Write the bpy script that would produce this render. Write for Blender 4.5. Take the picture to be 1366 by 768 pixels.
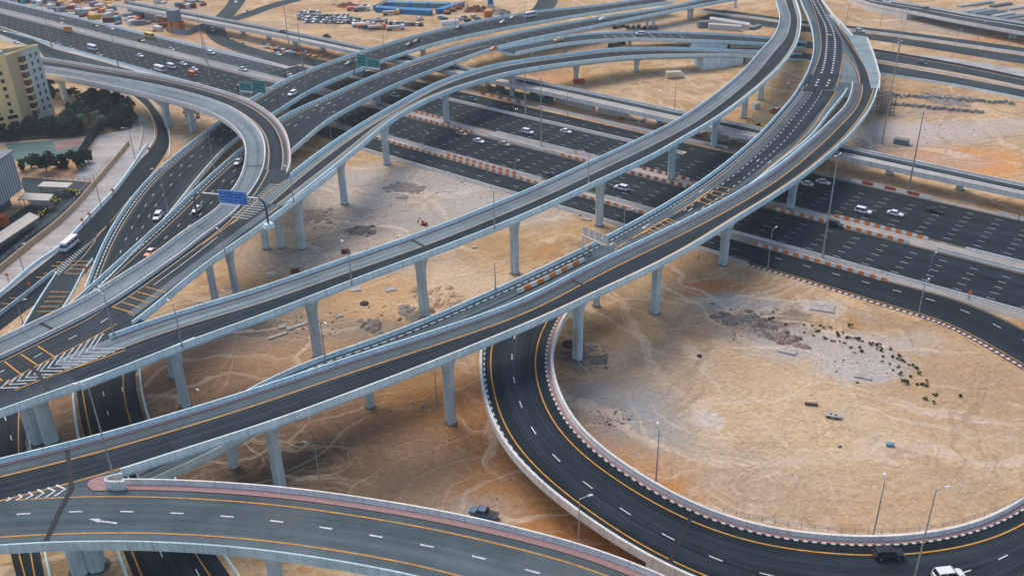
import bpy, math, random
import numpy as np
from mathutils import Matrix, Vector
random.seed(7); rng = np.random.default_rng(7)
for o in list(bpy.data.objects): bpy.data.objects.remove(o)
SC = bpy.context.scene; COL = SC.collection

# ------------------------------------------------------------------ camera
F_PX, PITCH, ROLL, CAM_H = 1231.0, math.radians(28.1), math.radians(-1.29), 112.3
def cam_rows():
    f = np.array([0, math.cos(PITCH), -math.sin(PITCH)]); r = np.array([1., 0, 0]); u = np.cross(r, f)
    return np.array([math.cos(ROLL)*r+math.sin(ROLL)*u, -math.sin(ROLL)*r+math.cos(ROLL)*u, f])
CR = cam_rows()
cam_d = bpy.data.cameras.new('camera'); cam = bpy.data.objects.new('camera', cam_d); COL.objects.link(cam)
m = Matrix.Identity(4)
for i in range(3):
    m[i][0], m[i][1], m[i][2] = CR[0][i], CR[1][i], -CR[2][i]
m[2][3] = CAM_H
cam.matrix_world = m
cam_d.sensor_width = 36; cam_d.lens = F_PX/1366*36; cam_d.clip_start = 1; cam_d.clip_end = 6000
SC.camera = cam

# ------------------------------------------------------------------ light
SUN_EL, SUN_AZ = math.radians(52), math.radians(-35)      # azimuth from +Y towards +X
w = bpy.data.worlds.new('World'); SC.world = w; w.use_nodes = True
nt = w.node_tree; bg = nt.nodes['Background']
sky = nt.nodes.new('ShaderNodeTexSky'); sky.sky_type = 'NISHITA'; sky.sun_disc = False
sky.sun_elevation = SUN_EL; sky.sun_rotation = SUN_AZ; sky.air_density = 1.0; sky.dust_density = 2.0; sky.ozone_density = 1.0
nt.links.new(sky.outputs[0], bg.inputs[0]); bg.inputs[1].default_value = 0.15
sd = bpy.data.lights.new('sun', 'SUN'); so = bpy.data.objects.new('sun', sd); COL.objects.link(so)
sd.energy = 1.8; sd.angle = math.radians(38); sd.color = (1.0, 0.86, 0.70)
dirv = Vector((math.sin(SUN_AZ)*math.cos(SUN_EL), math.cos(SUN_AZ)*math.cos(SUN_EL), math.sin(SUN_EL)))
so.rotation_euler = dirv.to_track_quat('Z', 'Y').to_euler()
SC.view_settings.view_transform = 'Standard'; SC.view_settings.look = 'None'
SC.view_settings.exposure = 0.38; SC.view_settings.gamma = 1; SC.view_settings.use_curve_mapping = False

# ------------------------------------------------------------------ helpers
def at(x, y, z=0.0):
    """the place in the world seen at a pixel of the photograph, at height z"""
    d = np.array([(x-683)/F_PX, -(y-384)/F_PX, 1.0]) @ CR
    s = (z-CAM_H)/d[2]
    return np.array([d[0]*s, d[1]*s, z])
def topix(P):
    q = (np.asarray(P, float)-np.array([0, 0, CAM_H])) @ CR.T
    return 683+F_PX*q[0]/q[2], 384-F_PX*q[1]/q[2]
HANG = math.radians(-39.9)
HU = np.array([math.cos(HANG), math.sin(HANG)]); HV = np.array([HU[1], -HU[0]])
KSC = 1.123
def hw(t, a, z=0.0):
    """point of the straight motorway: t metres along, a metres across"""
    p = t*HU+a*HV; return np.array([p[0], p[1], z])

def props(o, label=None, cat=None, group=None, kind=None):
    if label: o['label'] = label
    if cat: o['category'] = cat
    if group: o['group'] = group
    if kind: o['kind'] = kind
    return o
def mesh(name, V, F, mats, parent=None, uv=None, mi=None, smooth=False):
    me = bpy.data.meshes.new(name); me.from_pydata([tuple(map(float, v)) for v in V], [], F)
    if not isinstance(mats, (list, tuple)): mats = [mats]
    for mm in mats: me.materials.append(mm)
    if mi is not None: me.polygons.foreach_set('material_index', mi)
    if uv is not None:
        l = me.uv_layers.new(name='UVMap'); idx = np.empty(len(me.loops), int); me.loops.foreach_get('vertex_index', idx)
        l.data.foreach_set('uv', np.asarray(uv, float)[idx].ravel())
    if smooth: me.polygons.foreach_set('use_smooth', [True]*len(me.polygons))
    me.update()
    o = bpy.data.objects.new(name, me); COL.objects.link(o)
    if parent is not None: o.parent = parent
    return o
def empty(name, loc=(0, 0, 0), rz=0.0):
    o = bpy.data.objects.new(name, None); o.empty_display_size = 0.5; COL.objects.link(o)
    o.location = loc; o.rotation_euler = (0, 0, rz); return o
def copy_tree(o, loc, rz, parent=None):
    c = o.copy(); COL.objects.link(c); c.parent = parent
    if loc is not None: c.location = loc; c.rotation_euler = (0, 0, rz)
    for ch in [x for x in bpy.data.objects if x.parent == o]:
        copy_tree(ch, None, None, c)
    return c
KIDS = {}
def copy_thing(o, loc, rz):
    key = o.name
    if key not in KIDS:
        KIDS[key] = [(ch, list(ch.children)) for ch in o.children]
    c = o.copy(); COL.objects.link(c); c.location = loc; c.rotation_euler = (0, 0, rz)
    for ch, gs in KIDS[key]:
        d = ch.copy(); COL.objects.link(d); d.parent = c
        for g in gs:
            e = g.copy(); COL.objects.link(e); e.parent = d
    return c
class MB:
    def __init__(s): s.V = []; s.F = []; s.M = []
    def add(s, V, F, m=0):
        n = len(s.V); s.V += [tuple(map(float, v)) for v in V]; s.F += [tuple(i+n for i in f) for f in F]; s.M += [m]*len(F); return s
    def box(s, c, d, rz=0.0, m=0, taper=1.0, tz=None):
        x, y, z = d[0]/2, d[1]/2, d[2]/2; V = []
        for k, (sx, sy, sz) in enumerate([(-1,-1,-1),(1,-1,-1),(1,1,-1),(-1,1,-1),(-1,-1,1),(1,-1,1),(1,1,1),(-1,1,1)]):
            t = taper if sz > 0 else 1
            px, py = sx*x*t, sy*y*t
            V.append((c[0]+px*math.cos(rz)-py*math.sin(rz), c[1]+px*math.sin(rz)+py*math.cos(rz), c[2]+sz*z))
        return s.add(V, [(3,2,1,0),(4,5,6,7),(0,1,5,4),(1,2,6,5),(2,3,7,6),(3,0,4,7)], m)
    def tube(s, a, b, r0, r1=None, n=8, m=0):
        r1 = r0 if r1 is None else r1; a = Vector(a); b = Vector(b); d = (b-a)
        q = d.to_track_quat('Z', 'Y'); V = []
        for p, r in ((a, r0), (b, r1)):
            for k in range(n):
                V.append(tuple(p+q @ Vector((r*math.cos(2*math.pi*k/n), r*math.sin(2*math.pi*k/n), 0))))
        return s.add(V, [(k, (k+1) % n, n+(k+1) % n, n+k) for k in range(n)]+[tuple(range(n-1, -1, -1)), tuple(range(n, 2*n))], m)
    def obj(s, name, mats, parent=None, smooth=False):
        return mesh(name, s.V, s.F, mats, parent, mi=s.M, smooth=smooth)

# ------------------------------------------------------------------ materials
MATS = {}
def mat(name, col, rough=0.8, spec=0.3, metal=0.0, noise=0.0, nscale=1.0, col2=None, bump=0.0, emis=None, fine=None, coord='Object'):
    if name in MATS: return MATS[name]
    m = bpy.data.materials.new(name); m.use_nodes = True; n = m.node_tree; b = n.nodes['Principled BSDF']
    b.inputs['Roughness'].default_value = rough; b.inputs['Specular IOR Level'].default_value = spec; b.inputs['Metallic'].default_value = metal
    b.inputs['Base Color'].default_value = (*col, 1)
    if emis: b.inputs['Emission Color'].default_value = (*emis[:3], 1); b.inputs['Emission Strength'].default_value = emis[3]
    if noise or col2:
        ge = n.nodes.new('ShaderNodeNewGeometry')
        t = n.nodes.new('ShaderNodeTexNoise'); t.inputs['Scale'].default_value = nscale; t.inputs['Detail'].default_value = 8; t.inputs['Roughness'].default_value = .65
        n.links.new(ge.outputs['Position'], t.inputs['Vector'])
        r = n.nodes.new('ShaderNodeValToRGB'); r.color_ramp.elements[0].position = .35; r.color_ramp.elements[1].position = .68
        c2 = col2 or tuple(c*(1-noise) for c in col)
        r.color_ramp.elements[0].color = (*c2, 1); r.color_ramp.elements[1].color = (*col, 1)
        n.links.new(t.outputs['Fac'], r.inputs[0]); n.links.new(r.outputs[0], b.inputs['Base Color'])
        if bump:
            bp = n.nodes.new('ShaderNodeBump'); bp.inputs['Strength'].default_value = bump; bp.inputs['Distance'].default_value = .2
            n.links.new(t.outputs['Fac'], bp.inputs['Height']); n.links.new(bp.outputs[0], b.inputs['Normal'])
    MATS[name] = m; return m
def road_mat(name, col, streak=0.35, dirt=None, rough=.75):
    """asphalt or concrete paving: lengthways wheel streaks from the UV map (u along, v across, metres), plus grime noise"""
    m = bpy.data.materials.new(name); m.use_nodes = True; n = m.node_tree; b = n.nodes['Principled BSDF']; L = n.links.new
    b.inputs['Roughness'].default_value = .9; b.inputs['Specular IOR Level'].default_value = .1
    uv = n.nodes.new('ShaderNodeUVMap'); mp = n.nodes.new('ShaderNodeMapping'); mp.inputs['Scale'].default_value = (.012, .9, 1); L(uv.outputs[0], mp.inputs[0])
    t = n.nodes.new('ShaderNodeTexNoise'); t.inputs['Scale'].default_value = 1.0; t.inputs['Detail'].default_value = 5; L(mp.outputs[0], t.inputs['Vector'])
    ge = n.nodes.new('ShaderNodeNewGeometry')
    t2 = n.nodes.new('ShaderNodeTexNoise'); t2.inputs['Scale'].default_value = .12; t2.inputs['Detail'].default_value = 9; t2.inputs['Roughness'].default_value = .7; L(ge.outputs['Position'], t2.inputs['Vector'])
    mr = n.nodes.new('ShaderNodeMapRange'); mr.inputs[1].default_value = .3; mr.inputs[2].default_value = .7; mr.inputs[3].default_value = 1-streak; mr.inputs[4].default_value = 1+streak; L(t.outputs['Fac'], mr.inputs[0])
    mr2 = n.nodes.new('ShaderNodeMapRange'); mr2.inputs[1].default_value = .3; mr2.inputs[2].default_value = .7; mr2.inputs[3].default_value = .8; mr2.inputs[4].default_value = 1.22; L(t2.outputs['Fac'], mr2.inputs[0])
    mu = n.nodes.new('ShaderNodeMath'); mu.operation = 'MULTIPLY'; L(mr.outputs[0], mu.inputs[0]); L(mr2.outputs[0], mu.inputs[1])
    bk = n.nodes.new('ShaderNodeTexBrick'); bk.inputs['Scale'].default_value = 1; bk.inputs['Brick Width'].default_value = 23; bk.inputs['Row Height'].default_value = 3.7; bk.inputs['Mortar Size'].default_value = .05; bk.inputs['Color1'].default_value = (.86,)*3+(1,); bk.inputs['Color2'].default_value = (1.12,)*3+(1,); bk.inputs['Mortar'].default_value = (.72,)*3+(1,); bk.inputs['Bias'].default_value = 0; L(uv.outputs[0], bk.inputs['Vector'])
    mu3 = n.nodes.new('ShaderNodeMath'); mu3.operation = 'MULTIPLY'; L(mu.outputs[0], mu3.inputs[0]); L(bk.outputs['Color'], mu3.inputs[1]); mu = mu3
    mx = n.nodes.new('ShaderNodeVectorMath'); mx.operation = 'SCALE'; mx.inputs[0].default_value = col; L(mu.outputs[0], mx.inputs['Scale'])
    out = mx.outputs[0]
    if dirt:
        t3 = n.nodes.new('ShaderNodeTexNoise'); t3.inputs['Scale'].default_value = .05; t3.inputs['Detail'].default_value = 10; t3.inputs['Roughness'].default_value = .75; L(ge.outputs['Position'], t3.inputs['Vector'])
        r = n.nodes.new('ShaderNodeMapRange'); r.inputs[1].default_value = .5; r.inputs[2].default_value = .75; r.inputs[4].default_value = .5; L(t3.outputs['Fac'], r.inputs[0])
        mm = n.nodes.new('ShaderNodeMix'); mm.data_type = 'RGBA'; L(r.outputs[0], mm.inputs[0]); L(out, mm.inputs[6]); mm.inputs[7].default_value = (*dirt, 1); out = mm.outputs[2]
    L(out, b.inputs['Base Color']); MATS[name] = m; return m
def stripe_mat(name, c1, c2, period, duty=.5, rough=.7):
    m = bpy.data.materials.new(name); m.use_nodes = True; n = m.node_tree; b = n.nodes['Principled BSDF']; L = n.links.new
    uv = n.nodes.new('ShaderNodeUVMap'); sp = n.nodes.new('ShaderNodeSeparateXYZ'); L(uv.outputs[0], sp.inputs[0])
    a = n.nodes.new('ShaderNodeMath'); a.operation = 'DIVIDE'; a.inputs[1].default_value = period; L(sp.outputs[0], a.inputs[0])
    f = n.nodes.new('ShaderNodeMath'); f.operation = 'FRACT'; L(a.outputs[0], f.inputs[0])
    g = n.nodes.new('ShaderNodeMath'); g.operation = 'GREATER_THAN'; g.inputs[1].default_value = duty; L(f.outputs[0], g.inputs[0])
    mm = n.nodes.new('ShaderNodeMix'); mm.data_type = 'RGBA'; L(g.outputs[0], mm.inputs[0]); mm.inputs[6].default_value = (*c1, 1); mm.inputs[7].default_value = (*c2, 1)
    L(mm.outputs[2], b.inputs['Base Color']); b.inputs['Roughness'].default_value = rough; MATS[name] = m; return m

def conc_mat(name, col, stain=.3, joint=4.0):
    """cast concrete: patchy tone, downward rain streaks and a dark joint every few metres along the UV length"""
    m = bpy.data.materials.new(name); m.use_nodes = True; n = m.node_tree; b = n.nodes['Principled BSDF']; L = n.links.new
    b.inputs['Roughness'].default_value = .85; b.inputs['Specular IOR Level'].default_value = .2
    ge = n.nodes.new('ShaderNodeNewGeometry'); t = n.nodes.new('ShaderNodeTexNoise'); t.inputs['Scale'].default_value = .22; t.inputs['Detail'].default_value = 9; t.inputs['Roughness'].default_value = .7; L(ge.outputs['Position'], t.inputs['Vector'])
    mp = n.nodes.new('ShaderNodeMapping'); mp.inputs['Scale'].default_value = (1.6, 1.6, .12); L(ge.outputs['Position'], mp.inputs[0])
    t2 = n.nodes.new('ShaderNodeTexNoise'); t2.inputs['Scale'].default_value = 1.; t2.inputs['Detail'].default_value = 5; L(mp.outputs[0], t2.inputs['Vector'])
    a = n.nodes.new('ShaderNodeMapRange'); a.inputs[1].default_value = .3; a.inputs[2].default_value = .7; a.inputs[3].default_value = 1-stain; a.inputs[4].default_value = 1.08; L(t.outputs['Fac'], a.inputs[0])
    c = n.nodes.new('ShaderNodeMapRange'); c.inputs[1].default_value = .35; c.inputs[2].default_value = .6; c.inputs[3].default_value = 1-stain*.55; c.inputs[4].default_value = 1.04; L(t2.outputs['Fac'], c.inputs[0])
    uv = n.nodes.new('ShaderNodeUVMap'); sp = n.nodes.new('ShaderNodeSeparateXYZ'); L(uv.outputs[0], sp.inputs[0])
    d = n.nodes.new('ShaderNodeMath'); d.operation = 'DIVIDE'; d.inputs[1].default_value = joint; L(sp.outputs[0], d.inputs[0]); f = n.nodes.new('ShaderNodeMath'); f.operation = 'FRACT'; L(d.outputs[0], f.inputs[0])
    e = n.nodes.new('ShaderNodeMath'); e.operation = 'COMPARE'; e.inputs[1].default_value = .5; e.inputs[2].default_value = .022; L(f.outputs[0], e.inputs[0])
    g = n.nodes.new('ShaderNodeMapRange'); g.inputs[3].default_value = 1; g.inputs[4].default_value = .8; L(e.outputs[0], g.inputs[0])
    k = n.nodes.new('ShaderNodeMath'); k.operation = 'MULTIPLY'; L(a.outputs[0], k.inputs[0]); L(c.outputs[0], k.inputs[1]); k2 = n.nodes.new('ShaderNodeMath'); k2.operation = 'MULTIPLY'; L(k.outputs[0], k2.inputs[0]); L(g.outputs[0], k2.inputs[1])
    v = n.nodes.new('ShaderNodeVectorMath'); v.operation = 'SCALE'; v.inputs[0].default_value = col; L(k2.outputs[0], v.inputs['Scale']); L(v.outputs[0], b.inputs['Base Color']); MATS[name] = m; return m
ASPH = road_mat('asphalt_dark', (.020, .030, .037), .4)
ASPH_G = road_mat('asphalt_grey', (.085, .115, .13), .3, dirt=(.16, .155, .145))
ASPH_M = road_mat('asphalt_mid', (.040, .056, .066), .35, dirt=(.12, .11, .10))
LANE = road_mat('asphalt_worn_lane', (.026, .037, .046), .5)
CPAVE = road_mat('concrete_paving', (.17, .215, .235), .3, dirt=(.26, .25, .23))
CPAVE_L = road_mat('concrete_apron', (.22, .29, .32), .1)
VPAVE = road_mat('viaduct_paving', (.42, .38, .34), .2)
GRAVEL = road_mat('gravel_track', (.38, .37, .36), .15, dirt=(.45, .36, .28))
MEDIAN = road_mat('median_concrete', (.33, .31, .29), .2, dirt=(.42, .30, .22))
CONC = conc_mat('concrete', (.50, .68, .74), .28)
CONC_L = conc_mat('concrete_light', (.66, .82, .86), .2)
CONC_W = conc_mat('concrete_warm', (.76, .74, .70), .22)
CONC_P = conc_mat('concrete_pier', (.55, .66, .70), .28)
PINK = mat('red_walkway', (.38, .235, .225), .8, noise=.3, nscale=2.)
WHITE = mat('white_marking', (.80, .82, .82), .8, noise=.5, nscale=2.5)
WHITE_S = mat('worn_white_marking', (.50, .56, .58), .8, noise=.5, nscale=1.5)
ORANGE_L = mat('orange_marking', (.72, .35, .06), .8, noise=.45, nscale=1.2)
TAN_L = mat('tan_marking', (.55, .40, .25), .7, noise=.3, nscale=.8)
JOINT = mat('joint_rubber', (.02, .022, .025), .8)
KERB_BW = stripe_mat('kerb_black_white', (.62, .62, .6), (.03, .035, .04), 1.7)
KERB_FINE = stripe_mat('kerb_teeth', (.42, .48, .5), (.05, .06, .07), 2.0, .6)
KERB_RW = stripe_mat('kerb_red_white', (.55, .5, .48), (.12, .05, .05), 1.6)
METAL = mat('galvanised_metal', (.33, .36, .38), .5, .5, .5)
METAL_D = mat('dark_metal', (.06, .075, .09), .5, .5, .3)
GLASS = mat('dark_glass', (.015, .02, .025), .15, .6)
TYRE = mat('tyre', (.012, .012, .013), .9)
HEADL = mat('lamp_glass', (.8, .78, .7), .3)
HEADON = mat('headlight_on', (1, .9, .6), .3, emis=(1, .8, .4, 3.0))
TAILL = mat('tail_lamp', (.5, .03, .02), .4)

# ------------------------------------------------------------------ ground
def ground_material(x0, x1, y0, y1):
    m = bpy.data.materials.new('desert_sand'); m.use_nodes = True; n = m.node_tree; b = n.nodes['Principled BSDF']; L = n.links.new
    b.inputs['Roughness'].default_value = .95; b.inputs['Specular IOR Level'].default_value = .1
    ge = n.nodes.new('ShaderNodeNewGeometry'); P = ge.outputs['Position']
    def noise(scale, det=8, rough=.65, dist=0., vec=None):
        t = n.nodes.new('ShaderNodeTexNoise'); t.inputs['Scale'].default_value = scale; t.inputs['Detail'].default_value = det
        t.inputs['Roughness'].default_value = rough; t.inputs['Distortion'].default_value = dist; L(vec or P, t.inputs['Vector']); return t
    def mixc(fac, a, c):
        mm = n.nodes.new('ShaderNodeMix'); mm.data_type = 'RGBA'
        L(fac, mm.inputs[0])
        if isinstance(a, tuple): mm.inputs[6].default_value = (*a, 1)
        else: L(a, mm.inputs[6])
        if isinstance(c, tuple): mm.inputs[7].default_value = (*c, 1)
        else: L(c, mm.inputs[7])
        return mm.outputs[2]
    def rng_(src, a, c, d=0., e=1.):
        r = n.nodes.new('ShaderNodeMapRange'); r.interpolation_type = 'SMOOTHSTEP'
        for i, v in enumerate((a, c, d, e)): r.inputs[i+1].default_value = v
        L(src, r.inputs[0]); return r.outputs[0]
    def off(x, y, sx=1., sy=1., rot=0.):
        mp = n.nodes.new('ShaderNodeMapping'); mp.inputs['Location'].default_value = (x, y, 0); mp.inputs['Scale'].default_value = (sx, sy, 1); mp.inputs['Rotation'].default_value = (0, 0, rot); L(P, mp.inputs[0]); return mp.outputs[0]
    col = mixc(rng_(noise(.022, 12, .68, .8).outputs['Fac'], .38, .62), (.46, .295, .15), (.63, .455, .265))
    col = mixc(rng_(noise(.05, 10, .72, 1.5, off(31, 7)).outputs['Fac'], .49, .58, 0, .65), col, (.34, .205, .105))
    col = mixc(rng_(noise(.035, 10, .75, 1.0, off(90, 50)).outputs['Fac'], .54, .64, 0, .6), col, (.47, .41, .33))
    col = mixc(rng_(noise(.07, 9, .7, 1.6, off(-40, 80)).outputs['Fac'], .54, .64, 0, .75), col, (.55, .29, .11))
    # patches of spoil, gravel, dug orange earth and deck shade painted into the sand, each where the photograph has it
    wn = noise(.10, 10, .8); sub = n.nodes.new('ShaderNodeVectorMath'); sub.operation = 'SUBTRACT'; sub.inputs[1].default_value = (.5, .5, .5); L(wn.outputs['Color'], sub.inputs[0])
    scl = n.nodes.new('ShaderNodeVectorMath'); scl.operation = 'SCALE'; scl.inputs['Scale'].default_value = 20; L(sub.outputs[0], scl.inputs[0])
    ad = n.nodes.new('ShaderNodeVectorMath'); L(P, ad.inputs[0]); L(scl.outputs[0], ad.inputs[1]); W = ad.outputs[0]
    speck = rng_(noise(.8, 8, .8).outputs['Fac'], .35, .62)
    B = [(1120, 590, 62, 26, (.66, .50, .32), .35), (1010, 500, 26, 16, (.64, .48, .31), .4), (930, 640, 22, 12, (.50, .44, .37), .5), (1190, 660, 34, 10, (.50, .34, .22), .5), (1290, 520, 26, 22, (.52, .36, .23), .55),
         (560, 262, 46, 24, (.43, .41, .38), .75), (470, 250, 26, 18, (.47, .44, .40), .7), (690, 280, 20, 12, (.45, .42, .38), .7), (430, 330, 30, 16, (.45, .38, .31), .7), (500, 345, 24, 10, (.50, .46, .41), .6),
         (500, 400, 40, 14, (.56, .35, .18), .6), (330, 470, 34, 20, (.34, .215, .13), .8), (410, 460, 26, 10, (.47, .28, .15), .6), (300, 430, 20, 12, (.22, .17, .14), .7), (870, 500, 16, 12, (.48, .38, .28), .6), (930, 400, 22, 12, (.42, .30, .2), .6),
         (812, 560, 17, 12, (.36, .375, .37), .95), (775, 470, 9, 5, (.17, .17, .17), .9), (850, 470, 10, 5, (.40, .33, .25), .6), (942, 556, 4, 2.5, (.68, .62, .58), .9),
         (1030, 425, 11, 7, (.20, .17, .16), .85), (955, 382, 9, 3, (.52, .20, .08), .9), (985, 405, 11, 5, (.36, .38, .39), .8), (1000, 440, 14, 5, (.21, .19, .18), .8),
         (1060, 455, 8, 5, (.24, .17, .16), .85), (1150, 490, 12, 5, (.48, .48, .47), .9), (1115, 460, 24, 6, (.50, .46, .42), .9), (1095, 410, 7, 4, (.55, .53, .50), .7),
         (1262, 214, 30, 10, (.72, .31, .08), .97), (1310, 226, 22, 7, (.68, .32, .11), .9), (1080, 385, 10, 4, (.50, .33, .22), .5), (785, 690, 24, 18, (.52, .225, .06), .97), (860, 745, 18, 11, (.46, .19, .05), .95), (720, 640, 14, 12, (.46, .24, .10), .7),
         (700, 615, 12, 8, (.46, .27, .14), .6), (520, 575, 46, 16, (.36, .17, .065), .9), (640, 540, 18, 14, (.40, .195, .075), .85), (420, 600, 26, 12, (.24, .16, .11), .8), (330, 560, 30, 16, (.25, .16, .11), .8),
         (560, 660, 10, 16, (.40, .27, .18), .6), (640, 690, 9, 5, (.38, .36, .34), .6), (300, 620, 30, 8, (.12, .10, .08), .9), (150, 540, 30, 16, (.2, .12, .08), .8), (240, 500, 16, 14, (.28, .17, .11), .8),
         (485, 309, 7, 3, (.045, .045, .05), 1.), (440, 290, 15, 7, (.24, .22, .20), .85), (600, 253, 10, 4, (.62, .58, .55), .9), (560, 245, 22, 9, (.40, .36, .33), .8), (500, 250, 14, 9, (.45, .41, .37), .7), (520, 300, 22, 9, (.40, .38, .35), .8),
         (640, 272, 14, 6, (.42, .41, .40), .7), (440, 345, 22, 9, (.42, .36, .30), .7), (625, 385, 15, 13, (.64, .50, .36), .9), (380, 440, 22, 9, (.33, .26, .2), .6), (370, 420, 10, 4, (.34, .34, .33), .9), (340, 430, 12, 5, (.12, .11, .10), .9), (470, 420, 24, 6, (.54, .36, .2), .6), (540, 400, 16, 5, (.60, .40, .22), .6), (585, 440, 10, 3, (.22, .21, .19), .8), (490, 440, 18, 4, (.24, .21, .18), .7),
         (870, 330, 18, 4, (.36, .33, .30), .7), (930, 345, 16, 6, (.46, .28, .17), .6), (320, 400, 14, 8, (.24, .20, .17), .8), (330, 120, 1, 1, (.3, .3, .3), 0.1),
         (860, 178, 26, 10, (.33, .24, .21), .85), (970, 190, 20, 8, (.20, .18, .17), .7), (750, 105, 22, 6, (.60, .33, .16), .7), (840, 150, 20, 14, (.62, .46, .32), .6), (1210, 180, 30, 12, (.50, .46, .44), .8), (1300, 170, 50, 8, (.52, .47, .44), .7), (1180, 195, 12, 8, (.2, .19, .18), .7), (1240, 215, 26, 8, (.36, .33, .31), .6), (1210, 150, 30, 6, (.3, .26, .24), .5),
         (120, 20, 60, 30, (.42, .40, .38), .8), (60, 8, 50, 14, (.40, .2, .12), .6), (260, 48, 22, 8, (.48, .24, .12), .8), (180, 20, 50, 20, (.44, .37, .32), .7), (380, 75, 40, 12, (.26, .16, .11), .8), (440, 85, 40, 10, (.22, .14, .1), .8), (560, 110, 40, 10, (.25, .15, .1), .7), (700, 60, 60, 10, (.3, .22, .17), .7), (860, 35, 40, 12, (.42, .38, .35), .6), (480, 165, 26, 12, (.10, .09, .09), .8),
         (1340, 30, 60, 30, (.34, .34, .34), .8), (340, 35, 50, 10, (.42, .30, .2), .7), (1285, 53, 26, 5, (.56, .25, .12), .8), (130, 130, 20, 16, (.42, .36, .30), .7), (250, 150, 22, 14, (.46, .36, .27), .6), (60, 235, 22, 6, (.50, .30, .17), .9)]
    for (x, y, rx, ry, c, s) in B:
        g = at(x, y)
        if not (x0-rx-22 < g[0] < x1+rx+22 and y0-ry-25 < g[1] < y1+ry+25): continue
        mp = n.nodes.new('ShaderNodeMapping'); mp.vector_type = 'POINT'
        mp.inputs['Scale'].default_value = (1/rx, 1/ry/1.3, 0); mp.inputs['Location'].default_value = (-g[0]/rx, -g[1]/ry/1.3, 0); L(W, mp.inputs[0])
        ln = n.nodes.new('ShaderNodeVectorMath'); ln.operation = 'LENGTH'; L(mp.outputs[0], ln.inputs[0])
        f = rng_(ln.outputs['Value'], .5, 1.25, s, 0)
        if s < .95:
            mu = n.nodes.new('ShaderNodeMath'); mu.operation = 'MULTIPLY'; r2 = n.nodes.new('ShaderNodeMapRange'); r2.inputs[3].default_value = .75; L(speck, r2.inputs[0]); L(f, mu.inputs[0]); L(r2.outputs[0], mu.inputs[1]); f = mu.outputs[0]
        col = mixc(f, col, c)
    # tracks of lorries and graders: long, bent, thin streaks of packed pale or turned dark sand
    for (rot, sc_, th, cc, amt) in ((.35, .22, .60, (.70, .56, .43), .6), (1.25, .20, .61, (.70, .57, .44), .55), (2.2, .24, .60, (.34, .23, .15), .45), (.8, .7, .60, (.38, .27, .18), .35), (2.7, .6, .60, (.66, .53, .40), .4)):
        warp = noise(.018, 4, .5, 0., off(rot*100, 20)); wv = n.nodes.new('ShaderNodeVectorMath'); wv.operation = 'SCALE'; L(warp.outputs['Color'], wv.inputs[0]); wv.inputs['Scale'].default_value = 60
        wa = n.nodes.new('ShaderNodeVectorMath'); L(P, wa.inputs[0]); L(wv.outputs[0], wa.inputs[1])
        mp = n.nodes.new('ShaderNodeMapping'); mp.inputs['Rotation'].default_value = (0, 0, rot); mp2 = n.nodes.new('ShaderNodeMapping'); mp2.inputs['Scale'].default_value = (.012, sc_, 0); L(wa.outputs[0], mp.inputs[0]); L(mp.outputs[0], mp2.inputs[0])
        f1 = rng_(noise(1, 5, .6, .3, mp2.outputs[0]).outputs['Fac'], th-.03, th+.05, 0, amt)
        col = mixc(f1, col, cc)
    # turning circles and grader ribs, broken up by noise
    for (x, y, R0, R1, per, amt, cc) in ((1035, 565, 3, 20, 1.7, .42, (.74, .59, .42)), (1185, 570, 3, 13, 1.5, .32, (.72, .57, .40)), (985, 525, 10, 26, 2.1, .3, (.40, .27, .15)), (1110, 760, 12, 34, 2.4, .34, (.42, .28, .15)), (1000, 640, 6, 18, 2.0, .25, (.74, .60, .44)),
                                     (420, 330, 8, 30, 2.2, .3, (.72, .60, .46)), (640, 400, 6, 24, 2.0, .35, (.74, .56, .36)), (330, 520, 6, 22, 1.9, .2, (.62, .42, .24)), (400, 800, 24, 62, 2.6, .2, (.60, .42, .27)), (700, 560, 12, 40, 2.4, .18, (.62, .40, .22)), (560, 230, 12, 44, 2.6, .3, (.66, .60, .52)), (820, 140, 14, 50, 3.2, .3, (.72, .56, .38)), (1270, 180, 14, 60, 3.4, .3, (.72, .60, .46))):
        c0 = at(x, y)
        if not (x0-R1 < c0[0] < x1+R1 and y0-R1 < c0[1] < y1+R1): continue
        wz = noise(.05, 4, .55); wsub = n.nodes.new('ShaderNodeVectorMath'); wsub.operation = 'SCALE'; L(wz.outputs['Color'], wsub.inputs[0]); wsub.inputs['Scale'].default_value = 9
        wad = n.nodes.new('ShaderNodeVectorMath'); L(P, wad.inputs[0]); L(wsub.outputs[0], wad.inputs[1])
        vm = n.nodes.new('ShaderNodeVectorMath'); vm.operation = 'DISTANCE'; L(wad.outputs[0], vm.inputs[0]); vm.inputs[1].default_value = (c0[0]+4.5, c0[1]+4.5, 4.5)
        ms = n.nodes.new('ShaderNodeMath'); ms.operation = 'MULTIPLY'; ms.inputs[1].default_value = 6.283/per; L(vm.outputs['Value'], ms.inputs[0]); sn = n.nodes.new('ShaderNodeMath'); sn.operation = 'SINE'; L(ms.outputs[0], sn.inputs[0])
        f1 = rng_(sn.outputs[0], .45, .95, 0, amt); f2 = rng_(vm.outputs['Value'], (R0+R1)*.55, R1, 1, 0)
        nb = rng_(noise(.11, 5, .7, 0, off(x, y)).outputs['Fac'], .46, .58)
        mu = n.nodes.new('ShaderNodeMath'); mu.operation = 'MULTIPLY'; L(f1, mu.inputs[0]); L(f2, mu.inputs[1]); mu2 = n.nodes.new('ShaderNodeMath'); mu2.operation = 'MULTIPLY'; L(mu.outputs[0], mu2.inputs[0]); L(nb, mu2.inputs[1])
        col = mixc(mu2.outputs[0], col, cc)
    fs = rng_(noise(.9, 10, .85).outputs['Fac'], .3, .7, .74, 1.18)
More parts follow.
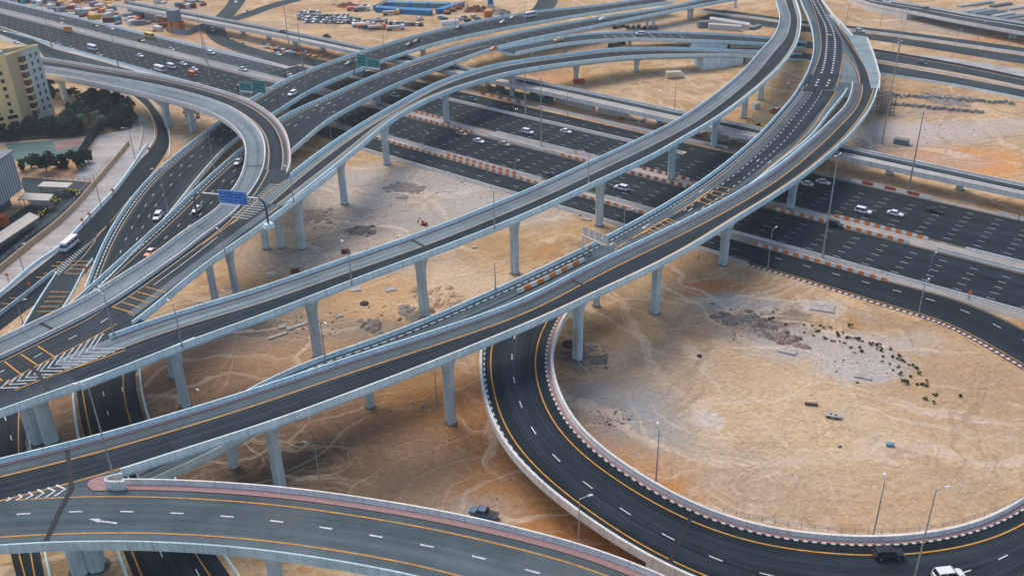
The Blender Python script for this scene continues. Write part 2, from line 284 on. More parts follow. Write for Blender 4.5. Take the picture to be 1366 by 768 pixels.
    vs = n.nodes.new('ShaderNodeVectorMath'); vs.operation = 'SCALE'; L(col, vs.inputs[0]); L(fs, vs.inputs['Scale'])
    L(vs.outputs[0], b.inputs['Base Color'])
    bp = n.nodes.new('ShaderNodeBump'); bp.inputs['Strength'].default_value = .9; bp.inputs['Distance'].default_value = .9
    L(noise(.35, 10, .7, .5).outputs['Fac'], bp.inputs['Height']); L(bp.outputs[0], b.inputs['Normal'])
    return m
GX = [-3000, -45, 25, 3000]; GY = [-500, 205, 290, 400, 5000]; V = []; F = []; MI = []; GM = []
for j in range(4):
    for i in range(3):
        k = len(V); V += [(GX[i], GY[j], -.02), (GX[i+1], GY[j], -.02), (GX[i+1], GY[j+1], -.02), (GX[i], GY[j+1], -.02)]; F.append((k, k+1, k+2, k+3)); MI.append(len(GM)); GM.append(ground_material(GX[i], GX[i+1], GY[j], GY[j+1]))
props(mesh('ground', V, F, GM, mi=MI), kind='structure')

# ------------------------------------------------------------------ ribbons
def spline(P, step=1.5):
    P = np.asarray(P, float)
    if len(P) < 3: 
        n = max(2, int(np.linalg.norm(P[-1]-P[0])/step)); return P[0]+(P[-1]-P[0])*np.linspace(0, 1, n)[:, None]
    Q = np.vstack([2*P[0]-P[1], P, 2*P[-1]-P[-2]]); out = []
    for i in range(1, len(Q)-2):
        p0, p1, p2, p3 = Q[i-1], Q[i], Q[i+1], Q[i+2]
        a = max(np.linalg.norm(p1-p0), 1e-3)**.5; bb = max(np.linalg.norm(p2-p1), 1e-3)**.5; c = max(np.linalg.norm(p3-p2), 1e-3)**.5
        m1 = bb*((p1-p0)/a-(p2-p0)/(a+bb)+(p2-p1)/bb)
        m2 = bb*((p2-p1)/bb-(p3-p1)/(bb+c)+(p3-p2)/c)
        n = max(2, int(np.linalg.norm(p2-p1)/step))
        for t in np.linspace(0, 1, n, endpoint=False):
            h = t**3; q = t*t
            out.append((2*h-3*q+1)*p1+(h-2*q+t)*m1+(-2*h+3*q)*p2+(h-q)*m2)
    out.append(P[-1]); return np.array(out)
def gsm(A, s):
    n = len(A); k = int(min(3*s, max(1, n//3))); 
    if k < 1: return A
    A = np.asarray(A, float); B = A if A.ndim > 1 else A[:, None]
    pad = np.vstack([2*B[0]-B[1:k+1][::-1], B, 2*B[-1]-B[-k-1:-1][::-1]])
    kk = np.exp(-.5*(np.arange(-k, k+1)/s)**2); kk /= kk.sum()
    R = np.stack([np.convolve(pad[:, j], kk, 'valid') for j in range(B.shape[1])], 1)
    return R if A.ndim > 1 else R[:, 0]
class Ribbon:
    """a road between two edges traced at known heights; widths and centre line are faired"""
    def __init__(s, L, R, step=1.5, sm=6, wsm=10, dz=0.0):
        Lw = spline([at(*p) for p in L], step/2); Rw = spline([at(*p) for p in R], step/2)
        A, B, flip = (Lw, Rw, False) if len(Lw) >= len(Rw) else (Rw, Lw, True)
        dd = ((A[:, None, :2]-B[None, :, :2])**2).sum(2); j = dd.argmin(1)
        keep = [i for i in range(len(A)) if (0 < j[i] < len(B)-1)]
        A = A[keep]; Bn = B[j[keep]]
        if flip: A, Bn = Bn, A
        mid = (A+Bn)/2; wd = np.linalg.norm((A-Bn)[:, :2], axis=1)
        # even stations
        d = np.r_[0, np.cumsum(np.linalg.norm(np.diff(mid[:, :2], axis=0), axis=1))]
        u, ix = np.unique(d, return_index=True); n = max(4, int(d[-1]/step))
        q = np.linspace(0, d[-1], n); mid = np.stack([np.interp(q, u, mid[ix, k]) for k in range(3)], 1); wd = np.interp(q, u, wd[ix])
        mid = gsm(mid, sm/step*1.0); wd = gsm(wd, wsm/step)
        s.C = mid; s.C[:, 2] -= dz; s.W = wd; s.q = q
        t = np.gradient(mid[:, :2], axis=0); t /= np.linalg.norm(t, axis=1)[:, None]+1e-9
        nrm = np.stack([-t[:, 1], t[:, 0]], 1)
        if ((A[len(A)//2]-Bn[len(A)//2])[:2]*nrm[len(nrm)//2]).sum() < 0: nrm = -nrm
        s.N = nrm; s.T = t          # N points towards the L edge
    def pt(s, v, dz=0.0):
        """line at offset v (>=0 from L, <0 from R)"""
        W = s.W; off = (W/2-v) if v >= 0 else (-W/2-v)
        P = s.C.copy(); P[:, :2] += s.N*off[:, None]; P[:, 2] += dz; return P
    def strip(s, secs, t0=None, t1=None):
        """secs: list of (v, dz) joined into a sheet"""
        i0 = 0 if t0 is None else int(np.searchsorted(s.q, t0)); i1 = len(s.q) if t1 is None else int(np.searchsorted(s.q, t1))
        i1 = max(i1, i0+2); cols = [s.pt(v, z)[i0:i1] for v, z in secs]; n = len(cols[0]); V = np.vstack(cols)
        F = [(k*n+i, k*n+i+1, (k+1)*n+i+1, (k+1)*n+i) for k in range(len(cols)-1) for i in range(n-1)]
        uv = np.vstack([np.stack([s.q[i0:i1][:n], np.full(n, abs(v)+(10 if v < 0 else 0))], 1) for v, _ in secs])
        return V, F, uv
    def zat(s, x, y):
        z = float(np.mean(s.C[:, 2]))
        for _ in range(5):
            g = at(x, y, z); i = int(((s.C[:, :2]-g[:2])**2).sum(1).argmin()); t = s.q[i]+float(((g[:2]-s.C[i, :2])*s.T[i]).sum())
            z = float(np.interp(t, s.q, s.C[:, 2]))
        return z
    def on(s, x, y, dz=.02):
        return at(x, y, s.zat(x, y)+dz)
def sheet(name, rb, v0, v1, z, m, parent, t0=None, t1=None):
    V, F, uv = rb.strip([(v0, z), (v1, z)], t0, t1); return mesh(name, V, F, m, parent, uv)
def profile(name, rb, secs, m, parent, t0=None, t1=None, caps=True):
    V, F, uv = rb.strip(secs+[secs[0]], t0, t1)
    n = len(V)//(len(secs)+1)
    F = list(F)
    if caps:
        F.append(tuple(k*n for k in range(len(secs)))); F.append(tuple(k*n+n-1 for k in range(len(secs)))[::-1])
    return mesh(name, V, F, m, parent, uv)
def dashes(name, rb, v, wid, z, m, parent, period=8.0, length=2.0, phase=0.0, t0=None, t1=None):
    P = rb.pt(v, z); q = rb.q; V = []; F = []
    t0 = q[0] if t0 is None else t0; t1 = q[-1] if t1 is None else t1; t = t0+phase
    while t+length < t1:
        for tt in (t, t+length):
            c = np.array([np.interp(tt, q, P[:, k]) for k in range(3)]); nn = np.array([np.interp(tt, q, rb.N[:, k]) for k in range(2)])
            V += [(c[0]+nn[0]*wid/2, c[1]+nn[1]*wid/2, c[2]), (c[0]-nn[0]*wid/2, c[1]-nn[1]*wid/2, c[2])]
        k = len(V)-4; F.append((k, k+1, k+3, k+2)); t += period
    return mesh(name, V, F, m, parent) if V else None
def stroke(pts, width, z_of, dz=.02, smooth=True):
    """flat painted line through pixels, laid on a surface of height z_of(x, y)"""
    P = np.array([at(x, y, z_of(x, y)+dz) for x, y in pts])
    if smooth and len(P) > 2: P = spline(P, 1.5)
    t = np.gradient(P[:, :2], axis=0); t /= np.linalg.norm(t, axis=1)[:, None]+1e-9; n = np.stack([-t[:, 1], t[:, 0]], 1)*width/2
    V = [tuple(p) for a in range(len(P)) for p in ((P[a, 0]+n[a, 0], P[a, 1]+n[a, 1], P[a, 2]), (P[a, 0]-n[a, 0], P[a, 1]-n[a, 1], P[a, 2]))]
    return V, [(2*a, 2*a+1, 2*a+3, 2*a+2) for a in range(len(P)-1)]
def strokes(name, lines, width, z_of, m, parent, dz=.02, smooth=True, kind=None):
    b = MB()
    for l in lines: V, F = stroke(l, width, z_of, dz, smooth); b.add(V, F)
    o = b.obj(name, m, parent)
    if kind: o['kind'] = kind
    return o
def t103(ox, oy, l, s=3.7944): return [(ox+x/s, oy+y/s) for x, y in l]

PT = .45   # parapet thickness
def viaduct(label, L, R, pave, lines=(), walk=None, depth=2.2, pm=CONC_L, pmR=None, gm=CONC, parL=True, parR=True, solid=False, kerbL=None, kerbR=None, joints=(), cat='flyover', name='flyover', ph=1.0, sm=6, boxw=.5, wsm=10, cutL=None, cutR=None, drop=0.0, pt=.28):
    rb = Ribbon(L, R, dz=1.0, sm=sm, wsm=wsm); root = empty(name, tuple(rb.C[len(rb.C)//2])); props(root, label, cat, 'elevated road decks of the interchange')
    rb.C[:, 2] -= drop
    kids = []
    K = lambda o: kids.append(o) or o
    Wm = float(np.mean(rb.W)); bw = Wm*boxw/2
    if solid:
        V, F, uv = rb.strip([(.02, -.03), (.02, 0), (-.02, 0), (-.02, -.03)])
        n = len(V)//4; V = np.array(V); V[:n, 2] = -.3; V[3*n:, 2] = -.3
        K(mesh('embankment_wall', V, F, gm, None, uv))
    else:
        e = max(.6, Wm/2-bw)
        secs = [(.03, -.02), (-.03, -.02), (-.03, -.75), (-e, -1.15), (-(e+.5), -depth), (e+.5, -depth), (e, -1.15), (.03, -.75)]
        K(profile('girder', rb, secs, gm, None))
    for v0, v1, mm, nm in pave: K(sheet(nm, rb, v0, v1, 0.0 if nm != 'worn_lane' else .006, mm, None))
    def rng_of(cut):
        if cut is None: return None, None
        g = rb.on(*cut); i = int(((rb.C[:, :2]-g[:2])**2).sum(1).argmin()); t = rb.q[i]
        return (None, t) if i > len(rb.q)/2 else (t, None)
    if parL: K(profile('parapet', rb, [(0, -.35), (0, ph), (pt, ph), (pt+.05, .35), (pt+.22, 0.01), (pt+.22, -.35)], pm, None, *rng_of(cutL)))
    if parR: K(profile('parapet', rb, [(-.000001, -.35), (-.000001, ph), (-pt, ph), (-pt-.05, .35), (-pt-.22, 0.01), (-pt-.22, -.35)], pmR or pm, None, *rng_of(cutR)))
    if walk: 
        for v0, v1, mm in walk: K(profile('walkway', rb, [(v0, -.1), (v0, .14), (v1, .14), (v1, -.1)], mm, None, *rng_of(cutL)))
    if kerbL: K(profile('kerb', rb, [(kerbL[0], -.1), (kerbL[0], .2), (kerbL[1], .2), (kerbL[1], -.1)], kerbL[2], None))
    if kerbR: K(profile('kerb', rb, [(kerbR[0], -.1), (kerbR[0], .2), (kerbR[1], .2), (kerbR[1], -.1)], kerbR[2], None))
    for ln in lines:
        v, wd, mm, per = ln[:4]; a, c = (ln[4], ln[5]) if len(ln) > 4 else (None, None)
        if per: K(dashes('lane_paint', rb, v, wd, .013, mm, None, per[0], per[1], per[2] if len(per) > 2 else 0, a, c))
        else: K(sheet('edge_line', rb, v-wd/2, v+wd/2, .013, mm, None, a, c))
    for (x, y) in joints:
        g = rb.on(x, y); t = float(rb.q[((rb.C[:, :2]-g[:2])**2).sum(1).argmin()])
        V = [np.array([np.interp(tt, rb.q, rb.pt(v, .03)[:, k]) for k in range(3)]) for tt, v in ((t-.35, .1), (t+.35, .1), (t+.35, -.1), (t-.35, -.1))]
        K(mesh('expansion_joint', V, [(0, 1, 2, 3)], JOINT))
    rb.root = root; rb.kids = kids; rb.depth = depth
    return rb
def finish(rb):
    root = rb.root; inv = Matrix.Translation(-Vector(root.location))
    for o in rb.kids:
        if o is None: continue
        o.data.transform(inv); o.parent = root
def pier(rb, x, y, w=2.6, top=None, cap=1.7, d=None, by_ground=True, shift=0.25):
    """column under a deck: stands at the ground pixel x, y, reaches the girder above"""
    g = at(x, y, 0) if by_ground else np.r_[rb.on(x, y)[:2], 0]
    i = ((rb.C[:, :2]-g[:2])**2).sum(1).argmin(); 
    cc = rb.C[i, :2]+rb.T[i]*float(((g[:2]-rb.C[i, :2])*rb.T[i]).sum()); g = np.r_[cc*(1-shift)+g[:2]*shift, 0]
    zt = rb.C[i, 2]-rb.depth+.05 if top is None else top
    a = math.atan2(rb.N[i, 1], rb.N[i, 0]); d = d or w*.72
    hs = [(0, 1, 1.0), (max(.5, zt-4.6), 1, 1.), (zt-3.0, 1.08, 1.08), (zt-1.6, 1+(cap-1)*.42, 1.28), (zt-.7, 1+(cap-1)*.8, 1.55), (zt-.3, cap, 1.7), (zt+.06, cap, 1.7)]
    sec = []
    prof = [(-.5, -.25), (-.36, -.5), (-.12, -.5), (-.08, -.42), (.08, -.42), (.12, -.5), (.36, -.5), (.5, -.25), (.5, .25), (.36, .5), (.12, .5), (.08, .42), (-.08, .42), (-.12, .5), (-.36, .5), (-.5, .25)]
    V = []
    for z, k, kd in hs:
        for px, py in prof:
            X, Y = px*w*k*.9, py*d*kd*.95; V.append((g[0]+X*math.cos(a)-Y*math.sin(a), g[1]+X*math.sin(a)+Y*math.cos(a), z))
    n = len(prof); F = [(j*n+k, j*n+(k+1) % n, (j+1)*n+(k+1) % n, (j+1)*n+k) for j in range(len(hs)-1) for k in range(n)]+[tuple(range(n))[::-1], tuple((len(hs)-1)*n+k for k in range(n))]
    o = mesh('pier', V, F, CONC_P); rb.kids.append(o)
    # dark collar of disturbed earth / footing
    b = MB(); b.tube((g[0], g[1], -.3), (g[0], g[1], .12), w*.62, w*.58, 14); f = b.obj('footing', mat('footing', (.20, .16, .13), .9, noise=.4, nscale=2.)); rb.kids.append(f)
    return o
# ------------------------------------------------------------------ motorway at grade (setting)
def hw_strip(name, a0, a1, t0, t1, z, m, kind='structure', n=60, a0b=None, a1b=None):
    V = []; uv = []; 
    for i in range(n+1):
        f = i/n; t = t0+(t1-t0)*f; aa = a0+((a0b if a0b is not None else a0)-a0)*f; bb = a1+((a1b if a1b is not None else a1)-a1)*f
        V += [hw(t, aa, z), hw(t, bb, z)]; uv += [(t, aa), (t, bb)]
    o = mesh(name, V, [(2*i, 2*i+1, 2*i+3, 2*i+2) for i in range(n)], m, uv=uv)
    if kind: props(o, kind=kind)
    return o
hw_strip('motorway', -283.6, -254.2, -150, 130, .0, ASPH)
hw_strip('motorway', -274.0, -254.2, -360, -150, .0, ASPH)
hw_strip('motorway', -267.2, -254.2, -900, -360, .0, ASPH_M)
hw_strip('motorway', -248.2, -226.4, -900, 130, .0, ASPH)
hw_strip('service_road', -288, -277.4, -385, -60, .004, ASPH, a0b=-284)
hw_strip('frontage_road', -221.6, -211.6, -300, -62, .0, ASPH)
hw_strip('verge', -211.6, -209.6, -262, -80, .0, MEDIAN)
hw_strip('median', -254.2, -248.2, -900, 130, .004, MEDIAN)
hw_strip('verge', -277.4, -274.0, -400, -152, .004, MEDIAN)
hw_strip('verge', -285.6, -283.6, -128, 130, .009, MEDIAN)
hw_strip('verge', -290, -288, -330, -130, .004, MEDIAN)
hw_strip('verge', -226.4, -221.6, -300, 20, .004, MEDIAN)
hw_strip('verge', -272.5, -267.2, -900, -360, .004, GRAVEL)
hw_strip('verge', -226.4, -221.0, -900, -330, .004, GRAVEL)
def hw_dashes(a, t0, t1, phase, m=WHITE, wd=.2, period=7.85, ln=2.1):
    V = []; F = []; t = math.ceil((t0-phase)/period)*period+phase
    while t < t1:
        k = len(V); V += [hw(t, a-wd/2, .02), hw(t+ln, a-wd/2, .02), hw(t+ln, a+wd/2, .02), hw(t, a+wd/2, .02)]; F.append((k, k+1, k+2, k+3)); t += period
    return V, F
b = MB()
for k in range(1, 7): b.add(*hw_dashes(-276.2+3.62*k, -140, 130, -49.2))
b.add(*hw_dashes(-276.2, -90, 130, -49.2)); b.add(*hw_dashes(-279.9, -70, 130, -49.2))
for a in (-271., -267.5, -264.3, -260.8, -257.5): b.add(*hw_dashes(a, -362, -140, -174.7))
for a in (-264.6, -261.2, -257.8): b.add(*hw_dashes(a, -800, -362, -174.7))
for a in (-243.1, -239.5, -236., -232.3, -228.9): b.add(*hw_dashes(a, -800, 130, -77.2))
b.add(*hw_dashes(-281., -330, -130, -174.7)); b.add(*hw_dashes(-216.3, -280, -62, -77.2))
o = b.obj('lane_marking', mat('dusty_white_marking', (.60, .62, .62), .8, noise=.5, nscale=2.)); props(o, kind='structure')
b = MB()
for a, t0, t1 in ((-254.9, -900, 130), (-247.5, -900, 130), (-227.2, -900, 130), (-283.0, -130, 130), (-212.5, -270, -62)):
    V = [hw(t0, a-.1, .02), hw(t1, a-.1, .02), hw(t1, a+.1, .02), hw(t0, a+.1, .02)]; b.add(V, [(0, 1, 2, 3)])
props(b.obj('edge_marking', TAN_L), kind='structure')

def hw_wall(name, label, a, t0, t1, h=.85, w=.5, m=CONC_W, group=None, cat='barrier'):
    b = MB(); t = t0
    P = [(-w/2, 0), (-w/2+.12, .3), (-.1, h), (.1, h), (w/2-.12, .3), (w/2, 0)]
    V = []; 
    for tt in (t0, t1):
        for da, z in P: V.append(hw(tt, a+da, z))
    n = len(P); b.add(V, [(k, k+1, n+k+1, n+k) for k in range(n-1)]+[tuple(range(n)), tuple(range(2*n-1, n-1, -1))])
    return props(b.obj(name, m), label, cat, group)
G = 'concrete barriers of the motorway'
hw_wall('median_barrier', 'long pale concrete barrier along the far edge of the motorway median, top left', -253.7, -900, -262, group=G)
hw_wall('median_barrier', 'long pale concrete barrier along the near edge of the motorway median, top left', -248.8, -900, -262, group=G)
hw_wall('median_barrier', 'concrete median barrier on the motorway between the two groups of orange blocks, far side', -253.8, -218, -168, group=G)
hw_wall('median_barrier', 'concrete median barrier on the motorway between the two groups of orange blocks, near side', -248.6, -218, -176, group=G)
hw_wall('median_barrier', 'far concrete barrier of the motorway median at the right edge of the photo', -253.7, -50, 130, group=G)
hw_wall('median_barrier', 'near concrete barrier of the motorway median at the right edge of the photo', -249.0, -56, 130, group=G)
hw_wall('concrete_barrier', 'pale concrete barrier between the motorway and the frontage road at right', -226.0, -150, 60, m=CONC_W, group=G)
hw_wall('concrete_barrier', 'pale concrete barrier between motorway and frontage road behind the long orange row', -225.9, -262, -175, m=CONC_W, group=G)
hw_wall('concrete_barrier', 'low concrete barrier along the far edge of the motorway at right', -284.2, -50, 130, group=G)
hw_wall('concrete_barrier', 'toothed grey barrier between motorway and the upper service road', -274.6, -330, -150, group=G)
hw_wall('concrete_barrier', 'low concrete barrier on the far side of the upper service road', -288.6, -225, -140, group=G)
hw_wall('concrete_barrier', 'concrete barrier at the top left beyond the far motorway lanes', -268.2, -900, -372, m=CONC_L, group=G)
hw_wall('concrete_barrier', 'concrete barrier between the near motorway lanes and the slip road, top left', -225.6, -900, -350, m=CONC_L, group=G)
hw_wall('concrete_barrier', 'low concrete barrier between the near frontage lane and the sand', -210.8, -255, -100, group=G)

# ground-level roads traced from their edges
def groad(name, L, R, z, m, **k):
    L = [(p[0], p[1], z if len(p) < 3 else p[2]) for p in L]; R = [(p[0], p[1], z if len(p) < 3 else p[2]) for p in R]
    rb = Ribbon(L, R, **k); o = sheet(name, rb, 0, -1e-6, 0, m, None); props(o, kind='structure'); rb.obj = o; return rb
def marks(rb, name, vs, m, wd=.2, per=None, dz=.012, t0=None, t1=None):
    for v in vs:
        o = dashes(name, rb, v, wd, dz, m, None, per[0], per[1], 0, t0, t1) if per else sheet(name, rb, v-wd/2, v+wd/2, dz, m, None, t0, t1)
        if o: props(o, kind='structure')
def low_wall(name, label, pts, h=.85, w=.45, m=CONC_L, z=0., cat='barrier', group=None, sm=True, base=-.1):
    P = np.array([at(p[0], p[1], (p[2] if len(p) > 2 else z)) for p in pts]); P = spline(P, 2.) if (sm and len(P) > 2) else P
    t = np.gradient(P[:, :2], axis=0); t /= np.linalg.norm(t, axis=1)[:, None]+1e-9; n = np.stack([-t[:, 1], t[:, 0]], 1)
    c = P.mean(0); V = []
    for i in range(len(P)):
        for dv, dz in ((-w/2, base), (-w/2+.1, .3), (-w/4, h), (w/4, h), (w/2-.1, .3), (w/2, base)):
            V.append((P[i, 0]+n[i, 0]*dv-c[0], P[i, 1]+n[i, 1]*dv-c[1], P[i, 2]+dz-0))
    k = 6; F = [(i*k+j, i*k+j+1, (i+1)*k+j+1, (i+1)*k+j) for i in range(len(P)-1) for j in range(k-1)]+[tuple(range(k)), tuple(range(len(V)-1, len(V)-k-1, -1))]
    o = mesh(name, V, F, m); o.location = (c[0], c[1], 0); return props(o, label, cat, group)

# slip road K1 from under the curved ramp down to the left edge
slip = groad('slip_road', [(-60, 447), (0, 398), (47, 357), (79, 335), (121, 292), (158, 253), (184, 216), (203, 196), (210, 186), (210, 172), (206, 158), (187, 134), (163, 119), (140, 107), (90, 85), (50, 66), (0, 46), (-60, 24)],
             [(-60, 500), (0, 440), (76, 385), (100, 374), (130, 345), (147.6, 303), (195, 240), (216, 214), (225, 200), (225, 186), (221, 169), (207, 145), (186, 123), (160, 108), (110, 84), (60, 60), (0, 36), (-60, 15)], .02, ASPH)
exitr = groad('exit_road', [(84, 350), (74, 363), (29, 437), (0, 480), (-60, 560)], [(126, 350), (112, 362), (92, 395), (66, 432), (20, 500), (-30, 580)], .028, ASPH_M)
# pale gravel service track and verge between the slip road and the tan wall
V = [at(x, y, 0.0) for x, y in [(-60, 470), (0, 420), (47, 371), (79, 346), (122, 300), (156, 262), (184, 222), (200, 196), (207, 180), (190, 150), (176, 155), (171, 190), (166, 205), (124, 248), (60, 318), (0, 364), (-60, 410)]]
props(mesh('gravel_verge', V, [tuple(range(len(V)))], GRAVEL, uv=[(v[0], v[1]) for v in V]), kind='structure')

# far roads on the right
rA1 = groad('far_road', [(930, 10), (1006, 19), (1085, 30), (1166, 38), (1366, 64), (1480, 82)], [(930, 15), (1006, 24), (1085, 35), (1166, 43), (1366, 71), (1480, 90)], .02, ASPH_M)
rA2 = groad('far_road', [(930, 17), (1006, 26), (1085, 37), (1166, 46), (1366, 75), (1480, 93)], [(930, 25), (1006, 34), (1085, 44), (1166, 54), (1366, 86), (1480, 105)], .02, ASPH_M)
low_wall('jersey_barrier', 'pale toothed barrier between the two carriageways of the far road at right', [(930, 16), (1006, 25), (1085, 36), (1166, 44.5), (1366, 73), (1480, 91)], h=.9, w=1.1, m=CONC_W, group='barriers of the far roads')
rB1 = groad('far_road', [(930, 42.5), (1040, 50), (1085, 57), (1167, 69), (1300, 93), (1480, 133)], [(930, 54), (1040, 58), (1085, 66), (1167, 79), (1300, 101), (1480, 141)], .03, ASPH_M)
rB2 = groad('far_road', [(930, 64), (1040, 66), (1085, 73), (1167, 84), (1280, 104), (1480, 142)], [(930, 72), (1040, 73), (1085, 82), (1167, 97), (1280, 115), (1480, 156)], .02, ASPH_M)
low_wall('jersey_barrier', 'dark railed barrier along the upper edge of the second far road at right', [(1090, 57.5), (1167, 68.5), (1300, 92), (1480, 132)], h=1.0, w=.8, m=METAL_D, group='barriers of the far roads')
low_wall('jersey_barrier', 'pale barrier between the twin roads right of the wide ramp', [(1090, 72), (1167, 82), (1280, 102), (1480, 141.5)], h=.8, w=.8, m=CONC_W, group='barriers of the far roads')
low_wall('jersey_barrier', 'pale barrier along the lower edge of the second far road at right', [(1090, 82.5), (1167, 98), (1280, 116), (1480, 157)], h=.8, w=.6, m=CONC_L, group='barriers of the far roads')
V = [at(x, y, 0.01) for x, y in [(1180, 70), (1300, 90), (1480, 125), (1480, 105), (1366, 93), (1260, 76)]]
props(mesh('gravel_verge', V, [tuple(range(len(V)))], GRAVEL, uv=[(v[0], v[1]) for v in V]), kind='structure')
slipr = groad('slip_road', [(312, -25), (303, 5), (288, 22), (277, 33), (274, 43), (284, 55), (318, 70), (360, 82), (400, 92)], [(338, -25), (328, 0), (315, 18), (302, 33), (301, 43), (312, 54), (335, 63), (370, 72), (410, 84)], .02, ASPH_M, sm=4)
slipq = groad('side_road', [(295, 26), (320, 20), (352, 8), (400, -6)], [(300, 32), (330, 24), (360, 13), (420, -4)], .024, ASPH_M, sm=4)
slipt = groad('side_road', [(700, 22), (712, 10), (722, -8)], [(726, 22), (742, 8), (744, -8)], .02, ASPH_M)
# under-deck roads, bottom left
ux1 = groad('under_road', [(92, 440), (100, 500), (112, 580), (140, 670), (165, 735), (190, 800), (240, 900)], [(188, 440), (178, 500), (193, 562), (230, 650), (285, 735), (330, 800), (410, 900)], .02, ASPH)
ux2 = groad('under_road', [(-40, 520), (-20, 600), (5, 700), (30, 800), (60, 900)], [(36, 520), (34, 590), (45, 690), (66, 800), (90, 900)], .02, ASPH)
marks(ux1, 'edge_marking', (1.2, -2.6), ORANGE_L, .22); marks(ux1, 'lane_marking', (5.2, 9.0), WHITE, .2, (8, 2))
marks(ux2, 'edge_marking', (1.2, -1.4), ORANGE_L, .22); marks(ux2, 'lane_marking', (5.0,), WHITE, .2, (8, 2))
low_wall('kerb_wall', 'low concrete wall beside the dark road under the decks, bottom left', [(193, 440), (187, 500), (200, 562), (240, 650), (296, 735), (340, 800)], h=.5, w=.5, group='walls under the decks')
low_wall('kerb_wall', 'low concrete wall left of the dark road under the decks, bottom left', [(88, 440), (96, 500), (104, 580), (130, 670), (157, 735), (180, 800)], h=.9, w=.6, group='walls under the decks')
low_wall('kerb_wall', 'low concrete wall right of the leftmost dark road under the decks', [(40, 520), (40, 590), (52, 690), (73, 800)], h=.5, w=.5, group='walls under the decks')

# loop road: comes from the frontage road, turns round the sand island and climbs under the front flyover
def lz(y): return float(np.interp(y, [420, 480, 560, 620, 680, 740, 768], [9.5, 9.0, 8.2, 7.0, 5.0, 2.5, 1.0]))
inn = [(830, 360, 9.5), (800, 378, 9.5), (775, 396, 9.5), (756, 419, 9.5), (738, 459, 9.3), (738, 498, 8.8), (756, 541, 8.4), (785, 579, 7.6), (812, 600, 6.8), (878, 642, 5.2), (944, 673, 3.2), (1006, 694.5, 1.6), (1085, 707.7, .6), (1164, 713, .3), (1243, 707.7, .3), (1322, 686.6, .3), (1366, 668, .3)]
outl = [(760, 352, 9.5), (715, 365, 9.5), (680, 385, 9.5), (650, 425, 9.5), (639, 469.6, 9.3), (640.5, 498.6, 9.0), (648, 538, 8.6), (661.6, 579, 8.2), (680, 603, 7.6), (732.7, 655, 6.2), (812, 713, 4.2), (872, 750, 2.6), (940, 781, 1.4), (1050, 812, .5), (1185, 822, .3), (1300, 806, .3), (1400, 770, .3)]
# off-frame return of the loop, in metres, then the frontage road H
arc_in = [(96, 131, .3), (107, 141, .3), (113, 152, .3), (112.5, 163, .3)]
arc_out = [(94, 114, .3), (112, 124, .3), (125, 141, .3), (127, 158, .3), (123, 175, .3)]
def wpx(l): return [(*topix((x, y, z)), z) for x, y, z in l]
inH = [(1335, 475, .15), (1270, 438, .1), (1164, 404, .1), (1090, 381, .1), (1040, 366, .1), (990, 352, .1)]
outH = [(1366, 439, .2), (1322, 417, .15), (1283, 400, .1), (1206, 380, .1), (1120, 357, .1), (1030, 333, .1), (1000, 326, .1)]
inn += wpx(arc_in); outl += wpx(arc_out[:4])
front = groad('frontage_road', wpx(arc_out)[2:]+outH, wpx(arc_in)[2:]+[(1366, 496, .2)]+inH, .1, ASPH, sm=4)
marks(front, 'edge_marking', (.5,), TAN_L, .2); marks(front, 'edge_marking', (-1.6,), ORANGE_L, .25); marks(front, 'lane_marking', (4.2,), WHITE, .22, (7.9, 2.1))
o = sheet('kerb_strip', front, -.001, -.9, .012, KERB_RW, None); props(o, kind='structure')

loop = viaduct('curved loop ramp with black and white kerbs sweeping round the sand island', [(x, y, z+.9) for x, y, z in outl], [(x, y, z+.9) for x, y, z in inn],
    [(.03, -.03, ASPH, 'road_surface'), (4.2, -4.6, LANE, 'worn_lane')], lines=[(2.3, .28, ORANGE_L, None), (-3.7, .28, ORANGE_L, None), (6.7, .22, WHITE, (8, 2.2, 1.0))],
    walk=None, kerbL=(.75, 1.1, KERB_BW), kerbR=(-1.75, -1.45, KERB_BW), pm=CONC_W, pmR=CONC_W, gm=CONC_W, cat='loop ramp', name='loop_ramp', joints=[(912, 703)], sm=5, depth=1.3, pt=.5)
loop.kids.append(profile('walkway', loop, [(-.73, -.1), (-.73, .17), (-1.45, .17), (-1.45, -.1)], PINK, None))
g = loop.on(866, 748); tt = float(loop.q[((loop.C[:, :2]-g[:2])**2).sum(1).argmin()]); SOLID = (tt, None) if np.hypot(*(loop.C[-1, :2]-at(1366, 560)[:2])) < np.hypot(*(loop.C[0, :2]-at(1366, 560)[:2])) else (None, tt)
V, F, uv = loop.strip([(.04, -.4), (.04, -.02)], *SOLID); V = np.array(V); V[:len(V)//2, 2] = -.3
loop.kids.append(mesh('retaining_wall', V, F, CONC_W, None, uv))
for x, y in ((696, 632), (800, 410)): pier(loop, x, y, w=1.9, cap=1.4)

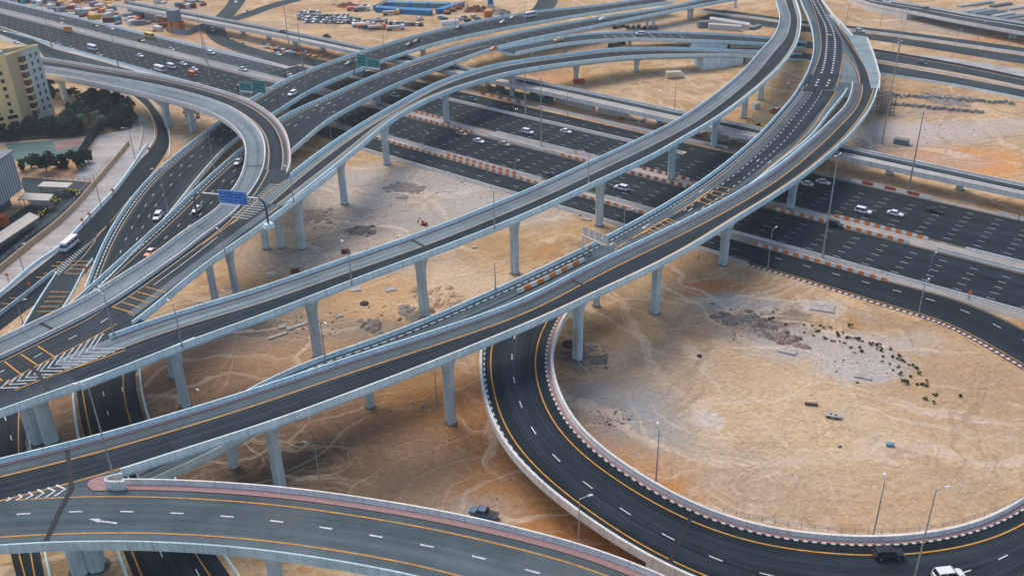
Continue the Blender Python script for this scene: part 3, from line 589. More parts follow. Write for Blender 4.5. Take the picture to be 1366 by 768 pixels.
# ---------------- front flyover A1, its neighbour A0/A2, and their common head at the top right
A1L = [(1137, 108, 9.9), (1136, 120, 10.1), (1130.6, 134.6, 10.4), (1123.7, 145, 10.7), (1108, 159, 11.2), (1091, 176, 11.6), (1049, 211, 12.8), (1028.5, 226, 13.4), (980.5, 256, 14.8), (904, 295.4, 16.5), (822, 333.6, 17.7), (759, 364, 18.3), (693, 400, 18.7), (577, 440, 18.9), (445, 482, 18.6), (340, 517, 18.2), (250, 545, 17.8), (168.7, 568, 17.4), (87, 589, 17.2), (0, 610, 17), (-80, 629, 16.8)]
A1R = [(1174, 104, 9.9), (1170, 122, 10.2), (1162, 141, 10.6), (1138, 174, 11.3), (1116.7, 195, 11.9), (1072, 232, 13.0), (1006, 275.6, 14.8), (996, 281, 15.0), (904, 337.6, 16.9), (798.6, 388, 18.0), (700, 431.4, 18.8), (603.6, 471, 19.0), (472, 521, 18.8), (343, 568, 18.2), (237, 600, 17.7), (148, 631, 17.2), (87, 647.5, 17.1), (0, 669, 17), (-80, 688, 16.8)]
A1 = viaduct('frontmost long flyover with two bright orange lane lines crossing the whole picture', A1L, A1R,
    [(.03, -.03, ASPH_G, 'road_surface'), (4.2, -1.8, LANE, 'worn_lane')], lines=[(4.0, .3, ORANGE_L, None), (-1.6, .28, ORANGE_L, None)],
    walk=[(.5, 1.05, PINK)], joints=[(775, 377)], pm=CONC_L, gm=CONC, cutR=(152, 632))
for x, y in ((782, 484), (887, 422), (979, 357), (610, 571), (1064, 279.6)): pier(A1, x, y, w=2.5)
pier(A1, 385, 672, w=2.8)
A2L = [(1068, 110, 9.9), (1058.7, 126.5, 10.15), (1040, 148, 10.6), (1006, 184.5, 11.4), (978, 208.5, 12.2), (943.6, 234.8, 13.2), (891, 269, 14.4), (848, 293, 15.0), (785, 326, 15.0), (732.7, 351, 14.6), (669.5, 380, 14.0), (603.6, 409, 13.4), (498, 452.5, 12.6), (419, 477.5, 12), (340, 513, 11.4), (270, 555, 10.6), (190, 600, 9.6), (120, 640, 8.4)]
A2R = [(1131, 117, 9.9), (1126, 125, 10.1), (1111.6, 141.6, 10.45), (1101, 155.4, 10.7), (1087, 174.5, 11.2), (1073.5, 188, 11.6), (1049, 205.6, 12.2), (1016.4, 233, 13.2), (975, 262, 14.2), (900, 300, 15.0), (820, 338, 15.0), (760, 368, 14.6), (700, 396, 14.0), (620, 432, 13.4), (500, 482, 12.6), (400, 530, 12.), (305.7, 594, 11.0), (245, 618, 10.4), (184, 645, 9.6)]
A2 = viaduct('wide three lane flyover with white arrows and orange hatching behind the frontmost flyover', A2L, A2R,
    [(.03, -.03, ASPH_G, 'road_surface')], lines=[], kerbL=(1.5, 1.8, KERB_FINE), joints=[], pm=CONC_L, gm=CONC)
for x, y in ((500, 548), (1117, 236), (300, 612)): pier(A2, x, y, w=2.2, cap=1.5)
ATL = [(1050, -60, 8.2), (1060, -25, 8.4), (1068, 0, 8.6), (1082, 34, 8.8), (1085, 66, 9.2), (1078, 92, 9.6), (1066, 115, 10.0)]
ATR = [(1070, -60, 8.2), (1082, -25, 8.4), (1098, 0, 8.6), (1118, 26, 8.8), (1134, 48, 9.0), (1150, 70, 9.3), (1166, 96, 9.7), (1173, 118, 10.1), (1168, 130, 10.3)]
AT = viaduct('broad head of the twin flyovers with a grey concrete apron, top right', ATL, ATR, [(.03, -.03, ASPH_G, 'road_surface')], pm=CONC_L, pmR=CONC_W, gm=CONC, sm=5, wsm=5, cutR=(1110, 34), drop=.02)
AT_APRON = True
zA = lambda x, y: A2.zat(x, y)
zT = lambda x, y: AT.zat(x, y)+.035
# dark driving lanes and markings of A2/AT, laid where the photograph has them
def lane_area(name, L, R, zf, m, dz=.006):
    a = np.array([at(x, y, zf(x, y)+dz) for x, y in L]); c = np.array([at(x, y, zf(x, y)+dz) for x, y in R]); a = spline(a, 2); c = spline(c, 2); n = 60
    def rs(P):
        d = np.r_[0, np.cumsum(np.linalg.norm(np.diff(P[:, :2], axis=0), axis=1))]; q = np.linspace(0, d[-1], n); return np.stack([np.interp(q, d, P[:, k]) for k in range(3)], 1), q
    a, qa = rs(a); c, _ = rs(c); V = []; uv = []
    for i in range(n): V += [a[i], c[i]]; uv += [(qa[i], 0), (qa[i], 6)]
    return mesh(name, V, [(2*i, 2*i+1, 2*i+3, 2*i+2) for i in range(n-1)], m, uv=uv)
A2.kids.append(sheet('worn_lane', A2, 5.0, -3.4, .006, LANE, None, None, None))
for v, per in ((5.6, (4.2, 1.6)), (8.9, (4.2, 1.6))): A2.kids.append(dashes('lane_paint', A2, v, .26, .014, WHITE, None, per[0], per[1], 0, 0, 150))
A2.kids.append(sheet('edge_line', A2, 2.3, 2.5, .012, TAN_L, None, 0, 150))
A2.kids.append(strokes('edge_line', [[(1119, 116), (1103, 141), (1085, 168), (1060, 195), (1030, 220), (1010, 238)], [(820, 332), (862, 307), (890, 291)], [(948, 254), (925, 270), (900, 285)]], .32, zA, ORANGE_L, None))
h = t103(680, 190, [(690, 450), (730, 465), (705, 438), (750, 460), (730, 425), (775, 445), (755, 405), (800, 430), (780, 392), (825, 412), (800, 385), (850, 405), (940, 292), (1020, 318), (970, 275), (1050, 305), (1000, 255), (1085, 282), (1015, 240), (1110, 262), (1050, 220), (1140, 240)])
A2.kids.append(strokes('hatching', [[h[i], h[i+1]] for i in range(0, len(h), 2)]+[t103(680, 190, [(690, 450), (800, 385)]), t103(680, 190, [(935, 296), (1022, 238)]), t103(680, 190, [(560, 520), (690, 450)])], .3, zA, ORANGE_L, None))
def arrow(x, y, dx, dy, zf, sc=1.0):
    """straight lane arrow painted on the road, pointing along (dx, dy) in the picture"""
    z = zf(x, y)+.022; a = at(x, y, z); bb = at(x+dx, y+dy, z); d = (bb-a)[:2]; d /= np.linalg.norm(d); n = np.array([-d[1], d[0]])
    pts = [(-2, -.14), (-2, .14), (.4, .14), (.4, .42), (2, 0), (.4, -.42), (.4, -.14)]
    V = [(a[0]+d[0]*u*sc+n[0]*v*sc, a[1]+d[1]*u*sc+n[1]*v*sc, z) for u, v in pts]
    b = MB(); b.add(V, [(0, 1, 2, 6), (3, 4, 5), (2, 3, 5, 6)]) ; return b.obj('lane_arrow', WHITE)
for x, y in ((1009.5, 215), (1025, 217), (934, 256), (919, 281), (861, 302)): A2.kids.append(arrow(x, y, -10, 7, zA))
A2.kids.append(strokes('kerb', [[(780, 348), (745, 362), (710, 377), (690, 387)]], .5, zA, TAN_L, None))
AT.kids.append(lane_area('worn_lane', [(1074, -10), (1090, 30), (1094, 66), (1088, 92), (1078, 110), (1062, 134)], [(1090, -10), (1108, 30), (1122, 55), (1122, 80), (1117, 104), (1102, 136)], zT, LANE))
AT.kids.append(lane_area('worn_lane', [(1112, 30), (1126, 55), (1140, 80), (1148, 104), (1147, 114)], [(1120, 34), (1138, 52), (1152, 80), (1160, 104), (1160, 114)], zT, LANE))
AT.kids.append(strokes('edge_line', [[(1098, 4), (1112, 26), (1127, 48), (1142, 70), (1155, 92), (1161, 112)], [(1126, 72), (1123, 88), (1119, 104), (1116, 116)], [(1127, 74), (1138, 86), (1145, 100), (1147, 114)]], .3, zT, ORANGE_L, None))
AT.kids.append(strokes('edge_line', [[(1078, -8), (1091, 30), (1095, 66), (1086, 95), (1075, 116)]], .25, zT, TAN_L, None))
zp = 9.2
ap = [(1108, 20, 8.75), (1119, 26, 8.8), (1138, 47, 9.), (1157, 50, 9.2), (1166, 72, 9.6), (1174, 100, 10.05), (1173, 118, 10.2)]
ai = [(1104, 20, 8.75), (1115, 30, 8.8), (1132, 51, 9.), (1146, 74, 9.3), (1158, 98, 9.7), (1162, 118, 10.1)]
b = MB(); O_ = [at(x, y, z-.93) for x, y, z in ap]; I_ = [at(x, y, z-.93) for x, y, z in ai][::-1]; n = len(O_)+len(I_); PP = O_+I_
b.add([tuple(q) for q in PP]+[(q[0], q[1], q[2]-1.3) for q in PP], [tuple(range(n))]+[(k, n+k, n+(k+1) % n, (k+1) % n) for k in range(n)]); AT.kids.append(mesh('apron', b.V, b.F, CPAVE_L, uv=[(v[0], v[1]) for v in b.V]))
for k in range(len(ap)-1):
    a0, a1 = at(*ap[k]), at(*ap[k+1]); d_ = (a1-a0)/np.linalg.norm(a1-a0); n_ = np.array([-d_[1], d_[0], 0])*.2
    b = MB(); lo = np.array([0, 0, 1.3]); b.add([a0-n_-d_*.15, a1-n_+d_*.15, a1+n_+d_*.15, a0+n_-d_*.15, a0-n_-d_*.15-lo, a1-n_+d_*.15-lo, a1+n_+d_*.15-lo, a0+n_-d_*.15-lo], [(0, 1, 2, 3), (0, 4, 5, 1), (1, 5, 6, 2), (2, 6, 7, 3), (3, 7, 4, 0)]); AT.kids.append(b.obj('parapet', CONC_W))
AT.kids.append(lane_area('apron', [(1126.5, 76), (1124, 92), (1120, 110)], [(1128, 78), (1140, 93), (1145, 112)], zT, CPAVE, .01))
AT.kids.append(strokes('expansion_joint', [[(1114, 103), (1170, 104)]], .4, zT, JOINT, None, .03))
zX = lambda x, y: (AT.zat(x, y)+.035) if y < 96 else max(AT.zat(x, y), A2.zat(x, y))+.06
def px_dashes(pts, zf, parent_kids, wd=.28, per=4.2, ln=1.6, m=WHITE, name='lane_paint'):
    P = spline(np.array([at(x, y, zf(x, y)+.02) for x, y in pts]), 1.); d = np.r_[0, np.cumsum(np.linalg.norm(np.diff(P[:, :2], axis=0), axis=1))]; b = MB(); t = 0
    while t+ln < d[-1]:
        a = np.array([np.interp(t, d, P[:, k]) for k in range(3)]); c = np.array([np.interp(t+ln, d, P[:, k]) for k in range(3)]); e = (c-a)[:2]; e /= np.linalg.norm(e); n = np.array([-e[1], e[0], 0])*[wd/2]*3
        b.add([a+n, a-n, c-n, c+n], [(0, 1, 2, 3)]); t += per
    parent_kids.append(b.obj(name, m))
A2.kids.append(lane_area('worn_lane', [(1080, 100), (1073, 112), (1067, 122)], [(1120, 98), (1116, 109), (1110, 119)], lambda x, y: max(AT.zat(x, y), A2.zat(x, y)), LANE, .05))
px_dashes([(1084, 0), (1094, 20), (1101, 34), (1103, 50), (1102, 70), (1099, 88), (1092, 106), (1087, 117)], zX, AT.kids)
px_dashes([(1090, 0), (1103, 24), (1110, 38), (1114, 55), (1113, 75), (1111, 90), (1106, 108), (1102, 117)], zX, AT.kids)

# ---------------- flyover B
BL = [(1026, -60, 8.5), (1031, -30, 9), (1035, 0, 9.8), (1040, 21, 10.6), (1032, 47.4, 11.8), (1017, 63, 12.6), (983, 100, 14), (899, 161, 15.4), (838, 190, 16.8), (817, 200, 17.2), (785, 214, 17.8), (700, 253, 18.8), (551, 312.6, 19), (445.4, 348, 18.6), (340, 385, 18.1), (237, 414, 17.4), (165, 438, 17), (136, 448, 16.8), (100, 462, 16.7), (60, 482, 16.5)]
BR = [(1053, -60, 8.5), (1058, -30, 9), (1062.7, 0, 9.8), (1069, 24, 10.6), (1062.7, 58, 12.0), (1037.6, 92, 13.2), (970, 147.6, 14.6), (904, 187, 16), (885.6, 199, 16.4), (785, 246.7, 18), (700, 285, 18.9), (582.5, 331, 19), (471.8, 372, 18.7), (340, 422, 18.1), (237, 459, 17.4), (160, 490, 17), (110, 508, 16.8), (68.5, 522, 16.6)]
Bf = viaduct('pale slender flyover running diagonally from top right to the chevron nose at left', BL, BR,
    [(.03, -.03, CPAVE, 'road_surface'), (5.6, -2.0, LANE, 'worn_lane')], lines=[(5.4, .22, TAN_L, None), (-1.5, .4, TAN_L, None), (2.6, .12, ASPH, None)], walk=[(.5, .95, PINK)], joints=[(563, 326)], pm=CONC_L, gm=CONC, cutL=(150, 470))
for x, y in ((808, 303), (903, 240), (963, 197), (1020.5, 134), (997, 158), (693.5, 366.7)): pier(Bf, x, y, w=2.5)
for x, y in ((574, 425), (434, 484), (262, 560)): pier(Bf, x, y, w=2.6)
# ---------------- ramp C
CL = [(1085, 72, .5), (1040, 68, 1.6), (990, 64.5, 4.2), (960, 63, 6.6), (943, 63.3, 7.4), (866, 62.5, 9), (806, 64, 10), (759, 70, 11), (733, 73, 11.8), (700, 77, 12.6), (651, 86, 13.6), (590, 105, 14.6), (551, 124, 15.4), (472, 168.7, 17), (427, 199, 17.7), (392, 226, 18), (384, 232, 18), (366, 248, 17.9), (345, 266, 17.9)]
CRr = [(1080, 80, .5), (1035, 77.5, 1.6), (990, 74.5, 4.0), (960, 72.8, 6.4), (954, 72.5, 6.8), (917, 72, 8.2), (870, 73, 9), (827.6, 76, 9.6), (759, 84, 11), (700, 93, 12.4), (680, 97, 12.8), (590, 124, 14.6), (524.5, 158, 16), (487.6, 188, 17), (424, 239, 17.8), (400, 257, 18), (375, 276, 18), (340, 303, 17.9)]
Cf = viaduct('single lane pale flyover curving in from the upper right over the orange blocks', CL, CRr,
    [(.03, -.03, CPAVE, 'road_surface'), (3.4, -3.6, LANE, 'worn_lane')], lines=[(3.2, .25, TAN_L, None), (-3.4, .25, TAN_L, None)], pm=CONC_L, gm=CONC, cutL=(386, 238))
for x, y in ((596, 163), (526, 220), (471, 273), (685, 129), (768, 108), (851, 97.5)): pier(Cf, x, y, w=2.4)
# ---------------- curved double ramp D
DVL = [(-30, 78, 12.4), (57, 87, 13.2), (132, 99, 13.8), (211, 113, 14.3), (290, 134, 14.9), (329.5, 155.5, 15.3), (346, 172, 15.7), (352, 185, 16), (354, 200, 16.2), (353, 216, 16.6), (346, 235, 16.9), (330, 260, 17.2), (290, 299, 17.5), (204, 361, 17.2), (150, 400, 17), (94, 428, 16.8), (0, 473, 16.4), (-80, 510, 16)]
D1R = [(-30, 89, 12.4), (57, 98, 13.2), (79, 101, 13.3), (158, 117, 13.9), (237, 135, 14.4), (290, 154, 14.9), (319, 177, 15.4), (326, 190, 15.8), (327, 205, 16.1), (325, 220, 16.4), (318, 240, 16.8), (303, 260, 17), (290, 278, 17.1), (237, 311, 17.3), (211, 334, 17.2), (103, 399, 16.9), (62, 420, 16.7), (0, 449, 16.4), (-80, 484, 16)]
D1 = viaduct('unused inner deck of the curved double ramp, bare grey between two pale walls', DVL, D1R, [(.03, -.03, CPAVE, 'road_surface')], pm=CONC_W, pmR=CONC_W, gm=CONC_W, joints=[(60, 436), (340, 222)], boxw=.6, sm=3)
for x, y in ((226.7, 168.7), (274, 171), (105, 128)): pier(D1, x, y, w=2.9, cap=2.7)
D2L = [(-30, 67, 12.4), (57, 76, 13.2), (158, 92, 14), (237, 105, 14.5), (316, 126.5, 15.1), (341, 137, 15.4), (361, 150, 15.8), (374, 163, 16.1), (384, 182, 16.5), (387.5, 205, 16.9), (385, 225, 17.3), (380, 236, 17.5), (362, 252, 17.5), (345, 266, 17.5)]
D2 = viaduct('dark outer lane of the curved double ramp with orange lines and a pale outer wall', D2L, DVL[:13], [(.4, 0, ASPH_M, 'road_surface')] if False else [(.03, -.02, ASPH_G, 'road_surface'), (2.6, -1.2, LANE, 'worn_lane')],
    lines=[(2.4, .28, TAN_L, None), (-1.0, .28, TAN_L, None)], walk=[(.5, 1.0, PINK)], parR=False, pm=CONC_W, gm=CONC_W, sm=3, boxw=.3, cutL=(375, 236), drop=.004)
CDR = [(424, 239, 17.8), (400, 257, 18), (340, 303, 17.9), (290, 337.6, 17.6), (224, 389, 17.2), (168.7, 432.7, 17), (152, 445, 16.9), (140, 452, 16.9)]
CD = viaduct('merged dark deck under the blue direction sign with orange ladder lines', DVL[8:15]+[(110, 420, 16.9)], [(450, 218, 17.8)]+CDR+[(100, 466, 16.8), (70, 480, 16.7)], [(.03, -.03, ASPH_M, 'road_surface')],
    lines=[(1.4, .28, TAN_L, None), (-3.0, .3, TAN_L, None)], parL=False, pm=CONC_L, gm=CONC, sm=3, joints=[], cutR=(148, 446), drop=.012)
zCD = lambda x, y: CD.zat(x, y)+.02
for x, y in ((411.6, 332), (373, 329.7), (347, 331)): pier(CD, x, y, w=2.2, shift=.75)
for x, y in ((318, 398), (282, 402)): pier(CD, x, y, w=2.0, shift=.7)
CBL = [(190, 372, 17.1), (158, 394, 17), (150, 400, 17), (94, 428, 16.8), (0, 473, 16.4), (-80, 510, 16)]
CBR = [(237, 459, 17.4), (210, 470, 17.2), (160, 490, 17), (68.5, 522, 16.6), (0, 546, 16.3), (-80, 574, 16)]
CB = viaduct('broad merged deck with white chevrons where two flyovers meet at the left edge', CBL, CBR, [(.03, -.03, ASPH_M, 'road_surface')], lines=[(1.4, .28, TAN_L, None), (-1.3, .28, TAN_L, None)], parL=False, pm=CONC_L, gm=CONC, sm=3, wsm=3, boxw=.6, joints=[], drop=.02)
for v in CB.kids: pass
zCB = lambda x, y: CB.zat(x, y)+.045
s64 = lambda l: [(x/6.4, 400+y/6.4) for x, y in l]
vx = [(795, 415), (735, 445), (665, 480), (605, 500), (540, 525), (475, 550), (410, 580), (345, 605), (290, 635), (220, 660), (150, 690), (80, 720), (10, 750)]
ua = [(880, 285), (835, 295), (770, 330), (700, 375), (628, 410), (558, 445), (490, 470), (415, 520), (355, 545), (270, 600), (200, 625), (140, 655), (75, 680)]
la = [(1080, 410), (980, 445), (900, 475), (830, 500), (745, 525), (670, 550), (600, 575), (530, 605), (450, 635), (385, 655), (310, 680), (230, 710), (160, 745)]
CB.kids.append(strokes('chevrons', [s64([a, v, c]) for a, v, c in zip(ua, vx, la)], .46, zCB, WHITE_S, None, .02, False))
CB.kids.append(strokes('edge_line', [s64([(0, 750), (180, 632), (330, 555), (470, 480), (700, 370), (860, 282), (1000, 200)]), s64([(130, 768), (400, 660), (750, 540), (1100, 415), (1152, 400)])], .28, zCB, ORANGE_L, None))
CB.kids.append(strokes('ladder_lines', [s64([(320, 390), (465, 485)]), s64([(180, 462), (320, 555)]), s64([(40, 525), (175, 630)]), s64([(-90, 585), (20, 690)])], .32, zCB, ORANGE_L, None))
CD.kids.append(strokes('ladder_lines', [s64([(960, 55), (1140, 110)])]+[t103(0, 380, [a, c]) for a, c in (((570, 110), (670, 140)), ((610, 85), (715, 115)), ((655, 60), (755, 90)), ((695, 35), (800, 62)), ((735, 8), (840, 37)))], .3, zCD, ORANGE_L, None))
CB.kids.append(strokes('lane_paint', [s64([(860, 192), (922, 155)]), s64([(585, 335), (655, 300)]), s64([(285, 492), (360, 452)]), s64([(0, 615), (40, 595)])], .24, zCB, WHITE, None))
CB.kids.append(strokes('expansion_joint', [s64([(125, 480), (270, 580), (330, 625), (410, 768)])], .8, zCB, JOINT, None, .03, False))
CD.kids.append(strokes('lane_paint', [[(290, 316), (250, 347), (205, 380)], [(318, 292), (308, 299)]], .2, zCD, WHITE, None))
px_dashes([(372, 246), (350, 268), (330, 283), (315, 293)], zCD, CD.kids, wd=1.9, per=1.5, ln=.45, m=WHITE_S, name='chevron_bars')
CD.kids.append(strokes('edge_line', [[(381, 240), (350, 262), (325, 284), (300, 304), (270, 326)]], .28, zCD, ORANGE_L, None))
CD.kids.append(strokes('shoulder', [[(384, 262), (330, 302), (280, 339), (218, 386), (160, 430)]], 2.2, zCD, CPAVE, None, .008))
for x, y in ((70, 590), (40, 575)): pier(CB, x, y, w=4.0, cap=1.5)
pier(CB, 228, 500, w=2.6, cap=1.3)
# ---------------- front exit ramp F and the merged deck at the left edge
FL = [(-60, 652, 16.9), (0, 645, 17), (50, 640, 17.1), (95, 637.5, 17.2), (139, 636, 17.2), (147.6, 637, 17.2), (237, 638.6, 17.3), (360, 645.8, 17.5), (472, 660, 17.8), (603.6, 682.7, 18), (700, 705, 18), (785, 726, 17.6), (880, 764, 17), (980, 812, 16), (1090, 880, 14), (1200, 970, 12)]
FR = [(-30, 729, 17), (0, 727.5, 17), (60, 724.5, 17.1), (120, 722, 17.2), (158, 721, 17.2), (263.6, 726, 17.3), (360, 735, 17.5), (445, 747, 17.8), (538, 764, 18), (640, 790, 18), (740, 825, 17.6), (840, 870, 17), (930, 925, 16), (1040, 1010, 14), (1130, 1100, 12)]
Ff = viaduct('front exit ramp with red edged walkway curving along the bottom of the photo', FL, FR, [(.03, -.03, ASPH_G, 'road_surface')],
    lines=[(3.2, .25, ORANGE_L, None), (-2.9, .25, ORANGE_L, None), (6.6, .26, WHITE, (8, 2.1, 1.5))], walk=[(.5, 1.7, PINK)], pm=CONC_W, pmR=CONC, gm=CONC, sm=4, cutL=(143, 680), drop=.004)
pier(Ff, 378, 790, w=2.6)
AFL = [(135, 577, 17.3), (120, 581, 17.2), (87, 589, 17.2), (0, 609, 17.), (-90, 631, 16.8)]
AFR = [(150, 721.3, 17.2), (118, 722, 17.2), (80, 724, 17.1), (0, 727.5, 17.), (-90, 732, 16.8)]
AF = viaduct('broad merged deck at the lower left with a dark joint and small white chevrons', AFL, AFR, [(.03, -.03, ASPH_G, 'road_surface')], parL=False, parR=False, pm=CONC_L, gm=CONC, sm=3, wsm=3, boxw=.6, drop=.05)
zAF = lambda x, y: AF.zat(x, y)+.085
AF.kids.append(strokes('chevrons', [t103(0, 568, l) for l in ([(285, 298), (330, 318), (275, 355)], [(240, 310), (278, 328), (228, 362)], [(190, 320), (222, 338), (180, 365)], [(145, 333), (165, 350), (130, 368)], [(95, 345), (110, 358), (80, 375)], [(40, 362), (54, 369), (30, 378)])], .36, zAF, WHITE, None, .02, False))
AF.kids.append(strokes('expansion_joint', [t103(0, 568, [(338, 92), (348, 190), (362, 312), (300, 430), (228, 590)])], .75, zAF, JOINT, None, .03, False))
Ff.kids.append(strokes('lane_arrow', [t103(0, 568, [(592, 491), (505, 479)])], .3, lambda x, y: Ff.zat(x, y), WHITE, None))
z_ = Ff.zat(128, 690)+.03; Ff.kids.append(mesh('lane_arrow', [at(*p, z_) for p in t103(0, 568, [(448, 468), (508, 468), (500, 488)])], [(0, 1, 2)], WHITE))
nz = [(162, 630.5, 17.9), (150, 633, 17.9), (142, 636, 17.9), (141, 640, 17.9), (150, 641.5, 17.9), (165, 641, 17.9)]
nP = spline(np.array([at(*q) for q in nz]), .5)
for i in range(0, 1):
    b = MB()
    for k in range(len(nP)-1): b.box(tuple((nP[k]+nP[k+1])/2-[0, 0, .95]), (np.linalg.norm(nP[k+1]-nP[k])+.12, .42, 1.9), math.atan2(*(nP[k+1]-nP[k])[:2][::-1]))
    Ff.kids.append(b.obj('nose_parapet', CONC_W))
# pink tipped nose island between A1 and F
V = [at(*p, 16.35) for p in t103(0, 568, [(440, 300), (452, 275), (490, 258), (530, 250), (560, 268), (600, 300), (560, 325), (470, 325)])]
b = MB(); n = len(V); b.add([(v[0], v[1], v[2]-.2) for v in V]+[tuple(v) for v in V], [tuple(range(n, 2*n))]+[(k, (k+1) % n, n+(k+1) % n, n+k) for k in range(n)])
Ff.kids.append(b.obj('nose_island', PINK))
for x, y in ((105, 775), (128, 765)): pier(AF, x, y, w=3.6, cap=1.5)

# ---------------- twin decks E1/E2 and E3
E1L = [(880, -6, 8), (800, 6, 8.3), (700, 16, 8.6), (603.6, 34, 9), (530, 53, 9), (472, 71, 9), (393, 100, 8.4), (340, 129, 7), (298, 158, 5.4), (242.5, 200, 3.6), (195, 240, 2.6), (147.6, 303, 1.9), (116, 374.5, 1.3), (106, 400, 1.1)]
E1R = [(900, 1, 8), (800, 15, 8.3), (700, 32, 8.6), (603.6, 51, 9), (560, 63, 9), (498, 84, 9), (419, 116, 8.4), (366, 148, 7), (330, 170, 5.6), (303, 192, 4.4), (262, 238, 3), (232, 277, 2.2), (180, 335, 1.6), (130, 385, 1.2)]
E1 = viaduct('farther of the twin curving decks from upper middle to left with toothed kerb', E1L, E1R, [(.03, -.03, ASPH_M, 'road_surface'), (3.2, -3.0, LANE, 'worn_lane')], lines=[(2.3, .22, TAN_L, None), (-1.3, .25, TAN_L, None), (5.6, .2, WHITE, (8, 2)), (8.8, .2, WHITE, (8, 2))], kerbL=(1.2, 1.6, KERB_FINE), pm=CONC_L, gm=CONC, depth=1.6)
E2L = [(960, -8, 8), (888, 9, 8), (800, 22, 8.3), (700, 39.5, 8.6), (603.6, 63, 9), (498, 100, 9), (440, 126, 8.6), (377, 155.5, 7.4), (324, 198, 5), (270, 244, 3.4), (224, 287.5, 2.6), (160, 345, 1.8), (110.7, 389, 1.4), (90, 408, 1.2)]
E2R = [(1000, -6, 8), (905, 11.4, 8), (800, 32.5, 8.3), (733, 46, 8.4), (700, 53, 8.6), (655, 64, 8.8), (600, 84, 9), (524.5, 113, 9), (475, 137, 8.8), (432, 161, 8.4), (387, 197.7, 6.6), (340, 240, 4.6), (290, 290, 3.2), (240, 335, 2.4), (190, 380, 2), (130, 420, 1.6)]
E2 = viaduct('nearer of the twin curving decks with three lanes and white direction arrows', E2L, E2R, [(.03, -.03, ASPH_M, 'road_surface'), (3.2, -3.0, LANE, 'worn_lane')], lines=[(2.6, .22, TAN_L, None), (-1.3, .25, TAN_L, None), (5.6, .2, WHITE, (8, 2)), (8.8, .2, WHITE, (8, 2))], kerbL=(1.2, 1.6, KERB_FINE), pm=CONC_L, gm=CONC, depth=1.6)
E3L = [(1080, 56, .8), (1040, 50.5, 1.8), (1000, 47, 3.2), (943, 43.5, 4.4), (838, 41.5, 6.6), (759, 46, 8), (700, 57, 8.6), (664, 64, 8.8)]
E3R = [(1078, 63.5, .8), (1040, 59.5, 1.8), (1000, 56, 3.2), (936, 53.5, 4.6), (838, 51, 6.6), (759, 57, 8), (700, 67, 8.6), (664, 77, 8.8), (640, 84, 8.8)]
E3 = viaduct('short merging deck with white hatching feeding the twin decks from the right', E3L, E3R, [(.03, -.03, ASPH_M, 'road_surface')], lines=[(-1.2, .25, TAN_L, None)], kerbL=(.9, 1.3, KERB_FINE), pm=CONC_L, gm=CONC, depth=1.4)
for x, y in ((427.6, 191), (509.5, 140)): pier(E2, x, y, w=1.8, cap=1.5)
for x, y in ((838, 62), (748, 72), (700, 80)): pier(E3, x, y, w=1.6, cap=1.4)
for x, y in ((850, 31), (862, 31), (921, 26), (928, 26), (974, 9)): pier(E2, x, y, w=1.5, cap=1.4)
for x, y in ((600, 90), (560, 75)): pier(E1, x, y, w=1.8, cap=1.4)
for x, y in ((424, 140), (505, 101), (585, 72)):
    E2.kids.append(arrow(x, y, -10, 6, E2.zat)); 
for x, y in ((431, 144), (440, 137), (520, 96)): E2.kids.append(arrow(x, y, -10, 6, E2.zat, .9))
E2.kids.append(strokes('edge_line', [t103(340, 0, [(720, 358), (850, 315), (1000, 272), (1190, 230)])], .5, E2.zat, TAN_L, None))
E3.kids.append(strokes('hatching', [t103(680, 0, [(465+i*48, 172), (495+i*48, 192)]) for i in range(9)], .3, E3.zat, WHITE_S, None))
# ---------------- long low viaduct V
VL = [(150, -3, 6.5), (192, 5, 6.5), (268, 19, 6.5), (420, 47.5, 6.5), (489, 63, 6.5), (690, 102, 6.5), (748, 113, 6.5), (820, 128, 6.5), (1132, 195, 6.5), (1366, 244, 6.5), (1480, 268, 6.5)]
VR = [(150, 5, 6.5), (190, 12.5, 6.5), (268, 27, 6.5), (420, 57, 6.5), (480, 70, 6.5), (700, 116, 6.5), (820, 143, 6.5), (1122, 207, 6.5), (1366, 259, 6.5), (1480, 283, 6.5)]
Vi = viaduct('long straight low viaduct running parallel to the motorway on its far side', VL, VR, [(.03, -.03, VPAVE, 'road_surface'), (.6, 4.2, ASPH_M, 'worn_lane')], lines=[(4.4, .3, CONC_L, None), (5.6, .12, METAL_D, None)], pm=CONC_W, gm=CONC_W, depth=1.5, sm=20, wsm=60, boxw=.5)
for t in range(-460, 60, 22):
    P = hw(t, -312.5); x, y = topix(P); 
    if t not in (-240, -218): pier(Vi, x, y, w=2.6, cap=1.6)
# ---------------- elevated far road top right
RcL = [(1130, -16, 4.2), (1166, -4, 4.4), (1230, 6, 5), (1300, 19, 5.6), (1366, 29, 6), (1480, 48, 6)]
RcR = [(1130, -7, 4.2), (1166, 6, 4.4), (1226, 17, 5), (1255, 23, 5.4), (1366, 43, 6), (1480, 64, 6)]
Rc = viaduct('elevated far road with a pale wall at the top right corner', RcL, RcR, [(.03, -.03, ASPH_M, 'road_surface')], lines=[(6, .8, CONC_W, None)], pm=CONC_W, gm=CONC_W, depth=1.4)
for x, y in ((1331, 56), (1340, 56)): pier(Rc, x, y, w=1.8, cap=1.2)
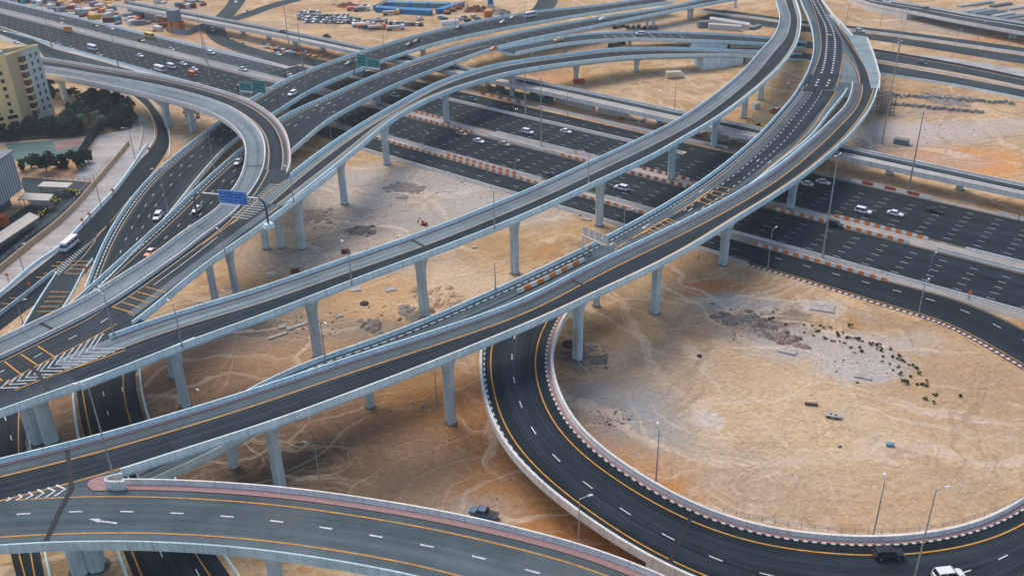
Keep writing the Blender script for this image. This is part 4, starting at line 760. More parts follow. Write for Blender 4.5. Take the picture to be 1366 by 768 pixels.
# abutments of C, E3, E2 and Rc
def abutment(rb, t0, t1, name='abutment', m=CONC_L):
    V, F, uv = rb.strip([(.02, -.9), (-.02, -.9)], t0, t1); n = len(V)//2; V = np.array(V); B_ = V.copy(); B_[:, 2] = -.2; A = np.vstack([V, B_]); N = 2*n
    F = [(i, i+1, N+i+1, N+i) for i in range(n-1)]+[(n+i, n+i+1, N+n+i+1, N+n+i) for i in range(n-1)]+[(0, n, N+n, N), (n-1, 2*n-1, N+2*n-1, N+n-1)]
    rb.kids.append(mesh(name, A, F, m))
EMB = mat('embankment_sand', (.56, .41, .27), .95, noise=.35, nscale=.5)
def tq(rb, x, y): g = rb.on(x, y); return float(rb.q[((rb.C[:, :2]-g[:2])**2).sum(1).argmin()])
for rb, xy in ((Cf, (925, 68)), (E3, (915, 50))):
    t = tq(rb, *xy); t2 = tq(rb, 966, xy[1]-2)
    if t > rb.q[-1]/2: abutment(rb, t, t2); abutment(rb, t2, None, 'embankment', EMB)
    else: abutment(rb, t2, t); abutment(rb, None, t2, 'embankment', EMB)
t = tq(Rc, 1240, 12); abutment(Rc, *((None, t) if t < Rc.q[-1]/2 else (t, None)), m=CONC_W)
for rb in (E1, E2):
    t = tq(rb, 215, 240); abutment(rb, *((None, t) if t < rb.q[-1]/2 else (t, None)), name='retaining_wall', m=CONC)
# ------------------------------------------------------------------ plastic barrier blocks
def tof(x, y, z=0.0): g = at(x, y, z)[:2]; return float(g@HU)
def block_mesh(col, ln=1.38):
    pr = [(-.3, 0), (-.3, .18), (-.14, .5), (-.1, .92), (.1, .92), (.14, .5), (.3, .18), (.3, 0)]
    b = MB(); n = len(pr); V = [(x, y, z) for x in (-ln/2, -ln/2+.08, ln/2-.08, ln/2) for y, z in ([(p[0]*(.8 if abs(x) > ln/2-.05 else 1), p[1]*(.95 if abs(x) > ln/2-.05 else 1)) for p in pr])]
    b.add(V, [(j*n+k, j*n+k+1, (j+1)*n+k+1, (j+1)*n+k) for j in range(3) for k in range(n-1)]+[tuple(range(n))[::-1], tuple(range(3*n, 4*n))]); return b
B_OR = mat('orange_plastic', (.78, .22, .03), .5, .4, noise=.3, nscale=1.5); B_WH = mat('white_plastic', (.70, .70, .66), .5, .4, noise=.15, nscale=1.5)
B_RD = mat('faded_red_plastic', (.40, .09, .07), .6, .3, noise=.3, nscale=1.5)
BP = {}
def block(nm, m, loc, rz, label, group, ln=1.38):
    k = (nm, ln)
    if k not in BP: BP[k] = block_mesh(m, ln).obj(nm, m); o = BP[k]
    else: o = BP[k].copy(); COL.objects.link(o)
    o.location = loc; o.rotation_euler = (0, 0, rz); props(o, label, 'barrier', group)
def row(p0, p1, a, where, alt=('orange', 'white'), step=1.5, ln=1.38):
    t0, t1 = tof(*p0), tof(*p1); n = int(abs(t1-t0)/step)
    for i in range(n):
        c = alt[i % len(alt)]; m = {'orange': B_OR, 'white': B_WH, 'red': B_RD}[c]
        P = hw(t0+(i+.5)*step, a+rng.normal(0, .05), .01)
        block(c+'_barrier_block', m, P, HANG+rng.normal(0, .02), '%s plastic block %s' % (c, where), 'plastic barrier blocks '+where, ln)
row((495, 183), (735, 246), -222.0, 'in the long frontage lane row left of the pale flyover')
row((600, 206), (700, 234), -224.6, 'in the short row doubling the long frontage row')
row((764, 261), (864, 286), -222.0, 'beside the frontage lane around the tall pier')
row((1005, 325), (1190, 373), -222.2, 'beside the frontage road right of the front flyover')
row((545, 156), (640, 178), -248.3, 'on the near median edge by the single lane flyover')
row((553, 151), (592, 160), -253.9, 'on the far median edge by the single lane flyover')
row((748, 208), (790, 218), -248.3, 'on the near median edge above the pale flyover')
row((768, 202), (800, 210), -253.9, 'on the far median edge above the pale flyover')
row((833, 228), (925, 252), -248.3, 'on the near median edge between two long flyovers', ('red', 'white'))
row((860, 224), (930, 241), -253.9, 'on the far median edge between two long flyovers', ('red', 'white'))
row((1028, 279), (1100, 297), -248.3, 'on the near median edge beside the black car')
row((1128, 304), (1216, 325), -248.3, 'on the near median edge right of the black car')
row((1112, 290), (1242, 321), -253.9, 'on the far median edge right of the black car')
row((1133, 243), (1254, 272), -284.4, 'along the far motorway edge at right', ('white', 'red'), 3.6, 3.45)
row((642, 126), (702, 141), -288.8, 'along the upper service road', ('red', 'white', 'orange', 'white'), 2.4, 2.2)
P = [A2.on(x, y, 0) for x, y in ((690, 391), (710, 382), (735, 370), (760, 357), (786, 345))]; P = spline(np.array(P), 1.0); d = np.r_[0, np.cumsum(np.linalg.norm(np.diff(P[:, :2], axis=0), axis=1))]
i = 0; t = 1.
while t < d[-1]-1:
    c = ('white', 'orange')[i % 2]; q = [np.interp(t, d, P[:, k]) for k in range(3)]; q2 = [np.interp(t+.3, d, P[:, k]) for k in range(3)]
    block(c+'_barrier_block', B_OR if c == 'orange' else B_WH, q, math.atan2(q2[1]-q[1], q2[0]-q[0]), '%s plastic barrier block in the row on the three lane flyover' % c, 'plastic barrier blocks on the three lane flyover', 1.8); t += 1.95; i += 1

# ------------------------------------------------------------------ vehicles
PAINT = {n: mat('paint_'+n, c, .35, .5, noise=.06, nscale=3.) for n, c in dict(white=(.78, .80, .82), black=(.012, .014, .018), grey=(.16, .18, .2), silver=(.42, .45, .47), blue=(.05, .12, .2), red=(.16, .02, .03),
    tan=(.48, .40, .30), orange=(.75, .14, .02), yellow=(.85, .50, .02), cream=(.66, .58, .40), green=(.02, .08, .07)).items()}
def loft(st, n_):
    V = []; F = []
    for x, w_, z0, z1 in st:
        for y, z in ((-w_*.92, z0), (-w_, z0+(z1-z0)*.35), (-w_*.97, z0+(z1-z0)*.75), (-w_*.82, z1), (w_*.82, z1), (w_*.97, z0+(z1-z0)*.75), (w_, z0+(z1-z0)*.35), (w_*.92, z0)): V.append((x, y, z))
    n = 8; F = [(j*n+k, j*n+(k+1) % n, (j+1)*n+(k+1) % n, (j+1)*n+k) for j in range(len(st)-1) for k in range(n)]+[tuple(range(n))[::-1], tuple((len(st)-1)*n+k for k in range(n))]
    return V, F
CARDEF = {
 'sedan': dict(L=4.7, body=[(-2.35, .72, .35, .78), (-2.2, .86, .25, .92), (-1.2, .9, .22, .95), (.9, .9, .22, .92), (1.9, .86, .24, .80), (2.3, .72, .34, .66)], cab=[(-1.75, -1.0, .35, 1.05, .88, 1.42, .74)], r=.33, wx=(-1.4, 1.4)),
 'suv': dict(L=4.9, body=[(-2.45, .82, .42, 1.0), (-2.35, .93, .32, 1.12), (-1.2, .96, .3, 1.14), (1.0, .96, .3, 1.1), (2.1, .92, .32, 1.0), (2.45, .8, .42, .86)], cab=[(-2.35, -2.0, .55, 1.35, 1.08, 1.78, .8)], r=.4, wx=(-1.45, 1.5)),
 'van': dict(L=5.3, body=[(-2.65, .9, .4, 1.2), (-2.55, .97, .32, 1.3), (1.4, .97, .32, 1.3), (2.3, .92, .34, 1.15), (2.6, .8, .42, .95)], cab=[(-2.62, -2.5, 1.3, 2.2, 1.25, 2.15, .86)], r=.36, wx=(-1.6, 1.7)),
 'minibus': dict(L=7.0, body=[(-3.5, .98, .45, 1.3), (-3.4, 1.04, .35, 1.45), (3.0, 1.04, .35, 1.45), (3.5, .96, .45, 1.3)], cab=[(-3.48, -3.4, 2.9, 3.45, 1.4, 2.6, .94)], r=.42, wx=(-2.1, 2.3)),
 'pickup': dict(L=5.3, body=[(-2.65, .88, .5, 1.05), (-2.6, .93, .4, 1.08), (-.6, .94, .38, 1.08), (1.1, .94, .38, 1.1), (2.3, .9, .4, 1.0), (2.6, .8, .48, .86)], cab=[(-.75, -.55, .75, 1.4, 1.05, 1.75, .8)], r=.4, wx=(-1.6, 1.6)),
}
PROTO = {}
def make_vehicle(kind, col, roofcol=None, lights=False):
    D = CARDEF[kind]; root = empty({'sedan': 'car', 'suv': 'car'}.get(kind, kind)); m = PAINT[col]
    V, F = loft(D['body'], 8); b = MB(); b.add(V, F); b.obj('body', m, root)
    xa0, xa1, xb1, xb0, zb, zt, kw = D['cab'][0]; w0 = max(s[1] for s in D['body'])*.93; w1 = w0*kw/.92
    # greenhouse: glass between belt and roof, roof slab on top
    g = [(xa0, -w0, zb), (xb0, -w0, zb), (xb0, w0, zb), (xa0, w0, zb), (xa1, -w1, zt), (xb1, -w1, zt), (xb1, w1, zt), (xa1, w1, zt)]
    b = MB(); b.add(g, [(4, 5, 6, 7), (0, 1, 5, 4), (1, 2, 6, 5), (2, 3, 7, 6), (3, 0, 4, 7)]); b.obj('windows', GLASS, root)
    rm = PAINT[roofcol] if roofcol else m
    h = .08 if kind in ('sedan', 'suv', 'pickup') else .45
    e = .02
    if kind in ('van', 'minibus'):
        b = MB(); t_ = .62; zi = zb+(zt-zb)*t_
        def lerp(u): return [(xa0+(xa1-xa0)*u-e, xb0+(xb1-xb0)*u+e, w0+(w1-w0)*u+e)]
        (a0, b0, ww0), (a1, b1, ww1) = lerp(t_)[0], lerp(1)[0]
        b.add([(a0, -ww0, zi), (b0, -ww0, zi), (b0, ww0, zi), (a0, ww0, zi), (a1, -ww1*.95, zt+.12), (b1, -ww1*.95, zt+.12), (b1, ww1*.95, zt+.12), (a1, ww1*.95, zt+.12)], [(4, 5, 6, 7), (0, 1, 5, 4), (1, 2, 6, 5), (2, 3, 7, 6), (3, 0, 4, 7)]); b.obj('roof', rm, root)
        b = MB()
        for xx in np.linspace(xa0+.5, xb1-.6, 4): b.box((xx, 0, (zb+zt)/2), (.14, w0*2+.02, (zt-zb)*.9))
        b.obj('window_pillars', m, root)
    else:
        b = MB(); b.box(((xa1+xb1)/2, 0, zt+.02), ((xb1-xa1)+.1, w1*2+.04, .09), taper=.93); 
        b.obj('roof', rm, root)
        b = MB()
        for s in (-1, 1):
            xm = (xa1+xb1)/2
            b.tube((xm-.05, s*(w0+.0), zb), (xm-.05, s*(w1+.01), zt), .05, n=4); b.tube((xb0, s*w0, zb), (xb1, s*w1, zt), .045, n=4); b.tube((xa0, s*w0, zb), (xa1, s*w1, zt), .07, n=4)
        b.obj('window_pillars', m, root)
    if kind == 'pickup':
        b = MB(); b.box((-1.6, 0, 1.09), (1.7, 1.5, .03)); b.obj('cargo_bed', mat('bed', (.05, .05, .05), .8), root)
    for x in D['wx']:
        for s in (-1, 1):
            b = MB(); yy = max(q[1] for q in D['body'])*s; b.tube((x, yy-.2*s, D['r']), (x, yy+.02*s, D['r']), D['r'], n=12); wh = b.obj('wheel', TYRE, root)
            b = MB(); b.tube((x, yy+.02*s, D['r']), (x, yy+.035*s, D['r']), D['r']*.58, n=8); b.obj('rim', METAL, wh)
    xf = D['body'][-1][0]; xr = D['body'][0][0]; yw = D['body'][-1][1]*.78; zf = (D['body'][-1][2]+D['body'][-1][3])/2+.08
    for s in (-1, 1):
        b = MB(); b.box((xf-.02, s*yw, zf), (.12, .3, .16)); b.obj('headlight', HEADON if lights else HEADL, root)
        b = MB(); b.box((xr+.02, s*yw, zf+.12), (.1, .26, .2)); b.obj('tail_light', TAILL, root)
    return root
def car(kind, col, p, head, label, z=0.0, group='vehicles on the roads', roof=None, lights=False, cat=None, sc=None):
    """p: pixel where it stands; head: pixel offset of its heading, or a +1/-1 along the motorway; z: height or a deck"""
    zz = z if isinstance(z, (int, float)) else z.zat(*p)+.02
    a = at(p[0], p[1], zz+.02)
    if isinstance(head, (int, float)): rz = HANG+(0 if head > 0 else math.pi)
    else: c = at(p[0]+head[0], p[1]+head[1], zz); rz = math.atan2(c[1]-a[1], c[0]-a[0])
    k = (kind, col, roof, lights)
    if k not in PROTO: PROTO[k] = make_vehicle(*k); o = PROTO[k]; o.location = a; o.rotation_euler = (0, 0, rz)
    else: o = copy_thing(PROTO[k], a, rz)
    for kk in ('label', 'category', 'group'): 
        if kk in o: del o[kk]
    props(o, label, cat or {'sedan': 'car', 'suv': 'car'}.get(kind, kind), group); return o
M = 'vehicles on the motorway'
car('suv', 'white', (704, 178), 1, 'white four wheel drive between the tall lamp post and single lane flyover', group=M)
car('sedan', 'white', (755, 177), 1, 'white saloon just right of the tallest lamp post mid motorway', group=M)
car('sedan', 'tan', (616, 180), 1, 'tan saloon beside the end of the orange blocks on the median', group=M)
car('sedan', 'white', (639, 190), 1, 'white saloon between two tan cars on the near carriageway', group=M)
car('sedan', 'tan', (673, 194), 1, 'tan saloon right of a white one near the median', group=M)
car('sedan', 'blue', (630, 134), 1, 'dark blue saloon on the upper service road beside the flyover', group=M)
car('sedan', 'black', (609, 125), 1, 'black car half under the single lane flyover on the service road', group=M)
car('sedan', 'black', (683, 146), 1, 'black car below the red and white blocks of the service road', group=M, lights=True)
car('sedan', 'white', (527, 129), 1, 'white saloon in the shade between the curving decks', group=M)
car('sedan', 'black', (738, 236), 1, 'black saloon tucked against the far wall of the pale flyover', group=M)
car('suv', 'white', (829, 253), -1, 'white four wheel drive framed between tall pier and orange blocks', group=M)
car('sedan', 'white', (1075, 247), -1, 'white saloon closest to the front flyover on the far lanes', group=M)
car('sedan', 'white', (1098, 245), 1, 'white saloon on the far lanes in front of the thin mast', group=M)
car('suv', 'white', (1151, 284), 1, 'white hatchback left of another white car, far lanes at right', group=M)
car('sedan', 'white', (1194, 287), 1, 'white saloon left of the black car, far lanes at right', group=M)
car('sedan', 'black', (1246, 283), 1, 'black saloon below the end of the red and white blocks', group=M)
car('suv', 'black', (1113, 302), 1, 'black four wheel drive at the gap in the median blocks', group=M)
car('minibus', 'yellow', (200, 50.5), 1, 'yellow minibus on the far lanes near the orange machine', group=M)
car('sedan', 'black', (188, 55), 1, 'black car just behind the yellow minibus', group=M, lights=True)
car('sedan', 'silver', (229, 67.5), 1, 'silver saloon near the median right of the yellow minibus', group=M)
car('suv', 'white', (282, 72.5), 1, 'white four wheel drive on the far lanes beneath the slip road bend', group=M)
car('minibus', 'white', (213.5, 95), 1, 'white minibus behind two white cars, near lanes', group=M)
car('van', 'white', (229, 91), 1, 'white van directly ahead of the white minibus', group=M)
car('sedan', 'white', (245, 87), 1, 'white saloon nearest the median in the white cluster', group=M)
car('sedan', 'white', (259.5, 94), 1, 'white saloon directly above the orange van', group=M)
car('van', 'orange', (257.5, 101.5), 1, 'bright orange van on the near motorway lanes', group=M)
car('sedan', 'white', (187, 76), 1, 'white saloon alone below the median left of the cluster', group=M)
car('minibus', 'white', (124, 67), 1, 'white minibus at upper left behind a grey car', group=M)
car('sedan', 'grey', (132.5, 75), 1, 'grey saloon just ahead of the upper left white minibus', group=M)
car('sedan', 'red', (96, 66), 1, 'dark red saloon on the near lanes, upper left', group=M)
car('sedan', 'blue', (77.5, 60), 1, 'blue grey saloon beside an orange round sign, upper left', group=M)
car('sedan', 'black', (127, 35.5), 1, 'black saloon left of a white one on the far lanes', group=M, lights=True)
car('sedan', 'white', (149, 40), 1, 'white saloon on the far lanes under the leftmost lamps', group=M)
car('sedan', 'black', (80.5, 31), 1, 'black car with lights on, far lanes, upper left', group=M, lights=True)
car('sedan', 'blue', (82, 27), 1, 'blue car beside the black car with lights, upper left', group=M)
car('sedan', 'tan', (5, 43), 1, 'tan taxi at the very left edge of the motorway', group=M, lights=True)
car('sedan', 'white', (22, 58), 1, 'white car on the slip road behind the yellow building', group=M)
car('pickup', 'white', (324, 94.5), 1, 'white flatbed pickup beside the median above the green signs', group=M)
S = 'vehicles on the slip roads'
car('suv', 'white', (284, 42), (1, 4), 'white car on the bend beneath the long low viaduct', group=S)
car('sedan', 'black', (306, 52.5), (5, 2), 'black car with lit lamps on the slip road bend', group=S, lights=True)
car('sedan', 'green', (324, 61.5), (6, 2), 'dark green car leaving the slip road bend', group=S)
car('sedan', 'white', (315, 4), (-2, 5), 'white car at the top edge above the long viaduct', group=S)
car('sedan', 'white', (328, 17), (-5, 3), 'white car on the small side road at the top', group=S)
car('suv', 'black', (371, 70.5), (6, 2), 'black four wheel drive on the service road before the twin decks', group=S)
car('sedan', 'white', (371.5, 74), (6, 2), 'white car alongside the black four wheel drive on the service road', group=S)
car('sedan', 'black', (384, 101), (6, 2), 'black car about to pass under the twin decks', group=S)
car('sedan', 'white', (388.5, 103), (6, 2), 'white car nose to tail with black one by the twin decks', group=S)
car('sedan', 'black', (486, 95), (6, 2), 'dark car with bright lamps in the gap between twin decks', group=S, lights=True)
E_ = 'vehicles on the flyovers'
car('sedan', 'blue', (466, 86), (-6, 2), 'pale blue saloon beside the green sign gantry', z=E1, group=E_)
car('suv', 'white', (390.5, 127), (-6, 3), 'white car with light roof on the farther twin deck', z=E1, group=E_)
car('sedan', 'black', (546, 61), (-6, 2), 'rear one of two black cars side by side on the farther deck', z=E1, group=E_)
car('sedan', 'black', (556, 56.5), (-6, 2), 'front one of two black cars side by side on the farther deck', z=E1, group=E_)
car('sedan', 'black', (612, 38.5), (-6, 1.5), 'lone black car on the farther deck by the white dome', z=E1, group=E_)
car('sedan', 'silver', (671, 31), (-6, 1.5), 'silver car on the farther deck below the orange box', z=E1, group=E_)
car('minibus', 'white', (707, 23), (-6, 1.2), 'white bus at the top merging onto the farther deck', z=E1, group=E_)
car('sedan', 'tan', (684, 25), (-6, 1.5), 'tan car behind the white bus at the top', z=E1, group=E_)
car('sedan', 'white', (804, 27), (-6, 1), 'white car on the nearer deck at upper middle', z=E2, group=E_)
car('sedan', 'orange', (658, 66.5), (-6, 2), 'orange and black taxi where the short deck merges', z=E2, group=E_)
car('sedan', 'yellow', (745, 55), (-6, .8), 'yellow taxi on the short merging deck', z=E3, group=E_)
car('suv', 'white', (854, 47), (-6, 0), 'white car on the hatched part of the short deck', z=E3, group=E_)
car('suv', 'white', (211, 291), (-5, 7), 'white hatchback on the farther deck beside the kerb, left', z=E1, group=E_)
car('sedan', 'white', (263, 281), (-6, 6), 'white saloon beneath the left arm of the blue sign', z=E2, group=E_)
car('sedan', 'white', (318, 218), (-6, 6), 'white car nosing under the curved double ramp', z=E2, group=E_)
car('sedan', 'orange', (201, 339), (-6, 5), 'white taxi with orange roof half hidden by the pale wall', z=E2, group=E_, roof='white')
car('minibus', 'white', (94, 330), (-6, 5), 'white bus with dark windows on the slip road at left', group=S)
car('sedan', 'black', (1106, 47), (1, 8), 'black car with glowing yellow lamps on the wide flyover head', z=AT, group=E_, lights=True)
car('suv', 'black', (1184, 742), (6, -.1), 'shiny black four wheel drive on the orange line of the loop', z=loop, group=E_)
car('suv', 'white', (1264, 770), (6, -.6), 'white car at the bottom edge of the loop', z=loop, group=E_)
car('sedan', 'black', (378, 44), (6, 1.4), 'black car on the long low viaduct, left of the twin decks', z=Vi, group=E_)
car('sedan', 'white', (1183, 4), (6, 1.2), 'white car on the elevated far road, top right', z=Rc, group=E_)
car('sedan', 'black', (1236, 13), (6, 1.2), 'black car on the elevated far road, top right', z=Rc, group=E_)
car('suv', 'white', (1147, 43), (6, 1), 'white car on the far road just right of the flyover head', group=E_)
car('sedan', 'blue', (1230, 86), (6, 1.3), 'pale car on the railed far road at right', group=E_)
car('pickup', 'green', (436, 50), (-6, -1), 'dark green truck parked on sand beyond the long viaduct', group='vehicles parked on the sand')
car('pickup', 'blue', (645, 688), (-6, -1.5), 'dark blue pickup loaded with junk on the brown sand by the exit ramp', group='vehicles parked on the sand')
car('van', 'white', (719, 91), (6, 1), 'white van parked under the single lane flyover', group='vehicles parked on the sand')
car('pickup', 'orange', (1035, 150), (6, -1), 'small red and white truck on sand between two flyovers', group='vehicles parked on the sand', roof='white')

# ------------------------------------------------------------------ lamps
def hsolve(base, ty):
    zs = np.linspace(0, 45, 451); ys = np.array([topix(base+np.array([0, 0, z]))[1] for z in zs]); return float(np.interp(-ty, -ys, zs))
def lamp(bx, by, z, ty, label, arm=(1, 0), heads=1, r=.13, col=None, mast=False):
    zz = z if isinstance(z, (int, float)) else z.zat(bx, by)+.9
    B_ = at(bx, by, zz); h = hsolve(B_, ty); root = empty('street_lamp', tuple(B_)); props(root, label, 'street lamp', 'lamp posts over the roads')
    b = MB(); b.tube((0, 0, -.3), (0, 0, h), r*1.25, r*.6, 8); b.obj('pole', METAL, root)
    b = MB(); b.tube((0, 0, -.3), (0, 0, .5), r*2.2, r*1.6, 8); b.obj('base', METAL, root)
    d = np.array(arm, float); d /= np.linalg.norm(d)
    for s in ([1] if heads == 1 else [1, -1]):
        ln = 1.6 if not mast else 1.0
        b = MB(); b.tube((0, 0, h-.25), (d[0]*ln*s, d[1]*ln*s, h+.1), r*.5, r*.4, 6); b.obj('arm', METAL, root)
        b = MB(); b.box((d[0]*(ln+.3)*s, d[1]*(ln+.3)*s, h+.1), (.9, .38, .16), math.atan2(d[1], d[0]), taper=.8); b.obj('lamp_head', mat('lamp_housing', (.62, .66, .68), .4, .5), root)
    return root
LP = [(151, 633, 17.2, 512, 'thin lamp post rising at the nose between front flyover and exit ramp', (-1, 0)),
 (152, 446, CD, 392, 'lamp post standing at the pink tip of the left chevron nose', (-1, 1)), (243, 461, Bf, 405, 'lamp post on the near wall of the pale flyover, leftmost one', (-1, 1)),
 (302.5, 348, CD, 308, 'lamp post on the near wall below the blue direction sign', (-1, 1)), (392, 269, Cf, 224, 'lamp post beside the striped gore of the curved ramp', (-1, 1)),
 (469.5, 378, Bf, 325, 'lamp post on the near wall of pale flyover above the black soil patch', (-1, 1)), (659.8, 304, Bf, 255, 'lamp post on the near wall of pale flyover at picture centre', (-1, 1)),
 (785, 243, Bf, 205, 'lamp post on the near wall of pale flyover above the tallest orange row', (-1, 1)),
 (434, 481, A2, 427, 'lamp post in front of the pier left of centre, on the rear flyover wall', (1, -1)), (573, 421, A2, 396, 'short looking lamp post in front of the central pier', (1, -1)),
 (264, 545, 5., 515, 'lamp post with white head in front of the leftmost pale pier', (1, -1)), (661, 385, A2, 350, 'lamp post rising from the far wall over pale sand', (1, 0)), (832, 312, A2, 280, 'lamp post on the flyover beside the white lane arrow', (1, 0)),
 (430, 665, 0, 592, 'lamp post on brown sand behind the exit ramp', (-1, .4)), (583, 541, 0, 494, 'lamp post on brown sand left of the tall front pier', (1, 0)), (771.5, 742, 0, 664, 'lamp post in the orange sand wedge between loop and exit ramp', (1, .3)),
 (875, 640, .6, 573, 'lamp post inside the loop, left of its three on the sand', (0, 1)), (1165, 713, .5, 642, 'lamp post inside the loop above the black car', (.3, 1)), (1216, 784, .5, 652, 'tall lamp post with long head at the bottom right', (1, .2)),
 (1225, 420, .2, 376, 'lamp post on the inner kerb of the frontage road at right', (1, 1)), (1024, 358, 0, 306, 'lamp post between sand and frontage road beside the front flyover', (1, 1)),
 (1240, 362, 0, 340, 'lamp post on the barrier of the near carriageway, far right', (1, 1)), (687, 240, 0, 216, 'lamp post behind the long orange row, right one', (1, 1)), (566, 192, 0, 180, 'lamp post behind the long orange row, left one', (1, 1)),
 (181, 215, 0, 170, 'lamp post on the gravel verge above the slip road', (-1, -.5)), (135.7, 279, 0, 233, 'lamp post on the pale gravel beside the tan wall', (-1, -.5)), (224, 283, E1, 224, 'twin headed lamp post between the dashes of the farther deck', (1, .5)),
 (286, 224, E1, 160, 'lamp post on the concrete strip between the twin decks', (1, .5)), (31, 432, 0, 402, 'lamp post on the sand wedge at the left edge', (1, .5)), (32, 362, 0, 327, 'lamp post between the tan wall and the slip road, left edge', (1, .5)),
 (519, 110, E2, 78, 'lamp post on the near wall right of the green signs', (1, 1)), (410, 128, E1, 70, 'lamp post on the wall of the farther deck left of the green signs', (1, 1)), (555, 118, 0, 96, 'lamp post between nearer deck and single lane flyover', (1, 1)),
 (607, 103, E2, 72, 'lamp post on the near wall over the shaded motorway', (1, 1)), (462, 172, 0, 155, 'short lamp post with white head in the shaded gap', (1, 1)), (442, 185, 0, 150, 'lamp post in the shade below the nearer deck', (1, 0)),
 (757, 155, 0, 118, 'thin lamp post on sand above the white kerb teeth', (1, 1)), (899, 156, 0, 100, 'lamp post beside the cream cabin on the sand', (1, 1)), (1044, 150, 0, 112, 'lamp post on sand between the two big flyovers', (1, 1)),
 (608, 35, E1, 18, 'lamp post by the blue container yard', (1, 1)), (512, 60, 0, 30, 'lamp post on the sand by the vehicle yard', (1, 0)), (700, 26, E1, 4, 'lamp post on the farther deck beside the bus', (1, 0)),
 (988, 62, 0, 40, 'lamp post by the white cabins, upper right', (1, 0)), (1202, 32, 0, 12, 'lamp post left of the elevated far road', (1, 0)), (1129, 31, 0, 4, 'lamp post touching the top of the flyover head', (1, 0)),
 (1174, 36, 0, 16, 'lamp post above the grey apron', (1, 0)), (1273, 66, 0, 40, 'lamp post on the barrier of the far road', (1, 0)), (1189.5, 77, 0, 53, 'left of two slim posts between the far roads', (1, 0)), (1198, 77, 0, 33, 'right of two slim posts between the far roads', (1, 0)), (1304, 56, 0, 30, 'lamp post under the elevated far road', (1, 0))]
for x, y, z, ty, lab, arm in LP: lamp(x, y, z, ty, lab, arm, 2 if 'twin' in lab else 1, r=.13)
for x, y, ty, lab in ((722, 195, 105, 'tallest lamp mast on the motorway median, picture centre'), (701, 152, 82, 'lamp mast by the upper service road next to the tallest mast'), (1097, 343, 207, 'tall leaning looking lamp mast right of the front flyover'), (1176.5, 192, 56, 'lamp mast right of the scaffold tower'),
    (1211, 258, 148, 'lamp mast on the far motorway edge at right'), (388, 80, 1, 'lamp mast in front of the crowded car yard'), (405, 98, 32, 'lamp mast between service road and twin decks'), (158, 89, 36, 'lamp mast on the near motorway lanes, upper left'), (282, 112, 50, 'lamp mast above the white car cluster on the motorway'), (69, 62, 8, 'leftmost lamp mast behind the yellow building'), (274, 82, 20, 'lamp mast on the median below the slip road bend'), (110, 20, -6, 'lamp mast at the far edge of the motorway, top left')):
    lamp(x, y, 0, ty, lab, (1, 1), 2, r=.24, mast=True)
# flood-light column fixed on the pier of the curved ramp and signs on the gore
# ------------------------------------------------------------------ sign gantries
SB = mat('sign_blue', (.002, .17, .60), .45, .4, noise=.15, nscale=1.); SG = mat('sign_green', (.005, .22, .20), .45, .4, noise=.2, nscale=1.); SW = mat('sign_white', (.75, .78, .78), .5); 
def panel(root, A, B_, zc, h, m, thick=.18, rows=3, strip=False, seed=1):
    """flat sign board between two points of the beam, with a raised border and rows of lettering marks"""
    A = np.array(A[:2]); B_ = np.array(B_[:2]); L_ = np.linalg.norm(B_-A); rz = math.atan2(*(B_-A)[::-1]); c = (A+B_)/2
    n = np.array([math.sin(rz), -math.cos(rz)])       # towards the camera side
    c = c+n*.35
    b = MB(); b.box((c[0], c[1], zc), (L_, thick, h), rz); p_ = b.obj('sign_panel', m, root)
    b = MB(); f = c+n*(thick/2+.012)
    for u, v, w_, hh in ((0, h/2-.07, L_, .1), (0, -h/2+.07, L_, .1), (-L_/2+.07, 0, .1, h-.24), (L_/2-.07, 0, .1, h-.24)):
        b.box((f[0]+math.cos(rz)*u, f[1]+math.sin(rz)*u, zc+v), (w_, .02, hh), rz)
    b.obj('sign_border', SW, p_)
    r = random.Random(seed); b = MB()
    for k in range(rows):
        v = h/2-(k+.75)*h/(rows+.5); u = -L_/2+.5
        while u < L_/2-.6:
            w_ = r.uniform(.12, .5)
            if r.random() < .85: b.box((f[0]+math.cos(rz)*(u+w_/2), f[1]+math.sin(rz)*(u+w_/2), zc+v+r.uniform(-.05, .05)), (w_, .02, r.uniform(.07, .14)), rz)
            u += w_+r.uniform(.12, .3)
    b.obj('lettering', SW, p_)
    if strip:
        b = MB(); b.box((c[0]+math.cos(rz)*strip[0], c[1]+math.sin(rz)*strip[0], zc-h/2-.35), (strip[1], .5, .5), rz); b.obj('light_tray', SW, root)
def bent(root, pts, r, m, name):
    P = spline(np.array(pts, float), .6); b = MB()
    for i in range(len(P)-1): b.tube(P[i], P[i+1], r, r, 8)
    return b.obj(name, m, root)
# blue sign
root = empty('sign_gantry'); props(root, 'curved post gantry carrying the big blue direction sign', 'sign gantry', 'direction sign gantries')
zB = 25.0; Pr = at(358, 298, 18.6); Pl = at(264, 292, 17.8)
Lt, Rt = at(270, 257.5, zB), at(345, 265, zB)
Lc, Rc_ = Pl.copy(), Pr.copy()
bent(root, [Pl, Pl+[0, 0, 3], [Pl[0], Pl[1], zB-2.2], [*(Pl[:2]*.75+Lt[:2]*.25), zB-.6], Lt], .27, METAL_D, 'post')
bent(root, [Pr, [Pr[0], Pr[1], Pr[2]+2.5], [Pr[0], Pr[1], zB-2.4], [*(Pr[:2]*.75+Rt[:2]*.25), zB-.7], Rt], .27, METAL_D, 'post')
b = MB(); b.tube(Lt, Rt, .26, .26, 8); b.obj('beam', METAL, root)
fr = lambda px: (px-270)/75.
A_ = Lt+(Rt-Lt)*fr(293); B_ = Lt+(Rt-Lt)*fr(331)
panel(root, A_, B_, zB-.2, 3.6, SB, rows=4, strip=(-1.8, 4.6), seed=3)
b = MB(); b.box((Pr[0], Pr[1], Pr[2]-.5), (2.6, 2.2, 1.0), .7, taper=.8); b.obj('plinth', CONC_L, root)
